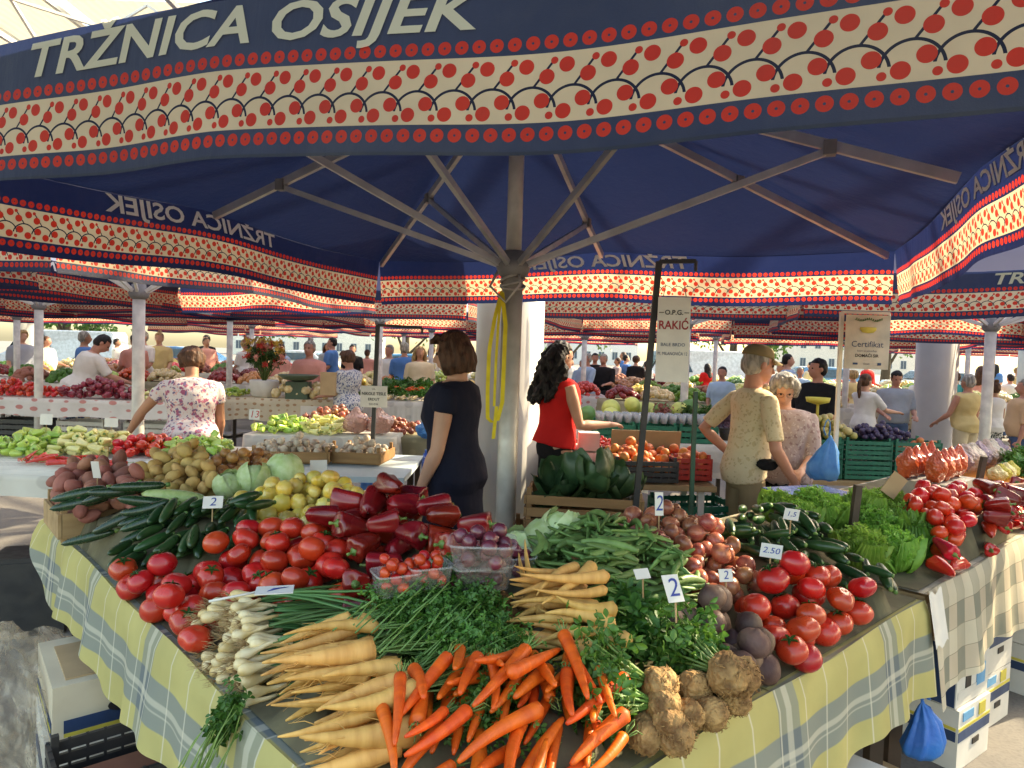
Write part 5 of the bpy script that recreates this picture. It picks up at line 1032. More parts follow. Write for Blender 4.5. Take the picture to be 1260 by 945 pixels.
# the customer at the right, only a forearm in view
p_ = at(1222, 606, 1.05); yw = 74.; S_ = 1.7; du, df = nrm((.1, .45, -.85)), nrm((.0, 1, -.12)); s0_ = V3(.12*S_, -.005, .806*S_); hnd = s0_+du*.172*S_+df*.2*S_; q_ = rotz(R(yw))@hnd
person('customer whose bare arm reaches over the dark red peppers', (p_[0]-q_[0], p_[1]-q_[1], p_[2]+.03-q_[2]), yw, S_, arms={'R': ((.1, .45, -.85), (.0, 1, -.12)), 'L': ((-.12, .05, -1), (0, .3, -1))}, skin='b', top=GRY, bottom=JEAN, sleeve=.35, hair=HK, style='short', shoes=SHO, vox=.01, voxb=.0065)
FARP = [
 (176, 407, 10.2, 160, WHT, JEAN, HG, 'short', 'c', 'tall grey-haired man in white standing behind the white T-shirt man'),
 (196, 409, 10.8, 190, YLS, CRM, HL, 'bun', 'a', 'blond person in pale yellow behind the leaning man'),
 (166, 411, 9.6, 60, PNK, JEAN, HK, 'short', 'b', 'dark-haired person in salmon red beside the tall man in white'),
 (254, 412, 13.5, 170, BLK, BLK, HK, 'short', 'c', 'person in black standing far back above the yellow peppers'),
 (302, 418, 12, 60, WHT, JEAN, HL, 'shortf', 'a', 'small figure in white far back near the flower vase'),
 (322, 402, 14, 160, BLK, BLK, HK, 'long', 'a', 'person in black with dark hair by a far pole'),
 (409, 415, 11.5, 100, BLU, JEAN, HK, 'short', 'c', 'man in a blue shirt behind the woman in the blue floral blouse'),
 (434, 424, 12.5, 190, BLK, JEAN, HK, 'short', 'c', 'dark-haired man half hidden behind the black skirt woman'),
 (479, 424, 9.8, 150, WHT, JEAN, HG, 'short', 'c', 'grey-haired man in a white shirt by the bunched onions'),
 (498, 421, 9.4, 5, BLU, BLK, HG, 'short', 'c', 'man in a blue T-shirt seen from behind'),
 (517, 426, 8.8, 195, CRM, CRM, HL, 'long', 'b', 'blond woman in a cream dress with a bag strap'),
 (452, 430, 14, 0, PNK, JEAN, HB, 'short', 'b', 'distant shopper in pink between the poles'),
 (530, 430, 13, 20, WHT, JEAN, HK, 'short', 'c', 'distant shopper in white left of the dark-haired woman'),
 (889, 451, 8.2, 150, LBL, JEAN, HK, 'short', 'c', 'man with dark hair behind the blueberry cups'),
 (1050, 456, 9.4, 20, YLS, JEAN, HL, 'shortf', 'a', 'blond shopper in yellow behind the ponytailed girl'),
 (1131, 462, 9.2, 90, WHT, JEAN, HK, 'short', 'c', 'shopper in white just left of the thick column'),
 (1176, 470, 10.5, 30, fabric_m('teal_cotton', (.05, .35, .34)), JEAN, HB, 'short', 'b', 'shopper in teal behind the sleeveless man'),
 (1243, 470, 11.5, 0, WHT, JEAN, HK, 'short', 'c', 'distant shopper in white beyond the zebra trousers'),
 (985, 452, 11, 170, LBL, JEAN, HG, 'short', 'c', 'distant man in pale blue between the elderly woman and the black T-shirt'),
 (716, 452, 12.5, 160, LBL, BLK, HG, 'short', 'c', 'grey-haired shopper in pale blue beyond the red top'),
 (760, 440, 14.5, 90, ROS, JEAN, HB, 'short', 'b', 'distant shopper in brown above the watermelons'),
 (795, 448, 15, 10, WHT, JEAN, HK, 'short', 'c', 'distant shopper in white near the black sign post'),
 (870, 452, 14, 30, RED, JEAN, HK, 'long', 'a', 'distant woman in red behind the cap man'),
 (700, 442, 16, 170, WHT, JEAN, HG, 'short', 'c', 'very distant shopper in white beside the curly hair'),
]
for px, tp_, Y, yaw, a, b, hr, sty, sk, lb in FARP:
    l, h = stand(px, tp_, Y*1.4); person(lb, l, yaw, min(1.86, max(1.5, h)), arms={'L': ((-.15, .2, -1), (.1, random.uniform(.2, 1), -.6)), 'R': ((.15, .1, -1), (-.1, random.uniform(.1, 1), -.7))}, skin=sk, top=a, bottom=b, hair=hr, style=sty, sleeve=.45, fem=sty in ('long', 'bun', 'shortf'), vox=.018, fat=random.uniform(1, 1.2), shoes=SHO)
for px, tp_, Y, yaw, a, b, hr, lb in ((742, 459, 14.6, 150, BLK, BLK, HG, 'seated elderly man in a dark shirt by the watermelons'), (722, 456, 14.2, 120, LBL, BLK, HG, 'seated bald-looking man in pale blue left of the dark-shirted one'), (732, 447, 16.5, 170, BLK, BLK, HK, 'woman in black with dark hair behind the seated men')):
    p = aty(px, tp_, Y); z0 = p[2]-.50*1.68-.43; person(lb, (p[0], p[1], max(-.02, -.42) if Y < 16 else 0), yaw, 1.68, legs={'L': ((-.08, 1, -.12), (0, .05, -1)), 'R': ((.08, 1, -.12), (0, .05, -1))} if Y < 16 else None, arms={'L': ((-.15, .4, -1), (.2, 1, -.1)), 'R': ((.15, .4, -1), (-.2, 1, -.1))}, skin='c', top=a, bottom=b, hair=hr, style='short', vox=.014, shoes=SHO, fat=1.15)
# ------------------------------------------------------------------ the stalls behind
def cardboard(name, c): return pm(name, c, tuple(x*.85 for x in c), 6, .8, .2, .2, 30)
CBW = cardboard('white_carton', (.66, .63, .57)); CBB = cardboard('brown_carton', (.46, .32, .18)); BLP = pm('black_plastic', (.025, .025, .027), (.04, .038, .036), 12, .4, .5, .1); GRP = pm('green_plastic', (.015, .16, .09), (.01, .12, .07), 12, .4, .5, .1); REP = pm('red_plastic', (.55, .03, .02), rough=.4); BUP = pm('blue_plastic', (.04, .12, .5), rough=.35); INK = pm('blue_ink', (.03, .06, .3), rough=.6); NBL = pm('navy_print', (.02, .05, .13), rough=.6); YPR = pm('yellow_print', (.62, .52, .08), rough=.6); SBL = pm('sky_blue_print', (.12, .35, .6), rough=.6)
def flat_text(parent, s, size, o, xa, ya, mat, name='writing', bold=True, shear=0., wmax=None):
    v, f = txt(s, size, bold, shear); 
    if wmax: w_ = v[:, 0].max()-v[:, 0].min(); v[:, 0] *= min(1, wmax/w_)
    m = MB(); m.add(np.array(o)+v[:, :1]*np.array(xa)+v[:, 1:2]*np.array(ya), f); return ob(name, m.mesh(name, mat, False), parent)
def cloth_print(name, base, motif, sc):
    t = NT(name); uv = t.n('ShaderNodeUVMap').outputs[0]; v = t.n('ShaderNodeTexVoronoi'); v.inputs['Scale'].default_value = sc; v.inputs['Randomness'].default_value = .25; t.l(uv, v.inputs['Vector'])
    c = t.mix(t.ramp(v.outputs['Distance'], .27, .23), base, motif); c = t.mix(t.ramp(t.noise(t.coord(), 4, 4), .3, .7), c, t.mix(.25, c, (.2, .17, .13))); return t.done(t.bsdf(c, .85, .15, t.noise(t.coord(), 5), .4, .02))
HEART = cloth_print('heart_cloth', (.68, .64, .60), (.55, .22, .2), 9); PATT = cloth_print('patchwork_cloth', (.58, .50, .36), (.38, .22, .12), 13); PLN = cloth_print('pale_cloth', (.62, .58, .50), (.5, .46, .4), 5); OLV = cloth_print('olive_cloth', (.34, .30, .18), (.42, .36, .22), 9)
def table(x0, x1, y0, y1, z, label, clothm=None, hang=.3, group=None, legm=None, rz=0., top=None, name='market_table'):
    cx, cy_ = (x0+x1)/2, (y0+y1)/2; t_ = thing(name, label, 'table', (cx, cy_, 0), R(rz), group); a, b = (x1-x0)/2, (y1-y0)/2
    m = MB(); m.box((0, 0, z-.02), (2*a, 2*b, .035)); ob('tabletop', m.mesh('tabletop', top or wood, False), t_)
    for sx_ in (-1, 1):
        for sy_ in (-1, 1): m = MB(); m.bar((sx_*(a-.08), sy_*(b-.08), 0), (sx_*(a-.08), sy_*(b-.08), z-.04), .04, .04); ob('leg', m.mesh('leg', legm or dkwood, False), t_)
    if clothm:
        m = MB(); uv = []; nu = 60
        def ring(d):
            P = []
            for i in range(nu*4):
                e, k = divmod(i, nu); q = k/nu; c4 = [(-1, -1), (1, -1), (1, 1), (-1, 1)]; A_, B_ = c4[e], c4[(e+1) % 4]; x = A_[0]+(B_[0]-A_[0])*q; y = A_[1]+(B_[1]-A_[1])*q
                w_ = .012+(.02+.015*math.sin(i*.7)+.01*math.sin(i*1.9))*d/.3; nx = [0, 1, 0, -1][e]; ny = [-1, 0, 1, 0][e]; P.append((x*a+nx*w_, y*b+ny*w_, z+.004-d*(1+.05*math.sin(i*.31))))
            return P
        V = []; per = 2*(a+b)*2
        for j in range(5): V += ring(hang*j/4); uv += [(per*i/(4*nu), hang*j/4) for i in range(4*nu)]
        N = nu*4; m.add(V, [(j*N+i, j*N+(i+1) % N, (j+1)*N+(i+1) % N, (j+1)*N+i) for j in range(4) for i in range(N)]+[tuple(range(N))[::-1]])
        ob('cloth', m.mesh('cloth', clothm, uv=uv), t_)
    return t_
def crate(loc, size, rz, mat, label, cat='crate', group=None, slats=3, name='plastic_crate', floor=True, posts=True):
    sx_, sy_, sz = size; t_ = thing(name, label, cat, loc, rz, group); th = .012
    for nx, ny, L, o in ((0, -1, sx_, sy_/2), (0, 1, sx_, sy_/2), (-1, 0, sy_, sx_/2), (1, 0, sy_, sx_/2)):
        m = MB(); L -= .002 if nx else 2*th+.004; h = sz/slats
        for k in range(slats):
            s_ = (L, th, h*.72) if ny else (th, L, h*.72); m.box((nx*(o-th/2), ny*(o-th/2), h*(k+.5)), s_)
        if slats > 3 or 'plastic' in name:
            n_ = int(L/.045)
            for k in range(n_+1):
                q = -L/2+L*k/n_; m.box((nx*(o-th/2-.001) if nx else q, ny*(o-th/2-.001) if ny else q, sz/2), (th*.8, .008, sz*.98) if nx else (.008, th*.8, sz*.98))
        ob('side_panel', m.mesh('side_panel', mat, False), t_)
    if floor: m = MB(); m.box((0, 0, .006), (sx_-.03, sy_-.03, .01)); ob('bottom_panel', m.mesh('bottom_panel', mat, False), t_)
    if posts:
        for a in (-1, 1):
            for b in (-1, 1): m = MB(); m.box((a*(sx_/2-.022), b*(sy_/2-.022), sz/2+.012), (.02, .02, sz+.022)); ob('corner_post', m.mesh('corner_post', mat, False), t_)
    return t_
def card(px, py, z, s, label, rz=0., size=(.075, .05), tilt=25, ink=None, stick=True, lines=None):
    c = at(px, py, z); t_ = thing('price_card', label, 'price card', tuple(c), rz); ct, st_ = math.cos(R(tilt)), math.sin(R(tilt)); ya = V3(0, st_, ct)
    m = MB(); m.box((0, 0, 0), (size[0], .0016, size[1]), M=np.column_stack([V3(1, 0, 0), V3(0, ct, -st_), ya])); ob('card', m.mesh('card', wm_, False), t_)
    nrm_ = V3(0, -ct, st_)
    if s: flat_text(t_, s, size[1]*(.95 if len(s) < 3 else .6), nrm_*.0014, V3(1, 0, 0), ya, ink or INK, bold=False, shear=.15, wmax=size[0]*.85)
    if lines:
        for i, (q, sz) in enumerate(lines): flat_text(t_, q, sz, nrm_*.0014+ya*(size[1]*(.32-.3*i)), V3(1, 0, 0), ya, ink or INK, wmax=size[0]*.9)
    if stick: m = MB(); m.tube([ya*-size[1]*.4+V3(0, .003, 0), ya*-size[1]*.5-V3(0, 0, .045)], .0022, 5); ob('stick', m.mesh('stick', wood, False), t_)
    return t_
def bag(c, r, mat, label, cat='bag', group=None, seed=0, name='plastic_bag', top=True):
    m = MB(); m.ico((0, 0, 0), 1, 4); r = np.array(r, float)
    def f(v): 
        q = v*r*(1+.16*nz(v, 2.5, seed)+.10*np.abs(nz(v, 7, seed+1))+.05*nz(v, 15, seed))[:, None]
        if top: k = np.clip((v[:, 2]-.45)/.55, 0, 1); q[:, :2] *= (1-.75*k*(1-.4*k))[:, None]; q[:, 2] += k*k*r[2]*.35
        return q
    return tag(ob(name, deform(m, f).mesh(name, mat), None, c), label, cat, group)
def clear_m(name, col, a):
    t = NT(name); b = t.bsdf(col, .18, .6, t.noise(t.coord(), 14, 5), .9, .02); tr = t.n('ShaderNodeBsdfTransparent'); m = t.n('ShaderNodeMixShader'); m.inputs[0].default_value = a; t.l(tr.outputs[0], m.inputs[1]); t.l(b, m.inputs[2]); return t.done(m.outputs[0])
def hang_bag(c, w_, h_, d_, mat, label, seed=0):
    prof = [(.06, 0), (.10, -.06), (.30, -.16), (.62, -.36), (.92, -.66), (1, -.85), (.80, -.97), (.3, -1.02), (.02, -1.0)]
    m = MB(); m.lathe(prof, 48, mod=lambda w, z: 1+(.20*math.cos(7*w+seed+3*z)+.10*math.cos(13*w+5*z+seed)+.05*math.cos(23*w+9*z))*(1+.8*z))
    def f(v): q = v*np.array([w_/2, d_/2, h_]); q[:, 0] += .1*w_*np.sin(v[:, 2]*5+seed); q[:, 2] += .04*h_*nz(v, 4, seed); return q
    o = tag(ob('plastic_bag', deform(m, f).mesh('plastic_bag', mat), None, c), label, 'bag')
    for sg in (-1, 1): k = MB(); k.tube([(sg*.01, 0, 0), (sg*.02, .01, .04), (sg*.012, 0, .085), (0, 0, .10)], [.006, .004, .004, .003], 6); ob('handle', k.mesh('handle', mat), o)
    return o
CLR = clear_m('clear_plastic', (.75, .75, .72), .22); 
t = NT('cloudy_plastic'); co = t.coord(); rn = t.noise(t.scale(co, (3, 1, 1)), 4, 6, .7, 1.); b_ = t.bsdf((.80, .68, .50), .14, .6, rn, .8, .03); tr_ = t.n('ShaderNodeBsdfTransparent'); mx_ = t.n('ShaderNodeMixShader'); t.l(t.ramp(rn, .40, .66, .06, .62), mx_.inputs[0]); t.l(tr_.outputs[0], mx_.inputs[1]); t.l(b_, mx_.inputs[2]); CLB = t.done(mx_.outputs[0]); BLB = pm('blue_bag', (.05, .22, .55), (.12, .35, .65), 10, .35, .5, .5, 30, .01, tr=.35)

def pile2(kind, x0, x1, y0, y1, z, peak, r, label, cat, group, L=0., n=60, cols=None, **kw):
    """a heap on a table further back, given by its real outline"""
    C = [(x0, y0), (x1, y0), (x1, y1), (x0, y1)]
    def px_of(p):
        q = RM.T@(np.array(p)-EYE); return (630-850*q[0]/q[2], 472.5+850*q[1]/q[2], p[2])
    heap(kind, [px_of((x, y, z+2*r)) for x, y in C], r, label, cat, group, extra=[px_of(((x0+x1)/2, (y0+y1)/2, z+peak))]*1, L=L, ang=kw.get('ang', lambda x, y: rq()*3), jit=1, maxn=n, tz=z, tol=kw.get('tol', .02), K=12, world=World(), thick=kw.get('thick', 6*r), sc=kw.get('sc', (.85, 1.1)))
# pepper table at the left
table(-4.1, -1.75, 3.75, 5.05, .85, 'pale topped table carrying green, pale and red peppers', PLN, .12)
pile2('gpe', -3.3, -2.93, 4.25, 4.75, .86, .16, .028, 'bright green pepper in the leftmost heap of the pepper table', 'pepper', 'green peppers', L=.085, n=55)
pile2('ype', -2.92, -2.6, 4.3, 4.8, .86, .16, .028, 'pale yellow pepper between the green peppers and the red ones', 'pepper', 'pale yellow peppers', L=.1, n=45)
pile2('tomb', -2.58, -2.3, 4.4, 4.85, .86, .15, .032, 'small red tomato next to the pale yellow peppers', 'tomato', 'tomatoes on the pepper table', n=32)
pile2('chi', -2.9, -2.35, 3.98, 4.18, .86, .07, .016, 'long thin red chilli lying before the pale peppers', 'chilli', 'long red chillies', L=.17, n=16, ang=lambda x, y: .3+.3*rq())
pile2('gpe', -2.3, -1.95, 4.5, 4.9, .86, .12, .028, 'green and yellow pepper by the reaching hand of the floral blouse', 'pepper', 'peppers by the reaching hand', L=.085, n=28)
table(-2.15, -.95, 5.55, 6.35, .88, 'table with yellow-green peppers and bagged onions behind the floral blouse', PLN, .3)
pile2('gpe', -2.1, -1.75, 5.6, 6.1, .89, .13, .028, 'yellow-green pepper just behind the floral blouse', 'pepper', 'yellow-green peppers behind the blouse', L=.085, n=40)
pile2('ype', -1.72, -1.4, 5.6, 6.1, .89, .13, .028, 'pale pepper beside the onion nets', 'pepper', 'pale peppers by the onion nets', L=.1, n=36)
for i, x in enumerate((-1.3, -1.1)): bag((x, 5.8, .99), (.1, .12, .09), clear_m('net_%d' % i, (.55, .3, .24), .8), ('net bag of onions nearer the yellow-green peppers', 'net bag of onions nearer the dark-haired woman')[i], 'bag', seed=i)
card(57, 516, 1.08, '', 'blank white card on a stick above the green peppers', size=(.08, .07), tilt=5); card(137, 520, 1.06, '', 'cream card behind the small red tomatoes', size=(.09, .06), tilt=5)
card(313, 510, 1.14, '13', 'price card marked 13 among the yellow-green peppers', size=(.07, .07), tilt=5, ink=REP)
card(118, 578, 1.10, '', 'small white card standing in the red potatoes', size=(.03, .07), tilt=-15)
# garlic table
paleb = pm('pale_blue_board', (.50, .58, .62), (.44, .52, .56), 5, .5)
table(-1.75, -.62, 4.05, 4.95, .85, 'table with a pale blue top and wooden garlic trays', None, top=paleb)
crate((-1.42, 4.55, .853), (.5, .34, .09), .1, wood2, 'low wooden tray full of garlic with dark skins', 'tray', slats=1, name='wooden_tray'); crate((-.98, 4.6, .853), (.34, .34, .09), -.1, wood2, 'low wooden tray of white garlic near the sign post', 'tray', slats=1, name='wooden_tray')
pile2('gar', -1.65, -1.2, 4.42, 4.68, .87, .13, .026, 'garlic bulb in the wooden tray behind the yellow tomatoes', 'garlic', 'garlic in the wide tray', n=60); pile2('gar', -1.12, -.84, 4.46, 4.74, .87, .12, .026, 'white garlic bulb in the tray near the sign post', 'garlic', 'garlic in the small tray', n=38)
card(392, 573, 1.10, '', 'tilted white card before the garlic trays', size=(.07, .05), tilt=30, rz=.3)
# onion table in the middle
table(-1.9, -.72, 5.9, 6.7, .85, 'wooden table with a big heap of small red-brown onions', OLV, .2)
pile2('ron', -1.85, -1.3, 5.95, 6.5, .86, .24, .030, 'small red-brown onion on the middle table', 'onion', 'onions on the middle table, west heap', n=90, sc=(.9, 1.2)); pile2('ron', -1.28, -.85, 6.0, 6.5, .86, .17, .028, 'small onion just past the black sign post', 'onion', 'onions past the sign post', n=60)
hang_bag((-1.0, 4.99, .84), .17, .36, .12, BLB, 'light blue plastic bag hanging under the sign post'); bag((-.72, 5.85, .93), (.08, .1, .07), BLB, 'blue plastic bag at the edge of the onion table', seed=3)
crate((-.45, 4.9, .55), (.34, .4, .3), .1, BUP, 'blue and white plastic crate beside the dark-haired woman', slats=4)
for k in range(3): m = MB(); m.box((0, 0, .27), (.36, .42, .54)); 
tag(ob('carton', MB().box((0, 0, .27), (.34, .4, .53)).mesh('carton', CBB, False), None, (-.45, 4.9, 0)), 'brown carton under the blue and white crate', 'box')
# table of hearts, far left
table(-7.1, -3.95, 8.55, 9.0, .86, 'long table with a white cloth of small red hearts', HEART, .22)
pile2('tomb', -7.0, -5.7, 8.6, 8.95, .87, .2, .04, 'red tomato on the heart-printed cloth', 'tomato', 'tomatoes on the heart cloth', n=85); pile2('dpe', -5.65, -4.75, 8.58, 8.95, .87, .26, .045, 'dark red onion heaped before the white T-shirt man', 'onion', 'red onions before the white T-shirt man', n=45) if 0 else None
PR['ron2'] = onions(pm('red_onion_skin', (.28, .02, .04), (.18, .012, .03), 20, .25, .5, .2, coat=.3, val=.2), .042, 'red_onion')
pile2('ron2', -5.65, -4.75, 8.58, 8.95, .87, .3, .045, 'dark red onion heaped before the white T-shirt man', 'onion', 'red onions before the white T-shirt man', n=55); pile2('ype', -4.7, -4.2, 8.6, 8.95, .87, .16, .035, 'yellow pepper near the pole on the heart-printed cloth', 'pepper', 'yellow peppers on the heart cloth', L=.12, n=26)
for i in range(3): crate((-6.3+i*.85, 8.9, .3), (.6, .4, .28), 0, (BLP, CBW, CBW)[i], 'crate %s under the heart-printed cloth' % ('nearest the photo edge', 'in the middle', 'nearest the pole')[i], slats=4); tag(ob('carton', MB().box((0, 0, .15), (.58, .38, .29)).mesh('carton', CBB, False), None, (-6.3+i*.85, 8.9, 0)), 'brown carton on the floor %s under the heart cloth' % ('nearest the photo edge', 'in the middle', 'nearest the pole')[i], 'box')
# table with flowers, scale and patchwork cloth
table(-4.1, -2.3, 9.45, 10.1, .88, 'table with a patchwork cloth, flower vase and green scale', PATT, .3)
vz = aty(325, 476, 9.7); vs_ = thing('flower_vase', 'white pot of red, yellow and pink flowers on the patchwork table', 'flower vase', (vz[0], 9.7, .885))
m = MB(); m.lathe([(.13, 0), (.17, .02), (.2, .22), (.19, .24), (.17, .23)], 20); ob('pot', m.mesh('pot', CBW), vs_)
m = MB(); ends = []
for k in range(46): a = random.random()*6.28; sp = random.random()*.3; e = V3(sp*math.cos(a), sp*math.sin(a), .45+.35*random.random()); m.tube([(0, 0, .2), e*.6+V3(0, 0, .1), e], [.006, .005, .003], 4); ends.append(e)
ob('stems', m.mesh('stems', G_STEM), vs_)
for nm, c, q in (('red_flowers', (.65, .05, .03), 0), ('yellow_flowers', (.75, .5, .08), 1), ('pink_flowers', (.7, .28, .2), 2)):
    m = MB(); leaf_cloud(m, ends[q::3], 260, .035, (.03, .03, .03), 3, ang=1.2); ob('blossom', m.mesh(nm, pm(nm, c)), vs_)
m = MB(); leaf_cloud(m, [e*.7+V3(0, 0, .1) for e in ends], 300, .05, (.05, .05, .04), 3); ob('leaves', m.mesh('leaves', G_LEAF), vs_)
sc_ = thing('kitchen_scale', 'dark green scale with a tilted bowl before the woman in pink', 'scale', (-2.95, 9.55, .885))
m = MB(); m.box((0, 0, .12), (.3, .22, .24)); ob('body', m.mesh('body', pm('scale_green', (.05, .09, .05), rough=.5), False), sc_); m = MB(); m.lathe([(.05, .24), (.2, .27), (.28, .33), (.27, .335), (.19, .285), (.01, .26)], 20); ob('bowl', m.mesh('bowl', pm('scale_bowl', (.1, .14, .08), rough=.5)), sc_)
pile2('gpe', -4.05, -3.75, 9.5, 9.9, .89, .13, .035, 'green pepper on the patchwork cloth', 'pepper', 'green peppers on the patchwork cloth', L=.1, n=20); PR['cau'] = [Proto('cauliflower', round_fruit(.07, .8, 7, .06, -.1, 4).mesh('cauliflower', BUL))]
pile2('cau', -3.3, -2.5, 9.46, 9.6, .89, .14, .07, 'white root on the patchwork cloth beside the scale', 'vegetable', 'white roots by the scale', n=10)
tag(ob('paper_note', MB().box((0, 0, 0), (.26, .003, .16)).mesh('paper_note', wm_, False), None, (-2.75, 9.42, .72)), 'white paper pinned to the patchwork cloth', 'paper')
tag(ob('paper_bag', deform(MB().box((0, 0, 0), (.2, .12, .3)), lambda v: v).mesh('paper_bag', CBB, False), None, aty(405, 472, 9.1)), 'brown paper bag held by the woman in the blue floral blouse', 'bag')
# bunched roots and greens
table(-2.25, -.9, 9.9, 10.7, .86, 'table with white bunched onions, greens and orange roots', PLN, .3)
def bunch_row(x0, x1, y, z, n, mat1, mat2, label, cat, group):
    for k in range(n):
        x = x0+(x1-x0)*k/max(1, n-1); t_ = thing('bunch', label, cat, (x, y, z), rq()*.3, group); m = MB(); h = MB()
        for j in range(9): a = rq()*.05; m.tube([(a*1.2, -.2, .02*rq()+.04), (a, .0, .05+.02*rq())], [.012, .018], 6)
        leaf_cloud(h, [(rq()*.08, .06+.1*random.random(), .08+.08*random.random()) for _ in range(6)], 90, .05, (.05, .06, .04)); ob('roots', m.mesh('roots', mat1), t_); ob('greens', h.mesh('greens', mat2), t_)
bunch_row(-2.15, -1.05, 10.1, .87, 7, BUL, G_DARK, 'bunch of white spring onions with dark green tops', 'bunch', 'bunched white onions'); bunch_row(-1.75, -1.35, 10.45, .98, 4, CAR, G_DARK, 'bunch of orange roots behind the white onion bunches', 'bunch', 'bunched orange roots')
# ------------------------------------------------------------------ right-hand stalls
table(.62, 1.32, 4.35, 4.95, .80, 'small wooden table carrying the black and red fruit crates', None, legm=steelw)
crate((.86, 4.62, .805), (.42, .5, .14), .05, BLP, 'black crate of peaches on the small wooden table', slats=4); crate((1.2, 4.72, .805), (.26, .45, .15), 0, REP, 'red crate on the small wooden table', slats=4)
PR['pea'] = [Proto('peach', round_fruit(.034, .95, 2, .02, .1, k).mesh('peach', pm('peach_skin', (.72, .30, .07), (.6, .08, .04), 12, .5, .4, .05, val=.1))) for k in range(2)]
pile2('pea', .68, 1.04, 4.42, 4.85, .86, .16, .034, 'orange and red peach in the black crate', 'peach', 'peaches in the black crate', n=55); pile2('pea', 1.09, 1.3, 4.52, 4.9, .86, .12, .034, 'peach in the red crate', 'peach', 'peaches in the red crate', n=22)
tag(ob('cardboard_lid', MB().box((0, 0, 0), (.5, .01, .16), M=np.array(Matrix.Rotation(.25, 3, 'X'))).mesh('cardboard_lid', CBB, False), None, (.98, 4.98, 1.0)), 'brown cardboard flap standing behind the peach crates', 'cardboard')
for k in range(3): crate((1.2+.02*k, 4.6, .01+.22*k), (.5, .36, .21), .1*k, GRP, 'green plastic crate %s in the stack under the small table' % ('lowest', 'second', 'topmost')[k], slats=4)
table(.72, 2.4, 6.6, 7.7, .78, 'table with melons and green crates of blueberry cups', PLN, .3)
for k, x in enumerate((1.02, 1.42, 1.82)):
    crate((x, 6.85, .785), (.38, .4, .17), 0, GRP, 'green crate under blueberry cups, %s from the woman in red' % ('first', 'second', 'third')[k], slats=3)
CUP = clear_m('cup_plastic', (.7, .7, .72), .4); BLUB = pm('blueberry_skin', (.05, .06, .13), (.03, .03, .08), 60, .5)
m = MB(); m.lathe([(.028, 0), (.036, .09), (.034, .09), (.027, .003)], 12); cupm = m.mesh('blueberry_cup', CUP); m = MB()
for k in range(26): a = random.random()*6.28; q = .024*random.random()**.5; m.ico((q*math.cos(a), q*math.sin(a), .02+.065*random.random()), .009, 1)
bbm = m.mesh('berries', BLUB)
for j in range(3):
    for i in range(13):
        o = ob('blueberry_cup', cupm, None, (.88+i*.088, 6.72+j*.1, .965)); ob('berries', bbm, o); tag(o, 'clear cup of blueberries standing in rows on the green crates', 'cup', 'blueberry cups')
PR['mel'] = [Proto('melon', round_fruit(.1, .95, 8, .02, .02, k).mesh('melon', pm('melon_%d' % k, ((.62, .62, .16), (.12, .25, .06))[k], rough=.5))) for k in range(2)]
pile2('mel', .8, 2.0, 7.15, 7.6, .79, .3, .1, 'yellow or green melon behind the blueberry cups', 'melon', 'melons behind the blueberry cups', n=18)
for k, x in enumerate((1.55, 1.78, 2.0, 2.2)):
    t_ = thing('potted_herb', 'potted herb with %s leaves beside the melons' % ('reddish', 'bright green', 'dark green', 'purple-tinged')[k], 'potted plant', (x, 7.05, .79)); m = MB(); m.lathe([(.05, 0), (.07, .12), (.06, .12)], 12); ob('pot', m.mesh('pot', dkwood), t_); m = MB(); leaf_cloud(m, [(.05*rq(), .05*rq(), .18+.12*random.random()) for _ in range(8)], 220, .03, (.06, .06, .06)); ob('foliage', m.mesh('foliage', (pm('red_leaf', (.3, .08, .06)), G_LEAF, G_DARK, pm('purple_leaf', (.16, .07, .1)))[k]), t_)
table(.35, 1.05, 5.35, 6.2, .84, 'table in front of the woman in red with strawberries and a white box', PLN, .3)
pile2('cher', .55, .9, 5.5, 5.9, .86, .1, .018, 'strawberry in the low heap before the woman in red', 'strawberry', 'strawberries', n=80)
tag(ob('white_box', MB().box((0, 0, .07), (.16, .14, .14)).mesh('white_box', CBW, False), None, (.62, 5.45, .86)), 'small white box on the strawberry table', 'box'); tag(ob('steel_plate', MB().lathe([(.17, 0), (.18, .01), (.1, .03), (.01, .035)], 24).mesh('steel_plate', steelw), None, (.45, 5.55, .86)), 'flat round steel plate on the strawberry table', 'plate')
# kohlrabi crates
kc = at(712, 640, .86); 
tb2 = table(.0, .62, 3.05, 3.55, .60, 'low wooden stand under the two slatted crates', None)
crate((.31, 3.28, .605), (.56, .38, .17), .0, wood2, 'lower slatted wooden crate beside the front pole', 'crate', slats=3, name='wooden_crate'); crate((.36, 3.26, .80), (.54, .36, .17), -.12, wood2, 'upper slatted wooden crate heaped with dark green leaves', 'crate', slats=3, name='wooden_crate')
for i, (x, y, z, s_, lb) in enumerate(((690, 588, 1.03, .9, 'next to the pole'), (722, 580, 1.06, 1.0, 'topmost'), (760, 590, 1.03, .9, 'by the peach crates'), (675, 606, .98, .7, 'lowest, drooping over the slats'), (705, 600, 1.0, .8, 'in front of the topmost'), (742, 602, .99, .8, 'above the crate corner'), (735, 582, 1.04, .8, 'behind the topmost'))):
    p = aty(x, y, 3.25+.1*(i % 3)-.05); inst(PR['kal'][i % 3], euler(.5*rq(), .5*rq(), i*1.3), p, s_*1.0, 'dark green leafy head in the upper slatted crate, '+lb, 'leafy vegetable', 'dark leafy heads')
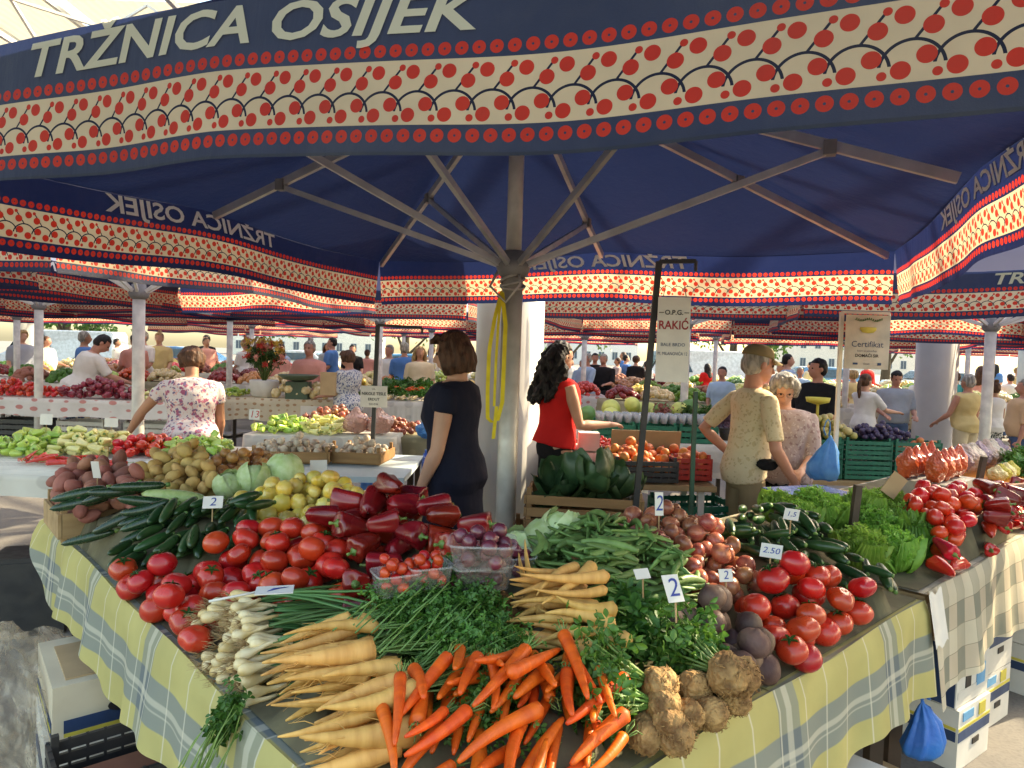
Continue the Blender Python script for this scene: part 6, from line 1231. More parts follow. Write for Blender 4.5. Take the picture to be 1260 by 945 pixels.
# green crates with fruit behind the elderly woman
table(2.35, 3.75, 5.75, 6.6, .62, 'green covered table of fruit crates before the black T-shirt man', None)
for k in range(6): crate((2.62+.42*(k % 3), 6.0, .625+.17*(k//3)), (.4, .36, .165), 0, GRP, 'green fruit crate %s, %s row' % (('nearest the elderly woman', 'in the middle', 'nearest the blue bag')[k % 3], ('lower', 'upper')[k//3]), slats=4)
for k in range(3): crate((2.62+.42*k, 5.62, .01), (.4, .36, .3), 0, GRP, 'tall green crate on the floor, %s' % ('nearest the elderly woman', 'in the middle', 'nearest the blue bag')[k], slats=5)
PR['app'] = [Proto('apple', round_fruit(.036, .92, 5, .01, .12, k).mesh('apple', pm('apple_%d' % k, ((.62, .5, .2), (.5, .42, .12))[k], rough=.35))) for k in range(2)]
pile2('app', 2.45, 2.95, 5.85, 6.15, .96, .2, .036, 'pale yellow apple in the upper green crates', 'apple', 'pale apples', n=60); PR['plu'] = [Proto('plum', round_fruit(.024, 1, 2, .02, .05, 1).mesh('plum', pm('plum_skin', (.05, .03, .08), rough=.4)))]
pile2('plu', 3.0, 3.4, 5.85, 6.15, .96, .15, .026, 'dark plum beside the pale apples', 'plum', 'dark plums', n=60); pile2('pea', 3.42, 3.7, 5.85, 6.15, .8, .2, .034, 'peach at the far end of the green crates', 'peach', 'peaches by the plums', n=26)
ys = thing('yellow_scale', 'small yellow scale dish on a stalk above the pale apples', 'scale', (2.62, 5.9, 1.12)); m = MB(); m.tube([(0, 0, 0), (0, 0, .13)], .012, 8); ob('stalk', m.mesh('stalk', YPR), ys); m = MB(); m.lathe([(.02, .13), (.09, .15), (.1, .19), (.095, .19), (.02, .14)], 18); ob('dish', m.mesh('dish', YPR), ys)
# jars, bags and trays on the second stall
def tbl(s_, t_, z=.85): return tuple(TB(s_, t_, z))
tr = thing('steel_tray', 'grey metal box under the packets of red paprika', 'box', tbl(3.85, .55, .852), AR); m = MB(); m.box((0, 0, .06), (.46, .32, .12)); ob('box', m.mesh('box', pm('tray_steel', (.3, .3, .29), rough=.4, metal=.4), False), tr)
PAP = clear_m('paprika_packet', (.5, .09, .03), .92)
for i in range(8):
    p = TB(3.66+.12*(i % 4), .48+.14*(i//4), 1.055); bag(p, (.05, .05, .075), PAP, 'clear packet of red paprika on the metal box', 'packet', 'paprika packets', seed=i*1.3, name='paprika_packet'); bag(p+V3(0, 0, .075), (.045, .045, .03), CLR, 'open top of a clear packet of paprika', 'packet', 'paprika packet tops', seed=i, name='packet_top') if 0 else None
ot = thing('orange_tray', 'long orange tray edged with yellow packets of garlic', 'tray', tbl(4.75, .5, .852), AR); m = MB(); m.box((0, 0, .04), (1.0, .42, .08)); ob('tray', m.mesh('tray', pm('orange_plastic', (.7, .25, .04), rough=.45), False), ot)
for i in range(9): bag(TB(4.34+.1*i, .36, .975), (.05, .05, .04), YPR if i % 2 else pm('cream_packet', (.7, .58, .25), rough=.4), 'small yellow packet along the front of the orange tray', 'packet', 'yellow packets', seed=i, name='yellow_packet')
for i in range(7): bag(TB(4.32+.14*i, .56, 1.03), (.075, .08, .07), clear_m('net_bag_%d' % (i % 3), ((.3, .2, .25), (.5, .35, .28), (.62, .5, .38))[i % 3], .8), ('clear bag of %s on the orange tray, number %s from the paprika' % (('dark plums', 'brown onions', 'garlic')[i % 3], ('one', 'two', 'three', 'four', 'five', 'six', 'seven')[i])), 'bag', seed=i+5)
for i in range(4): greens('leafy_bunch', [tuple(TB(5.05+.12*i, .2+.1*(i % 2), 1.0)+0)] if 0 else [(1242+8*i, 560+6*(i % 3), 1.0)], 160, .04, (.06, .06, .04), G_DARK, 'dark leafy bunch at the photo edge, %s' % ('nearest the packets', 'second from the packets', 'third, lower', 'outermost')[i], 'leafy bunch')
# weighing scale
p = at(995, 625, .90); wsx = TB(2.75, .72, .852); ws = thing('weighing_scale', 'orange and yellow shop scale with a blue steel pan behind the lettuce', 'scale', tuple(wsx), AR-.35)
m = MB(); m.box((0, 0, .055), (.34, .30, .10)); ob('body', m.mesh('body', pm('scale_yellow', (.72, .48, .14), (.66, .42, .1), 5, .45), False), ws); m = MB(); m.box((0, .02, .125), (.36, .27, .012)); m.box((0, .02, .113), (.1, .1, .012)); ob('pan', m.mesh('pan', pm('pan_blue', (.09, .16, .42), (.16, .24, .5), 4, .25, metal=.5), False), ws)
m = MB(); m.box((.04, -.152, .055), (.2, .006, .055)); dp = ob('display', m.mesh('display', REP, False), ws); flat_text(dp, '0.00 0.0', .04, (.04, -.156, .055), V3(1, 0, 0), V3(0, 0, 1), YPR, 'digits', wmax=.17)
# ------------------------------------------------------------------ signs and posts
BLKM = pm('black_metal', (.02, .018, .018), rough=.5)
def post(b, t_, arm, r, label, mat, name='sign_post'):
    o = thing(name, label, 'post', tuple(b)); d = np.array(t_)-np.array(b); m = MB(); m.bar((0, 0, 0), d, r*2, r*2); ob('upright', m.mesh('upright', mat, False), o)
    if arm is not None: m = MB(); m.bar(d, d+np.array(arm), r*1.4, r*1.4); m.tube([d+np.array(arm), d+np.array(arm)-V3(0, 0, .04)], r*.6, 6); ob('arm', m.mesh('arm', mat, False), o)
    return o
b = at(795, 640, .95); b = V3(.50, 2.74, .84); t_ = aty(811, 322, 2.74); post(b, t_, (.14, -.02, .004), .011, 'tall black post with a top arm holding the name board', BLKM)
def board(c, w_, h_, rz, label, lines, bm=None, cat='sign', name='hanging_sign'):
    o = thing(name, label, cat, tuple(c), rz); m = MB(); m.box((0, 0, 0), (w_, .006, h_)); ob('board', m.mesh('board', bm or wm_, False), o)
    for s_, sz, y, mt, bold in lines: flat_text(o, s_, sz, V3(0, -.0045, y), V3(1, 0, 0), V3(0, 0, 1), mt, bold=bold, wmax=w_*.9)
    return o
DRED = pm('dark_red_print', (.35, .02, .03), rough=.6); c = aty(828, 418, 2.7)
rb = board(c, .125, .33, R(-8), 'white hanging board with the name RAKIĆ in red', [('O.P.G.', .026, .105, BLKM, True), ('RAKIĆ', .046, .055, DRED, True), ('BALE BRDO', .018, -.02, NBL, False), ('M. MILANOVIĆA 12', .018, -.055, NBL, False)], wm_)
m = MB()
for x in (-.045, .045): m.tube([(x, 0, .16), (x*.8, 0, .21)], .0015, 4)
m.box((-.048, -.0042, .105), (.018, .001, .003)); m.box((.048, -.0042, .105), (.018, .001, .003)); ob('hook', m.mesh('hook', BLKM, False), rb)
b = V3(-1.02, 5.0, .85); t_ = aty(465, 400, 5.0); post((t_[0]-.02, 5.0, .86), t_, (.32, 0, -.01), .014, 'black post with a long top arm beside the middle onions', BLKM)
c = aty(460, 488, 4.97); board(c, .19, .155, R(5), 'small white address sign on the black post over the onions', [('UL.', .02, .055, BLKM, False), ('NIKOLE TESLE', .03, .02, BLKM, True), ('ERDUT', .026, -.02, BLKM, True), ('031/596', .02, -.055, BLKM, False)])
t_ = aty(1036, 384, 4.35); b = aty(1027, 575, 4.35); post((b[0], 4.35, .86), t_, (.30, 0, 0), .011, 'white metal post with an arm carrying the certificate board', steelw)
CREAM = pm('cream_board', (.62, .56, .42), rough=.5); c = aty(1067, 421, 4.3)
cb = board(c, .275, .335, R(0), 'cream certificate board with a yellow basket emblem', [('Certifikat', .052, -.015, NBL, False), ('kojim se potvrđuje', .016, -.055, NBL, False), ('DOMAĆI SIR', .026, -.085, BLKM, True), ('Osijek', .016, -.135, NBL, False)], CREAM)
m = MB(); m.lathe([(.001, -.02), (.035, -.016), (.05, .0), (.052, .016), (.001, .018)], 20); m.v = [v*np.array([1, .08, 1])+V3(0, -.006, .075) for v in m.v]; em = ob('emblem', m.mesh('emblem', YPR), cb)
m = MB()
for k in range(-6, 7): m.box((k*.013, -.005, .135+.006*math.cos(k*.9)), (.014, .002, .004)); m.box((k*.013+.004, -.005, .142+.006*math.cos(k*.9)), (.006, .002, .008))
ob('garland', m.mesh('garland', G_DARK, False), cb)
m = MB(); m.box((-.07, -.005, -.135), (.03, .002, .012)); m.box((.08, -.005, -.135), (.022, .002, .016)); ob('stamp', m.mesh('stamp', NBL, False), cb)
hang_bag(aty(1018, 536, 4.2), .20, .27, .12, BLB, 'pale blue plastic bag hanging from the certificate post', seed=2)
b = aty(851, 625, 3.1); t_ = aty(856, 482, 3.1); post((b[0], 3.1, 0), t_, None, .009, 'thin dark green rod standing behind the brown onions', pm('green_rod', (.02, .07, .04), rough=.5), 'garden_stake')
for (a_x, a_y, b_x, b_y, z, lb) in ((1047, 668, 1056, 597, .93, 'dark wooden stake standing in the lettuce'), (1203, 600, 1211, 562, 1.0, 'dark wooden stake beyond the red tomatoes')):
    b = at(a_x, a_y, z); t_ = aty(b_x, b_y, b[1]); post(b, t_, None, .012, lb, dkwood, 'wooden_stake')
# price cards on the front stall
for args in ((262, 618, 1.075, '2', 'white price card with a 2 over the left cucumbers', .3, (.062, .045), 40), (828, 724, 1.10, '2', 'big white price card with a blue 2 behind the beetroots', .35, (.04, .06), 35), (811, 620, 1.16, '2', 'narrow white price card in the brown onions', .1, (.026, .07), 10), (949, 678, 1.065, '2.50', 'white price card reading 2.50 above the tomatoes', -.5, (.058, .045), 45), (893, 708, 1.045, '2', 'small white card between beetroots and onions', .2, (.038, .032), 20), (974, 633, 1.12, '1,5', 'pinkish price card in the cucumber heap', -.6, (.045, .04), 40), (790, 706, 1.09, '', 'blank card at the corner of the green beans', .4, (.04, .025), 40)):
    card(args[0], args[1], args[2], args[3], args[4], args[5], args[6], args[7])
c = at(338, 726, 1.03); pc = thing('price_card', 'white price card lying flat across the spring onion leaves', 'price card', tuple(c), .25); m = MB(); m.box((0, 0, 0), (.085, .055, .002)); ob('card', m.mesh('card', wm_, False), pc); m = MB(); m.tube([(-.015, -.012, .002), (0, .004, .002), (.03, .012, .002)], [.001, .006, .001], 6, flat=.15); ob('pen_mark', m.mesh('pen_mark', INK), pc); m = MB(); m.tube([(-.04, -.005, -.001), (-.14, -.02, -.012)], .003, 6); ob('stick', m.mesh('stick', CBW), pc)
m = MB(); c = at(1100, 597, 1.1); tag(ob('brown_card', MB().box((0, 0, 0), (.07, .004, .10), M=np.array(Matrix.Rotation(.6, 3, 'Y'))).mesh('brown_card', CBB, False), None, c), 'tilted brown cardboard tag between lettuce and red tomatoes', 'card')
# red potato tray, punnets
tp = TB(.17, 2.42, .835); crate(tuple(tp), (.42, .34, .13), math.atan2(VR[1], VR[0]), wood, 'open wooden tray with corner posts under the red potatoes', 'tray', slats=1, name='wooden_tray')
def punnet(px, py, z, kind, n, label, sz=(.13, .10, .055)):
    c = at(px, py, z); t_ = thing('punnet', label, 'punnet', (c[0], c[1], z-sz[2]), rq()*.5)
    a, b, h = sz[0]/2, sz[1]/2, sz[2]; m = MB(); n_ = 32; V = []
    for zz, k in ((0, .82), (0, .84), (h, 1), (h, 1.06), (h-.004, 1.06)):
        for i in range(n_): w_ = 2*PI*i/n_; cx, sx_ = math.cos(w_), math.sin(w_); V.append((a*k*abs(cx)**.35*(1 if cx > 0 else -1), b*k*abs(sx_)**.35*(1 if sx_ > 0 else -1), zz))
    m.add(V, [(j*n_+i, j*n_+(i+1) % n_, (j+1)*n_+(i+1) % n_, (j+1)*n_+i) for j in range(4) for i in range(n_)]+[tuple(range(n_))[::-1]]); ob('tub', m.mesh('tub', CLR), t_)
    W2 = World(); r = .0145 if kind == 'cher' else .0185
    for _ in range(n):
        best = min(((W2.rest(x, y, r, r), x, y) for x, y in ((random.uniform(-a+r*1.2, a-r*1.2), random.uniform(-b+r*1.2, b-r*1.2)) for _ in range(10))), key=lambda q: q[0])
        if best[0] > h+.02: continue
        W2.add([[best[1], best[2], best[0]]], [r]); inst(PR[kind][0], euler(rq()*3, rq()*3, rq()*3), (c[0]+best[1], c[1]+best[2], z-h+best[0]), 1, label.replace('clear punnet of ', '')+', one of the fruits inside', 'vegetable', 'in the '+label)
punnet(487, 702, 1.10, 'cher', 20, 'clear punnet of small red peppers before the dark peppers', (.10, .08, .05)); punnet(528, 693, 1.11, 'cher', 20, 'clear punnet of small red peppers by the parsley tops', (.10, .08, .05))
punnet(594, 664, 1.17, 'sron', 16, 'clear punnet of small purple onions on top', (.15, .12, .06)); punnet(590, 690, 1.10, 'sron', 16, 'clear punnet of small purple onions underneath', (.15, .12, .06)); punnet(628, 680, 1.06, 'sron', 14, 'clear punnet of small purple onions by the cabbages', (.13, .11, .06))
bag(aty(944, 572, 4.2), (.065, .03, .035), BLK, 'small black waist bag at the side of the capped man', seed=2, top=False, name='waist_bag')
# ------------------------------------------------------------------ strap and cord on the pole
YST = pm('yellow_strap', (.72, .56, .03), (.62, .46, .02), 20, .6, .3, .3); ystr = thing('yellow_strap', 'bright yellow strap tied in a loop to the front pole', 'strap', (0, 0, 0)); yy = 3.33
def ribbon(P, w_, name, mat, parent):
    m = MB(); 
    for k in (0, .002): m.grid(lambda u, v, k=k: (lambda p, q: p+(q-p)*1*(v-.5)*0+V3((v-.5)*w_, k, (v-.5)*w_*.15))(np.array([np.interp(u, np.linspace(0, 1, len(P)), [x[i] for x in P]) for i in range(3)]), 0), 24, 2)
    return ob(name, m.mesh(name, mat), parent)
L_ = lambda *a: [aty(x, y, yy+d) for x, y, d in a]
ribbon(L_((617, 360, 0), (609, 390, -.02), (602, 430, -.03), (600, 480, -.02), (600, 515, 0), (606, 520, -.02)), .019, 'loop', YST, ystr); ribbon(L_((618, 360, -.02), (622, 400, -.04), (620, 450, -.05), (618, 495, -.04), (612, 518, -.04)), .020, 'loop', YST, ystr); ribbon(L_((611, 500, -.03), (609, 520, -.04), (607, 540, -.04)), .017, 'tail', YST, ystr); ribbon(L_((617, 358, -.02), (613, 400, -.03), (610, 450, -.03), (608, 500, -.03)), .013, 'band', YST, ystr)
GST = pm('grey_cord', (.5, .46, .42), rough=.7); m = MB(); cc_ = V3(-.012, 3.4, 0)
for k in range(3): z = 1.93+.02*k; m.tube([cc_+V3(.058*math.cos(a), .058*math.sin(a), z+.02*math.sin(a+k)) for a in np.linspace(0, 6.28, 20)], .007, 6, caps=False)
m.tube([cc_+V3(.03, -.06, 1.98), aty(640, 350, 3.3), aty(622, 372, 3.28), aty(603, 352, 3.3), aty(612, 335, 3.33)], .007, 6); tag(ob('grey_cord', m.mesh('grey_cord', GST)), 'grey cord wound and looped round the front pole', 'cord')
# ------------------------------------------------------------------ under and beside the front stall
ct = thing('carton', 'white cardboard fruit box with dark print under the checked cloth', 'box', (-1.39, 2.41, 0), .69)
m = MB(); m.box((0, 0, .405), (.40, .42, .20)); ob('body', m.mesh('body', pm('carton_cream', (.60, .52, .38), (.52, .44, .32), 6, .8), False), ct)
m = MB(); m.box((-.06, -.02, .508), (.2, .3, .006)); ob('flap', m.mesh('flap', CBB, False), ct)
for bx, by, bz, w_, h_, mt in ((-.02, -.212, .37, .30, .045, NBL), (-.02, -.2135, .345, .30, .012, YPR)): m = MB(); m.box((bx, by, bz), (w_, .002, h_)); ob('printed_band', m.mesh('printed_band', mt, False), ct)
m = MB(); m.lathe([(.001, 0), (.022, 0), (.022, .003), (.001, .003)], 16); m.v = [v@np.array(Matrix.Rotation(PI/2, 3, 'X')).T*np.array([2.2, 1, 1])+V3(.0, -.214, .405) for v in m.v]; ob('hand_hole', m.mesh('hand_hole', BLKM, False), ct)
flat_text(ct, 'POLO', .05, V3(.1, -.213, .475), V3(1, 0, 0), V3(0, 0, 1), NBL); flat_text(ct, 'K', .12, V3(.12, -.217, .40), V3(1, 0, 0), V3(0, 0, 1), NBL)
for bx, y0_, w_, h_, mt in ((-.202, .0, .40, .05, NBL), (-.2035, .0, .40, .012, YPR)): m = MB(); m.box((bx, y0_, .36), (.002, w_-.02, h_)); ob('printed_band', m.mesh('printed_band', mt, False), ct)
ct2 = thing('carton', 'lower cardboard box on the floor under the printed white one', 'box', (-1.39, 2.41, 0), .66); m = MB(); m.box((0, 0, .15), (.42, .44, .30)); ob('body', m.mesh('body', CBW, False), ct2); m = MB(); m.box((-.2115, 0, .17), (.002, .4, .06)); ob('printed_band', m.mesh('printed_band', NBL, False), ct2)
crate((-1.33, 2.45, .515), (.28, .42, .24), .785, BLP, 'black plastic crate on the printed fruit box', slats=5); crate((-1.08, 1.98, .225), (.40, .30, .20), .7, BLP, 'open black crate lowest under the hanging cloth', slats=5)
ct3 = tag(ob('carton', MB().box((0, 0, .11), (.40, .30, .22)).mesh('carton', CBB, False), None, (-1.08, 1.98, 0), (0, 0, .7)), 'brown box supporting the open black crate', 'box')
tag(ob('carton', MB().box((0, 0, .05), (.34, .24, .10)).mesh('carton', pm('red_brown_carton', (.3, .12, .07), rough=.8), False), None, (-1.05, 1.97, .245), (0, 0, .7)), 'red-brown carton inside the open black crate', 'box')
bc = thing('tool_case', 'black hard case with latches standing on the floor beyond the stall', 'case', (-2.62, 3.78, 0), .35)
m = MB(); m.box((0, 0, .20), (.36, .30, .40)); ob('body', m.mesh('body', BLP, False), bc); m = MB(); m.box((0, 0, .41), (.34, .28, .03)); ob('lid', m.mesh('lid', BLP, False), bc); m = MB(); m.box((-.185, -.05, .30), (.012, .09, .1)); ob('latch', m.mesh('latch', pm('latch_brass', (.35, .22, .1), rough=.4, metal=.5), False), bc); m = MB(); m.tube([(-.19, -.06, .17), (-.21, -.02, .14), (-.19, .04, .12)], .012, 8); ob('handle', m.mesh('handle', pm('handle_orange', (.5, .25, .03), rough=.5)), bc)
bg = MB(); bg.ico((0, 0, 0), 1, 5)
def bf(v): 
    q = v*np.array([.25, .42, .28])*(1+.2*nz(v, 2, 1)+.22*(np.abs(nz(v*np.array([1, 1, .4]), 5, 2))**.7-.3)+.12*np.abs(nz(v*np.array([1, 1, .5]), 11, 3))**.7+.05*np.abs(nz(v, 25, 5)))[:, None]; q[:, 2] = np.maximum(q[:, 2], -.215); q[:, 0] -= .25*q[:, 2]*(q[:, 2] > 0); return q
tag(ob('plastic_sheet', deform(bg, bf).mesh('plastic_sheet', CLB), None, (-1.80, 2.46, .22), (0, 0, .75)), 'crumpled cloudy plastic bag on the floor beside the fruit boxes', 'bag')
# boxes at the right end
def fruit_box(x, y, z, rz, label, size=(.30, .42, .25), side=NBL, deco=0, group=None):
    t_ = thing('fruit_box', label, 'box', (x, y, z), rz, group); a, b, h = size; m = MB(); m.box((0, 0, h/2), (a, b, h-.004)); ob('body', m.mesh('body', CBW, False), t_)
    f = lambda c, s_, mt, nm='printed_band': ob(nm, MB().box(c, s_).mesh(nm, mt, False), t_)
    # front = local -y, side = local -x, right side = +x
    if deco == 0: f((-a/2-.001, 0, h/2), (.002, b*.98, h*.96), side); f((0, -b/2-.001, h*.2), (a*.9, .002, h*.12), CBW) ; f((a*.12, -b/2-.0015, h*.72), (a*.38, .003, h*.26), SBL); f((a*.25, -b/2-.0015, h*.38), (a*.26, .003, h*.34), SBL); f((-a*.15, -b/2-.0015, h*.42), (a*.16, .003, h*.3), BLKM, 'hand_hole'); f((0, 0, h+.004), (a*.8, b*.5, .006), CBB, 'flap')
    else:
        for z_, hh, mt in ((h*.56, h*.16, NBL), (h*.68, h*.05, YPR)): f((0, -b/2-.001, z_), (a*.98, .002, hh), mt); f((-a/2-.001, 0, z_), (.002, b*.96, hh), mt)
        f((-a*.22, -b/2-.002, h*.86), (a*.32, .003, h*.14), SBL); f((a*.22, -b/2-.002, h*.84), (a*.2, .003, h*.2), YPR); f((a*.05, -b/2-.0025, h*.36), (a*.2, .003, h*.1), BLKM, 'hand_hole')
    return t_
rzb = .62
fruit_box(1.80, 2.92, 0, rzb, 'white fruit box with blue and yellow bands, lowest of the front stack', deco=1); fruit_box(1.79, 2.93, .25, rzb, 'fruit box with a dark blue side on top of the banded one')
fruit_box(2.10, 3.22, 0, rzb, 'white banded box lowest in the stack behind', deco=1); fruit_box(2.10, 3.22, .25, rzb, 'white banded box on top of the stack behind', deco=1)
for k in range(2): fruit_box(2.62, 3.5, .25*k, rzb, ('white box on the floor by the photo edge', 'white box with a red print by the photo edge')[k], deco=1)
tag(ob('sweet_potato', PR['rpot'][0].mesh, None, (2.60, 3.45, .53)), 'reddish root lying on the box by the photo edge', 'vegetable')
for x, y, z, rz, lb, mt, s_ in ((.98, 1.78, 0, .75, 'brown fruit box on the floor under the front cloth', CBB, (.4, .3, .3)), (1.22, 2.12, 0, .7, 'brown slatted box under the right corner of the checked cloth', CBB, (.34, .26, .26)), (.98, 1.78, .305, .8, 'white carton with purple writing under the front cloth', CBW, (.34, .26, .16))):
    t_ = thing('carton', lb, 'box', (x, y, z), rz); m = MB(); m.box((0, 0, s_[2]/2), s_); ob('body', m.mesh('body', mt, False), t_)
    if mt is CBW: flat_text(t_, 'Marabella', .055, V3(.03, -s_[1]/2-.002, s_[2]*.5), V3(1, 0, 0), V3(0, 0, 1), pm('purple_print', (.3, .04, .16), rough=.6), wmax=.24); m = MB(); m.box((-.12, -s_[1]/2-.001, s_[2]*.5), (.05, .002, .13)); ob('printed_leaf', m.mesh('printed_leaf', G_DARK, False), t_)
hang_bag((1.40, 2.24, .50), .13, .19, .10, pm('deep_blue_bag', (.02, .14, .5), (.03, .2, .55), 10, .4, .5, .5, 30, .01), 'deep blue plastic bag hanging below the cloth corner', seed=4)
# ------------------------------------------------------------------ deeper rows of stalls, and what stands outside the hall
def far_heap(m, x, y, z, a, b, h, r, mi):
    for _ in range(int(26*a*b/(r*r*9))+10):
        u, v = rq(), rq()
        if u*u+v*v > 1: continue
        m.ico((x+u*a, y+v*b, z+h*(1-u*u-v*v)**.5*random.uniform(.75, 1)), r*random.uniform(.8, 1.1), 1, mi)
FC = [TOMR, YEL, GPE, RPO, G_DARK, GON, YPE, DPE, LET1, BUL]
rows = []
for j, y in enumerate((11.9, 13.2, 15.4, 17.6, 19.8, 22.5)):
    for i in range(-4, 6): 
        x = i*(2.5+.12*j)+.6*(j % 2)+rq()*.3
        if abs(x/y) < .8 and not any(abs(x-fx) < .35 and abs(y-fy) < .9 for fx, fy, _ in FAR): rows.append((x, y))
cm_ = [PLN, PATT, HEART, OLV]
for k, (x, y) in enumerate(rows):
    t_ = table(x-.95, x+.95, y-.4, y+.4, .86, 'market table with a cloth and mixed produce in the far rows', cm_[k % 4], .32, 'tables in the far rows')
    m = MB(); cs = random.sample(range(10), 3)
    for q in range(3): far_heap(m, x-.6+.6*q, y-.02, .87, .28, .3, .22, .05 if y < 16 else .065, q)
    tag(ob('mixed_produce', m.mesh('mixed_produce', [FC[c] for c in cs])), 'mixed coloured produce heaped along a table in the far rows', 'produce', 'produce in the far rows', 'stuff')
k = 0
for (x, y) in rows[::2]:
    k += 1; person('distant shopper in the far rows of the market', (x+.5*rq(), y+.75, 0), random.uniform(0, 360), random.uniform(1.6, 1.8), arms={'L': ((-.15, .3, -1), (.1, 1, -.3))}, skin=random.choice('abc'), top=random.choice([WHT, BLU, PNK, CRM, GRY, BLK, YLS, LBL, RED]), bottom=random.choice([JEAN, BLK, CRM]), hair=random.choice([HB, HK, HG, HL]), style=random.choice(['short', 'short', 'shortf', 'long']), sleeve=.45, vox=.028, voxb=.02, fat=random.uniform(1, 1.2), group='distant shoppers')
def car(x, y, rz, col, label, van=False):
    t_ = thing('parked_car' if not van else 'parked_van', label, 'van' if van else 'car', (x, y, .02), rz); pm_ = pm('car_paint_%d' % int(sum(col)*1000), col, rough=.25, coat=.6, bump=0); H_ = 1.45 if not van else 2.0
    prof = [(-2.1, .35), (-2.15, .7), (-2.0, .92), (-1.2, 1.0), (-.75, H_-.04), (.2, H_), (1.15, H_-.08), (1.85, 1.0), (2.1, .9), (2.15, .4)] if not van else [(-2.3, .35), (-2.35, .9), (-2.0, 1.1), (-1.5, H_-.05), (-1., H_), (2.2, H_), (2.3, H_-.2), (2.35, .4)]
    m = MB(); n = len(prof); V = []
    for s_, ins in ((-.85, 0), (-.8, .0), (.8, 0), (.85, 0)):
        for (a, b) in prof: k_ = 1 if abs(s_) < .82 else .97; V.append((a*k_, s_*(1 if b < 1 else .84), .35+(b-.35)*k_))
    F = [(j*n+i, (j+1)*n+i, (j+1)*n+(i+1) % n, j*n+(i+1) % n) for j in range(3) for i in range(n)]+[tuple(range(n)), tuple(3*n+i for i in range(n))[::-1]]; m.add(V, F); ob('body', m.mesh('body', pm_, False), t_)
    gl = pm('car_glass', (.05, .09, .12), rough=.1)
    for sg in (-1, 1):
        m = MB(); z0, z1 = 1.02, H_-.12; a0, a1 = (-.95, 1.3) if not van else (-1.7, -.4); m.add([(a0, sg*.79, z0), (a1+.2, sg*.79, z0), (a1-.2, sg*.735, z1), (a0+.35, sg*.735, z1)], [(0, 1, 2, 3)]); m.v = [v+V3(0, sg*.03, 0) for v in m.v]; ob('side_window', m.mesh('side_window', gl, False), t_)
    m = MB(); zt = H_-.1; m.add([(-1.22, -.66, 1.03), (-1.22, .66, 1.03), (-.83, .6, zt), (-.83, -.6, zt)] if not van else [(-2.03, -.7, 1.15), (-2.03, .7, 1.15), (-1.58, .64, H_-.12), (-1.58, -.64, H_-.12)], [(0, 1, 2, 3)]); m.v = [v+V3(-.03, 0, .015) for v in m.v]; ob('windscreen', m.mesh('windscreen', gl, False), t_)
    for a in (-1.35, 1.35):
        for b in (-.78, .78): m = MB(); m.lathe([(.0, -.1), (.3, -.1), (.33, -.06), (.33, .06), (.3, .1), (.0, .1)], 20); m.v = [v@np.array(Matrix.Rotation(PI/2, 3, 'X')).T+V3(a, b, .33) for v in m.v]; wh = ob('wheel', m.mesh('wheel', BLP), t_); k = MB(); k.lathe([(0, -.11), (.19, -.11), (.19, .11), (0, .11)], 14); k.v = [v@np.array(Matrix.Rotation(PI/2, 3, 'X')).T+V3(a, b, .33) for v in k.v]; ob('rim', k.mesh('rim', steelw), wh)
    for b in (-.6, .6): m = MB(); m.box((-2.13, b, .75), (.06, .25, .12)); ob('headlight', m.mesh('headlight', CBW, False), t_)
for x, y, rz, c, lb, v in ((-20, 31, .1, (.5, .55, .6), 'silver-blue van parked outside at the far end behind the white T-shirt man', True), (-14.5, 30, .0, (.05, .18, .4), 'blue parked car outside, seen past the cream column', False), (-9.5, 31, 3.1, (.6, .62, .62), 'pale grey parked car outside, above the flower vase', False), (-4.5, 30, .05, (.1, .3, .5), 'light blue parked car outside behind the bunched onions', False), (8, 31, .1, (.65, .65, .65), 'white van parked outside beyond the capped man', True), (13.5, 30.5, 0, (.12, .3, .5), 'blue parked car outside beyond the ponytailed girl', False), (19, 31, 0, (.6, .6, .58), 'pale parked car outside beyond the thick column', False)): car(x, y, rz, c, lb, v)
FOL = pm('tree_leaf', (.06, .13, .025), (.10, .18, .04), 3, .5, .4, .2, hue=.02, val=.2, tr=.4); BARK = pm('bark', (.12, .09, .06), rough=.9)
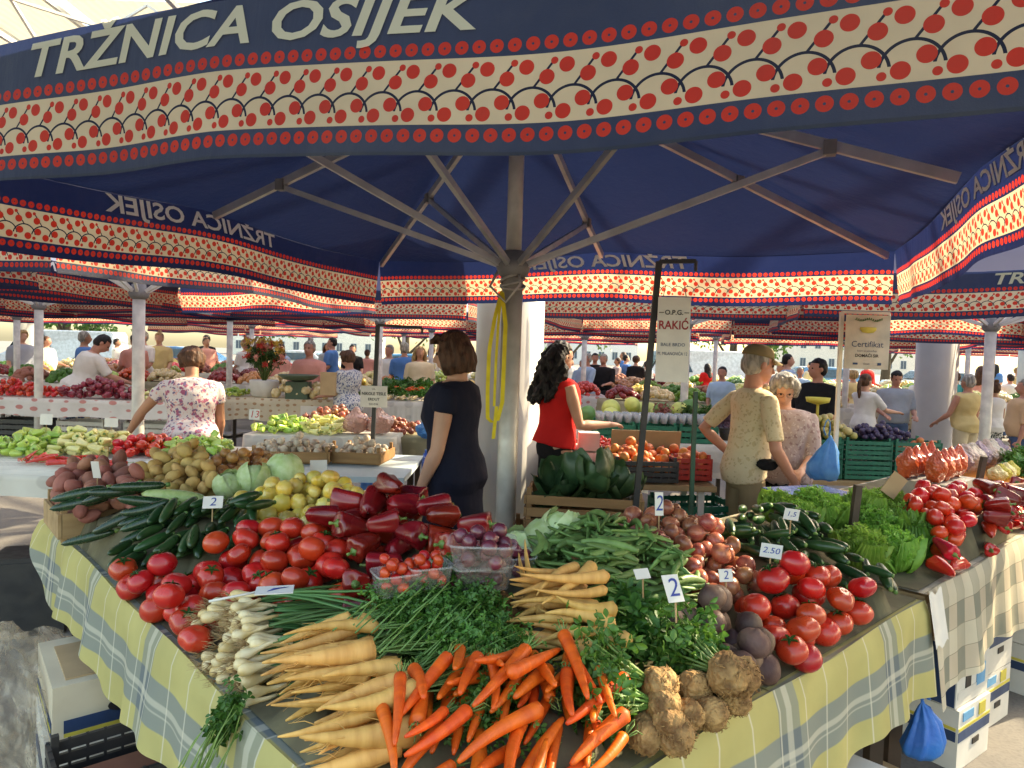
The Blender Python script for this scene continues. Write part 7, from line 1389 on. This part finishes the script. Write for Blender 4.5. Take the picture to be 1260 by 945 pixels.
def tree(x, y, H_, label, seed):
    random.seed(seed); t_ = thing('leafy_tree', label, 'tree', (x, y, 0)); m = MB(); m.tube([(0, 0, 0), (.1, 0, H_*.3), (0, .1, H_*.55), (.1, 0, H_*.8)], [.28, .2, .14, .05], 9); cs = []
    for k in range(14):
        a = k*2.4; z0 = H_*(.13+.052*k); e = V3(math.cos(a)*H_*.28*random.uniform(.6, 1.1), math.sin(a)*H_*.28*random.uniform(.6, 1.1), z0+H_*.18); m.tube([(0, 0, z0), e*V3(.5, .5, 1)-V3(0, 0, .2), e], [.09, .06, .02], 6); cs += [e, e*V3(.65, .65, 1), e+V3(rq(), rq(), .5*rq())]
    ob('trunk', m.mesh('trunk', BARK), t_); g = MB(); leaf_cloud(g, cs, 2600, .26, (.75, .75, .55), 2, ang=1.2); ob('crown', g.mesh('crown', FOL), t_)
for i, (x, y, H_) in enumerate(((-24, 37, 8), (-15, 39, 9.5), (-6, 38, 8.5), (3, 40, 9), (12, 38, 8), (21, 39, 9.5), (-30, 33, 7), (30, 35, 8))): tree(x, y, H_, 'leafy green tree outside the hall, %s from the photo edge' % ('second', 'third', 'fourth', 'fifth', 'sixth', 'seventh', 'first', 'eighth')[i], 50+i)
def building(x, y, w_, d_, h_, col, label):
    t_ = thing('town_building', label, 'building', (x, y, 0)); mt = pm('render_%d' % int(sum(col)*1000), col, rough=.85); m = MB(); m.box((0, 0, h_/2), (w_, d_, h_)); ob('wall', m.mesh('wall', mt, False), t_)
    m = MB(); a, b = w_/2+.4, d_/2+.4; m.add([(-a, -b, h_), (a, -b, h_), (a, b, h_), (-a, b, h_), (-a+3, 0, h_+3), (a-3, 0, h_+3)], [(0, 1, 5, 4), (1, 2, 5), (2, 3, 4, 5), (3, 0, 4), (3, 2, 1, 0)]); ob('roof', m.mesh('roof', pm('roof_tile', (.35, .13, .08), rough=.8), False), t_)
    gl = pm('window_glass', (.08, .11, .14), rough=.15)
    for fl in range(int(h_/3.2)):
        for k in range(int(w_/2.6)):
            xx = -w_/2+1.4+2.6*k; zz = 1.8+3.2*fl; m = MB(); m.box((xx, -d_/2-.02, zz), (1.15, .06, 1.6)); wd = ob('window', m.mesh('window', CBW, False), t_); k2 = MB()
            for q in (-1, 1): k2.box((xx+q*.26, -d_/2-.055, zz), (.46, .02, 1.44))
            ob('pane', k2.mesh('pane', gl, False), wd)
building(-38, 130, 26, 10, 10, (.8, .74, .62), 'cream town house beyond the road, nearer the white T-shirt man'); building(12, 138, 24, 10, 12, (.75, .7, .64), 'grey-beige town house beyond the road in the middle'); building(62, 130, 22, 10, 9, (.78, .68, .56), 'sand-coloured town house beyond the road at the far end')
